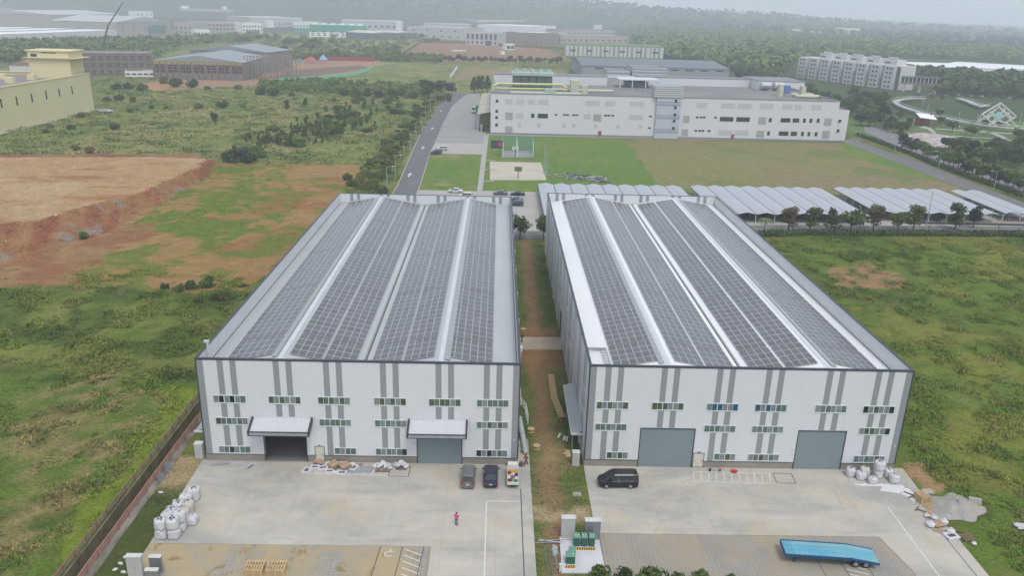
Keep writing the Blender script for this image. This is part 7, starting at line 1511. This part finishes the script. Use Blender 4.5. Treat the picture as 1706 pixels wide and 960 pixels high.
# elevated walkway building
A = Vector(G(1497, 152)); Bp = Vector(G(1562, 156)); L = (Bp-A).length; t = thing('elevated_walkway', 'covered elevated walkway on pillars leading right from the dormitory', 'walkway', (0,0,0)); b = MB(); b.box(0, L, 0, 6, 11.2, 12); b.build('roof', rf4, t); b = MB(); b.box(0, L, .3, 5.7, 6, 7.4); b.build('deck', mat('deck_red', (.30, .18, .18), .8), t)
b = MB(); b.box(0, L, .8, 5.2, 7.4, 11.2); b.build('windows_band', wind, t)
for k in range(10): rbox(t, 'mullion', L*k/10, L*k/10+.6, .5, .8, 7.4, 11.2, dm)
for k in range(3): rbox(t, 'pillar', L*(.1+.4*k), L*(.1+.4*k)+1.4, 2, 4, 0, 6, dm)
fin(t, (A.x, A.y, 0), math.atan2(Bp.y-A.y, Bp.x-A.x))
# long white roofs at the right
A = G(1452, 108); Bp = G(1500, 119)
t = far('white_hall', 'very long low hall with white roofs among the trees, right edge', (1452,109), (1500,118), 101, 420, palew, rf2, ((.35,.7,7,4),), 'flat', par=.1); 
far('white_hall', 'second long white roofed hall running off the right edge', (1560,112), (1730,122), 108, 120, palew, rf2, (), par=.1)
far('white_row_house', 'small pale building on the slope at the right edge', (1660,90), (1682,92), 80, 30, palew, rf2)
far('office_block', 'pale long block standing hazy below the right skyline', (1395,62), (1430,63), 46, 40, palew, rf2, ((.3,.5,8,4),(.65,.8,8,4)))
for i, (px, py, pt, wd_) in enumerate(((865,30,18,24),(985,22,16,15),(1325,58,52,10),(1345,60,54,14),(1362,62,56,8),(1000,52,45,6),(1290,58,54,12),(1390,66,62,8),(1075,30,27,9))):
    ax, ay = G(px, py); hh_ = max(6, HT(px, py, px, pt)); p0, p1 = G(px-wd_/2, py), G(px+wd_/2, py); t, L, loc, rz = bld('hillside_house', '%s hazy white building on the distant slopes, counted from the nearest to the left edge' % ORD[i], p0, p1, 20, hh_, palew, rf2, 'building'); winrow(t, 0, L, 4, hh_*.3, hh_*.6, L/10); fin(t, (loc[0], loc[1], float(hill_h(np.array(loc[0]), np.array(loc[1]))) if loc[1] > 1400 else 0), rz)
# ---- building plots
def fence(name, label, pts, h, m, cat='fence'):
    t = thing(name, label, cat, (0,0,0)); P = [Vector(G(*p)) for p in pts]
    b = MB()
    for a, c_ in zip(P, P[1:]):
        d = (c_-a).normalized(); s = Vector((-d.y, d.x))*.1; b.hexa([(*(a-s),0),(*(c_-s),0),(*(c_+s),0),(*(a+s),0),(*(a-s),h),(*(c_-s),h),(*(c_+s),h),(*(a+s),h)])
    b.build('panel', m, t)
    for a, c_ in zip(P, P[1:]):
        n_ = max(1, int((c_-a).length/14))
        for k in range(n_): q_ = a.lerp(c_, k/n_); rbox(t, 'post', q_.x-.2, q_.x+.2, q_.y-.2, q_.y+.2, 0, h+.2, m)
hr = mat('hoarding_red', (.30, .055, .075), .7); fence('site_hoarding', 'dark red hoarding along the back of the bare building plot', [(455,99),(495,99),(560,101),(624,102)], 4, hr)
fence('site_hoarding', 'long dull red hoarding around the far brown plot', [(664,97),(701,71),(770,72),(850,77),(940,83)], 3.5, mat('hoarding_dull', (.24, .10, .09), .8))
fence('white_wall', 'long white wall in front of the far brown plot', [(655,96),(735,100.5)], 4, palew, 'wall'); fence('white_wall', 'white wall running away from the clump by the road bend', [(750,131),(762,114)], 3, palew, 'wall')
gn = mat('debris_net_green', (.08, .32, .17), .9, .1)
P = GP((463,130),(520,128),(590,122),(614,113),(626,107),(629,107.5),(618,116),(596,126),(520,134),(465,135)); sheet('green_netting', P, .4, gn, .3, kind=None); bpy.data.objects['green_netting']['label'] = 'green debris netting laid along the near edge of the bare plot'; bpy.data.objects['green_netting']['category'] = 'netting'
def tent(px, py, label, m1, m2, r=6.5, h=6):
    x, y = G(px, py); t = thing('tent', label, 'tent', (x, y, 0)); b = MB()
    n = 8
    for i in range(n): a0, a1 = 2*PI*i/n, 2*PI*(i+1)/n; b.add([(x+r*math.cos(a0), y+r*math.sin(a0), h*.45), (x+r*math.cos(a1), y+r*math.sin(a1), h*.45), (x, y, h)], [(0,1,2)], i//4)
    b.build('canopy', [m1, m2], t)
    for i in range(4): a0 = PI/4+i*PI/2; q_ = MB(); q_.tube((x+r*.9*math.cos(a0), y+r*.9*math.sin(a0), 0), (x+r*.9*math.cos(a0), y+r*.9*math.sin(a0), h*.47), .2, n=6); q_.build('pole', steel, t)
tent(518, 104, 'red and white round tent on the bare building plot', mat('tent_white', (.7, .7, .7), .7), mat('tent_red', (.6, .06, .10), .7))
tent(539, 106, 'pale blue tilted tent right of the red and white one', mat('tent_blue', (.25, .48, .66), .7), mat('tent_blue', (.25,.48,.66)), 4.5, 9)
far('portable_toilet', 'small green cabin at the left end of the red hoarding', (497,104.5), (502,104.5), 98, 4, mat('cabin_green', (.1, .4, .35), .6), rf1)
far('white_frame_house', 'small white open frame building on the far brown plot', (844,83), (857,83), 73, 12, palew, rf2, ((.2,.75,2,5),))
far('white_row_house', 'tiny white cube on the far brown plot', (836,91), (841,91), 85, 6, palew, rf2)
far('white_row_house', 'long thin white shed lying on the far brown plot', (755,85), (776,85), 83.5, 8, palew, rf2)
far('grey_shed', 'white cabins at the left behind the yellow factory roof', (40,115), (56,115), 105, 14, palew, rf2); far('grey_shed', 'low grey shed roof at the left edge behind the yellow factory', (-5,110), (28,110), 103, 30, pale, rf1, (), 'gable_x', 2); far('red_shed', 'long low red roofed shed left of the yellow roof tower', (62,122), (92,112), 108, 18, pale, rf3, (), 'gable_x', 3)
# ================================================================ PARK
wk = mat('walkway_pale', (.47, .46, .46), .85, .05)
def ramp(label, px_, z, w_=1.9, name='curved_walkway'):
    t = thing(name, label, 'walkway', (0,0,0)); P = [Vector(G(a, b_, z)) for a, b_ in px_]; b = MB(); r = MB(); Lp, Rp = [], []
    for i, p in enumerate(P):
        d = (P[min(i+1, len(P)-1)]-P[max(i-1, 0)]).normalized(); s = Vector((-d.y, d.x))*w_; Lp.append(p-s); Rp.append(p+s)
    for i in range(len(P)-1):
        q_ = [Lp[i], Lp[i+1], Rp[i+1], Rp[i]]; b.hexa([(*v, z-.5) for v in q_]+[(*v, z) for v in q_])
        for S_ in (Lp, Rp): r.path([(*S_[i], z+1.1), (*S_[i+1], z+1.1)], .1, n=4)
    b.build('deck', wk, t); r.build('handrail', winf, t)
    if z > 1:
        for p in P[::2]: rbox(t, 'pillar', p.x-.5, p.x+.5, p.y-.5, p.y+.5, 0, z-.5, wk)
ramp('long curved pale walkway sweeping through the park to the cube sculpture', [(1540,163),(1520,163),(1500,165),(1491,169),(1497,174),(1512,180),(1535,187),(1560,192),(1580,197),(1610,203),(1640,208),(1675,212),(1710,214)], 2.2)
ramp('short pale walkway arm at the back of the park', [(1596,163),(1612,167),(1625,173),(1632,177),(1644,174)], 2.2, 2.4)
for nm, P in (('park_path', [(1540,210),(1552,214),(1560,222),(1556,223),(1545,215),(1530,212)]), ('park_path', [(1648,219),(1670,226),(1700,240),(1712,243),(1712,246),(1690,239),(1665,228),(1644,220)]), ('park_path', [(1560,214),(1640,219),(1710,223),(1710,224),(1640,220.5),(1560,215)]), ('park_path', [(1590,226),(1690,232),(1690,233),(1590,227)])):
    sheet(nm, GP(*P), .05, lotm, .1)
# pale plaza with planting beds
pz = mat('plaza_pale', (.55, .50, .48), .85, .1, .3); add_stain(pz, (.25, .14, .11), .5, .56, .35, 1, 1, .9)
sheet('park_plaza', GP((1508,222),(1545,221),(1590,227),(1600,237),(1575,246),(1535,244),(1505,232)), .04, pz, .1)
t = thing('red_pavilion', 'small red pavilion with white sloping roof in the park', 'pavilion', (0,0,0)); rd = mat('pavilion_red', (.35, .04, .07), .6); b = MB(); b.hexa([(0,0,4.2),(9,-1,3.4),(9,6,5.2),(0,7,6.0),(0,0,4.5),(9,-1,3.7),(9,6,5.5),(0,7,6.3)]); b.build('roof', palew, t)
b = MB(); b.box(.3, 8.5, 6, 6.4, 0, 5.0); b.box(.2, .6, .5, 6, 0, 4.2); b.box(7.6, 8.2, 5.0, 6, 4.9, 6.6); b.build('wall', rd, t)
for x in (.4, 3, 5.8, 8.3): rbox(t, 'post', x-.15, x+.15, .2, .5, 0, 4.0, rd)
fin(t, (*G(1530, 209), 0), -.1)
# cube sculpture: open frames balanced on a corner
t = thing('cube_sculpture', 'tilted white open frame cube sculpture with pale teal square in its face', 'sculpture', (0,0,0)); cs = mat('sculpture_white', (.66, .68, .67), .5)
cx_, cy_ = G(1660, 214); Q = lambda px, py, dy=0: tuple(FY(px, py, cy_+dy))
def zc(a, b_): return (1520+a/9.172, 160+b_/9.172)
b = MB()
FL = [((1350,105),(1585,312)),((1350,105),(1065,275)),((1585,312),(1400,420)),((1065,275),(1275,460)),((1325,165),(1600,475)),((1420,185),(1165,455)),((1490,250),(1300,372)),((1400,225),(1545,350)),((1230,290),(1400,440)),((1325,370),(1480,445)),((1230,410),(1320,365)),((1150,340),(1240,270)),((1180,240),(1300,365)),((1460,290),(1540,350))]
for p, q_ in FL: b.tube(Q(*zc(*p)), Q(*zc(*q_)), .42, n=6)
b.build('front_frame', cs, t); b = MB()
for p, q_ in [((1350,105),(1065,275)),((1320,165),(1000,395)),((1290,205),(1025,405)),((1250,250),(1130,345)),((1065,275),(1000,395)),((1350,105),(1320,165))]: b.tube(Q(*zc(*p), 7), Q(*zc(*q_), 7), .38, n=6)
for p in ((1350,105),(1585,312),(1065,275)): b.tube(Q(*zc(*p)), Q(*zc(p[0]-20, p[1]+10), 7), .35, n=6)
b.build('rear_frame', cs, t)
b = MB(); P = [Q(*zc(*p)) for p in ((1325,235),(1405,290),(1325,355),(1245,300))]; b.hexa([(x, y-.5, z) for x, y, z in P]+[(x, y+.5, z) for x, y, z in P]); b.build('teal_panel', mat('teal_panel', (.38, .62, .60), .5), t)
# parked cars by the dormitory walkway and in the avenue
for i, (px, py, c_) in enumerate(((1552,159,(.65,.66,.66)),(1576,160,(.2,.22,.25)),(1598,160,(.6,.6,.6)),(1617,161,(.3,.32,.35)),(1634,161.5,(.65,.66,.66)),(1527,158,(.15,.16,.18)),(1684,164,(.66,.66,.66)))):
    put(make_car('parked_car', '%s car from the left in the line parked behind the curved lawn' % ORD[[1,2,3,4,5,0,6][i]], 'car', 'suv', c_, 'cars behind the curved lawn', False), *G(px, py), .05, .4*i)
# ---- haze
hz = MB(); hz.box(-9800, 9800, -300, 9800, -4, 260); ho = hz.build('haze', MATS['white_paint'], None); tag(ho, kind='stuff'); hm = bpy.data.materials.new('haze_air'); hm.use_nodes = True
n = hm.node_tree.nodes; n.remove(n['Principled BSDF']); pv = n.new('ShaderNodeVolumePrincipled'); pv.inputs['Color'].default_value = (.87, .94, 1.0, 1); pv.inputs['Density'].default_value = HAZE; pv.inputs['Anisotropy'].default_value = .0
hm.node_tree.links.new(pv.outputs[0], n['Material Output'].inputs['Volume']); ho.data.materials.clear(); ho.data.materials.append(hm)
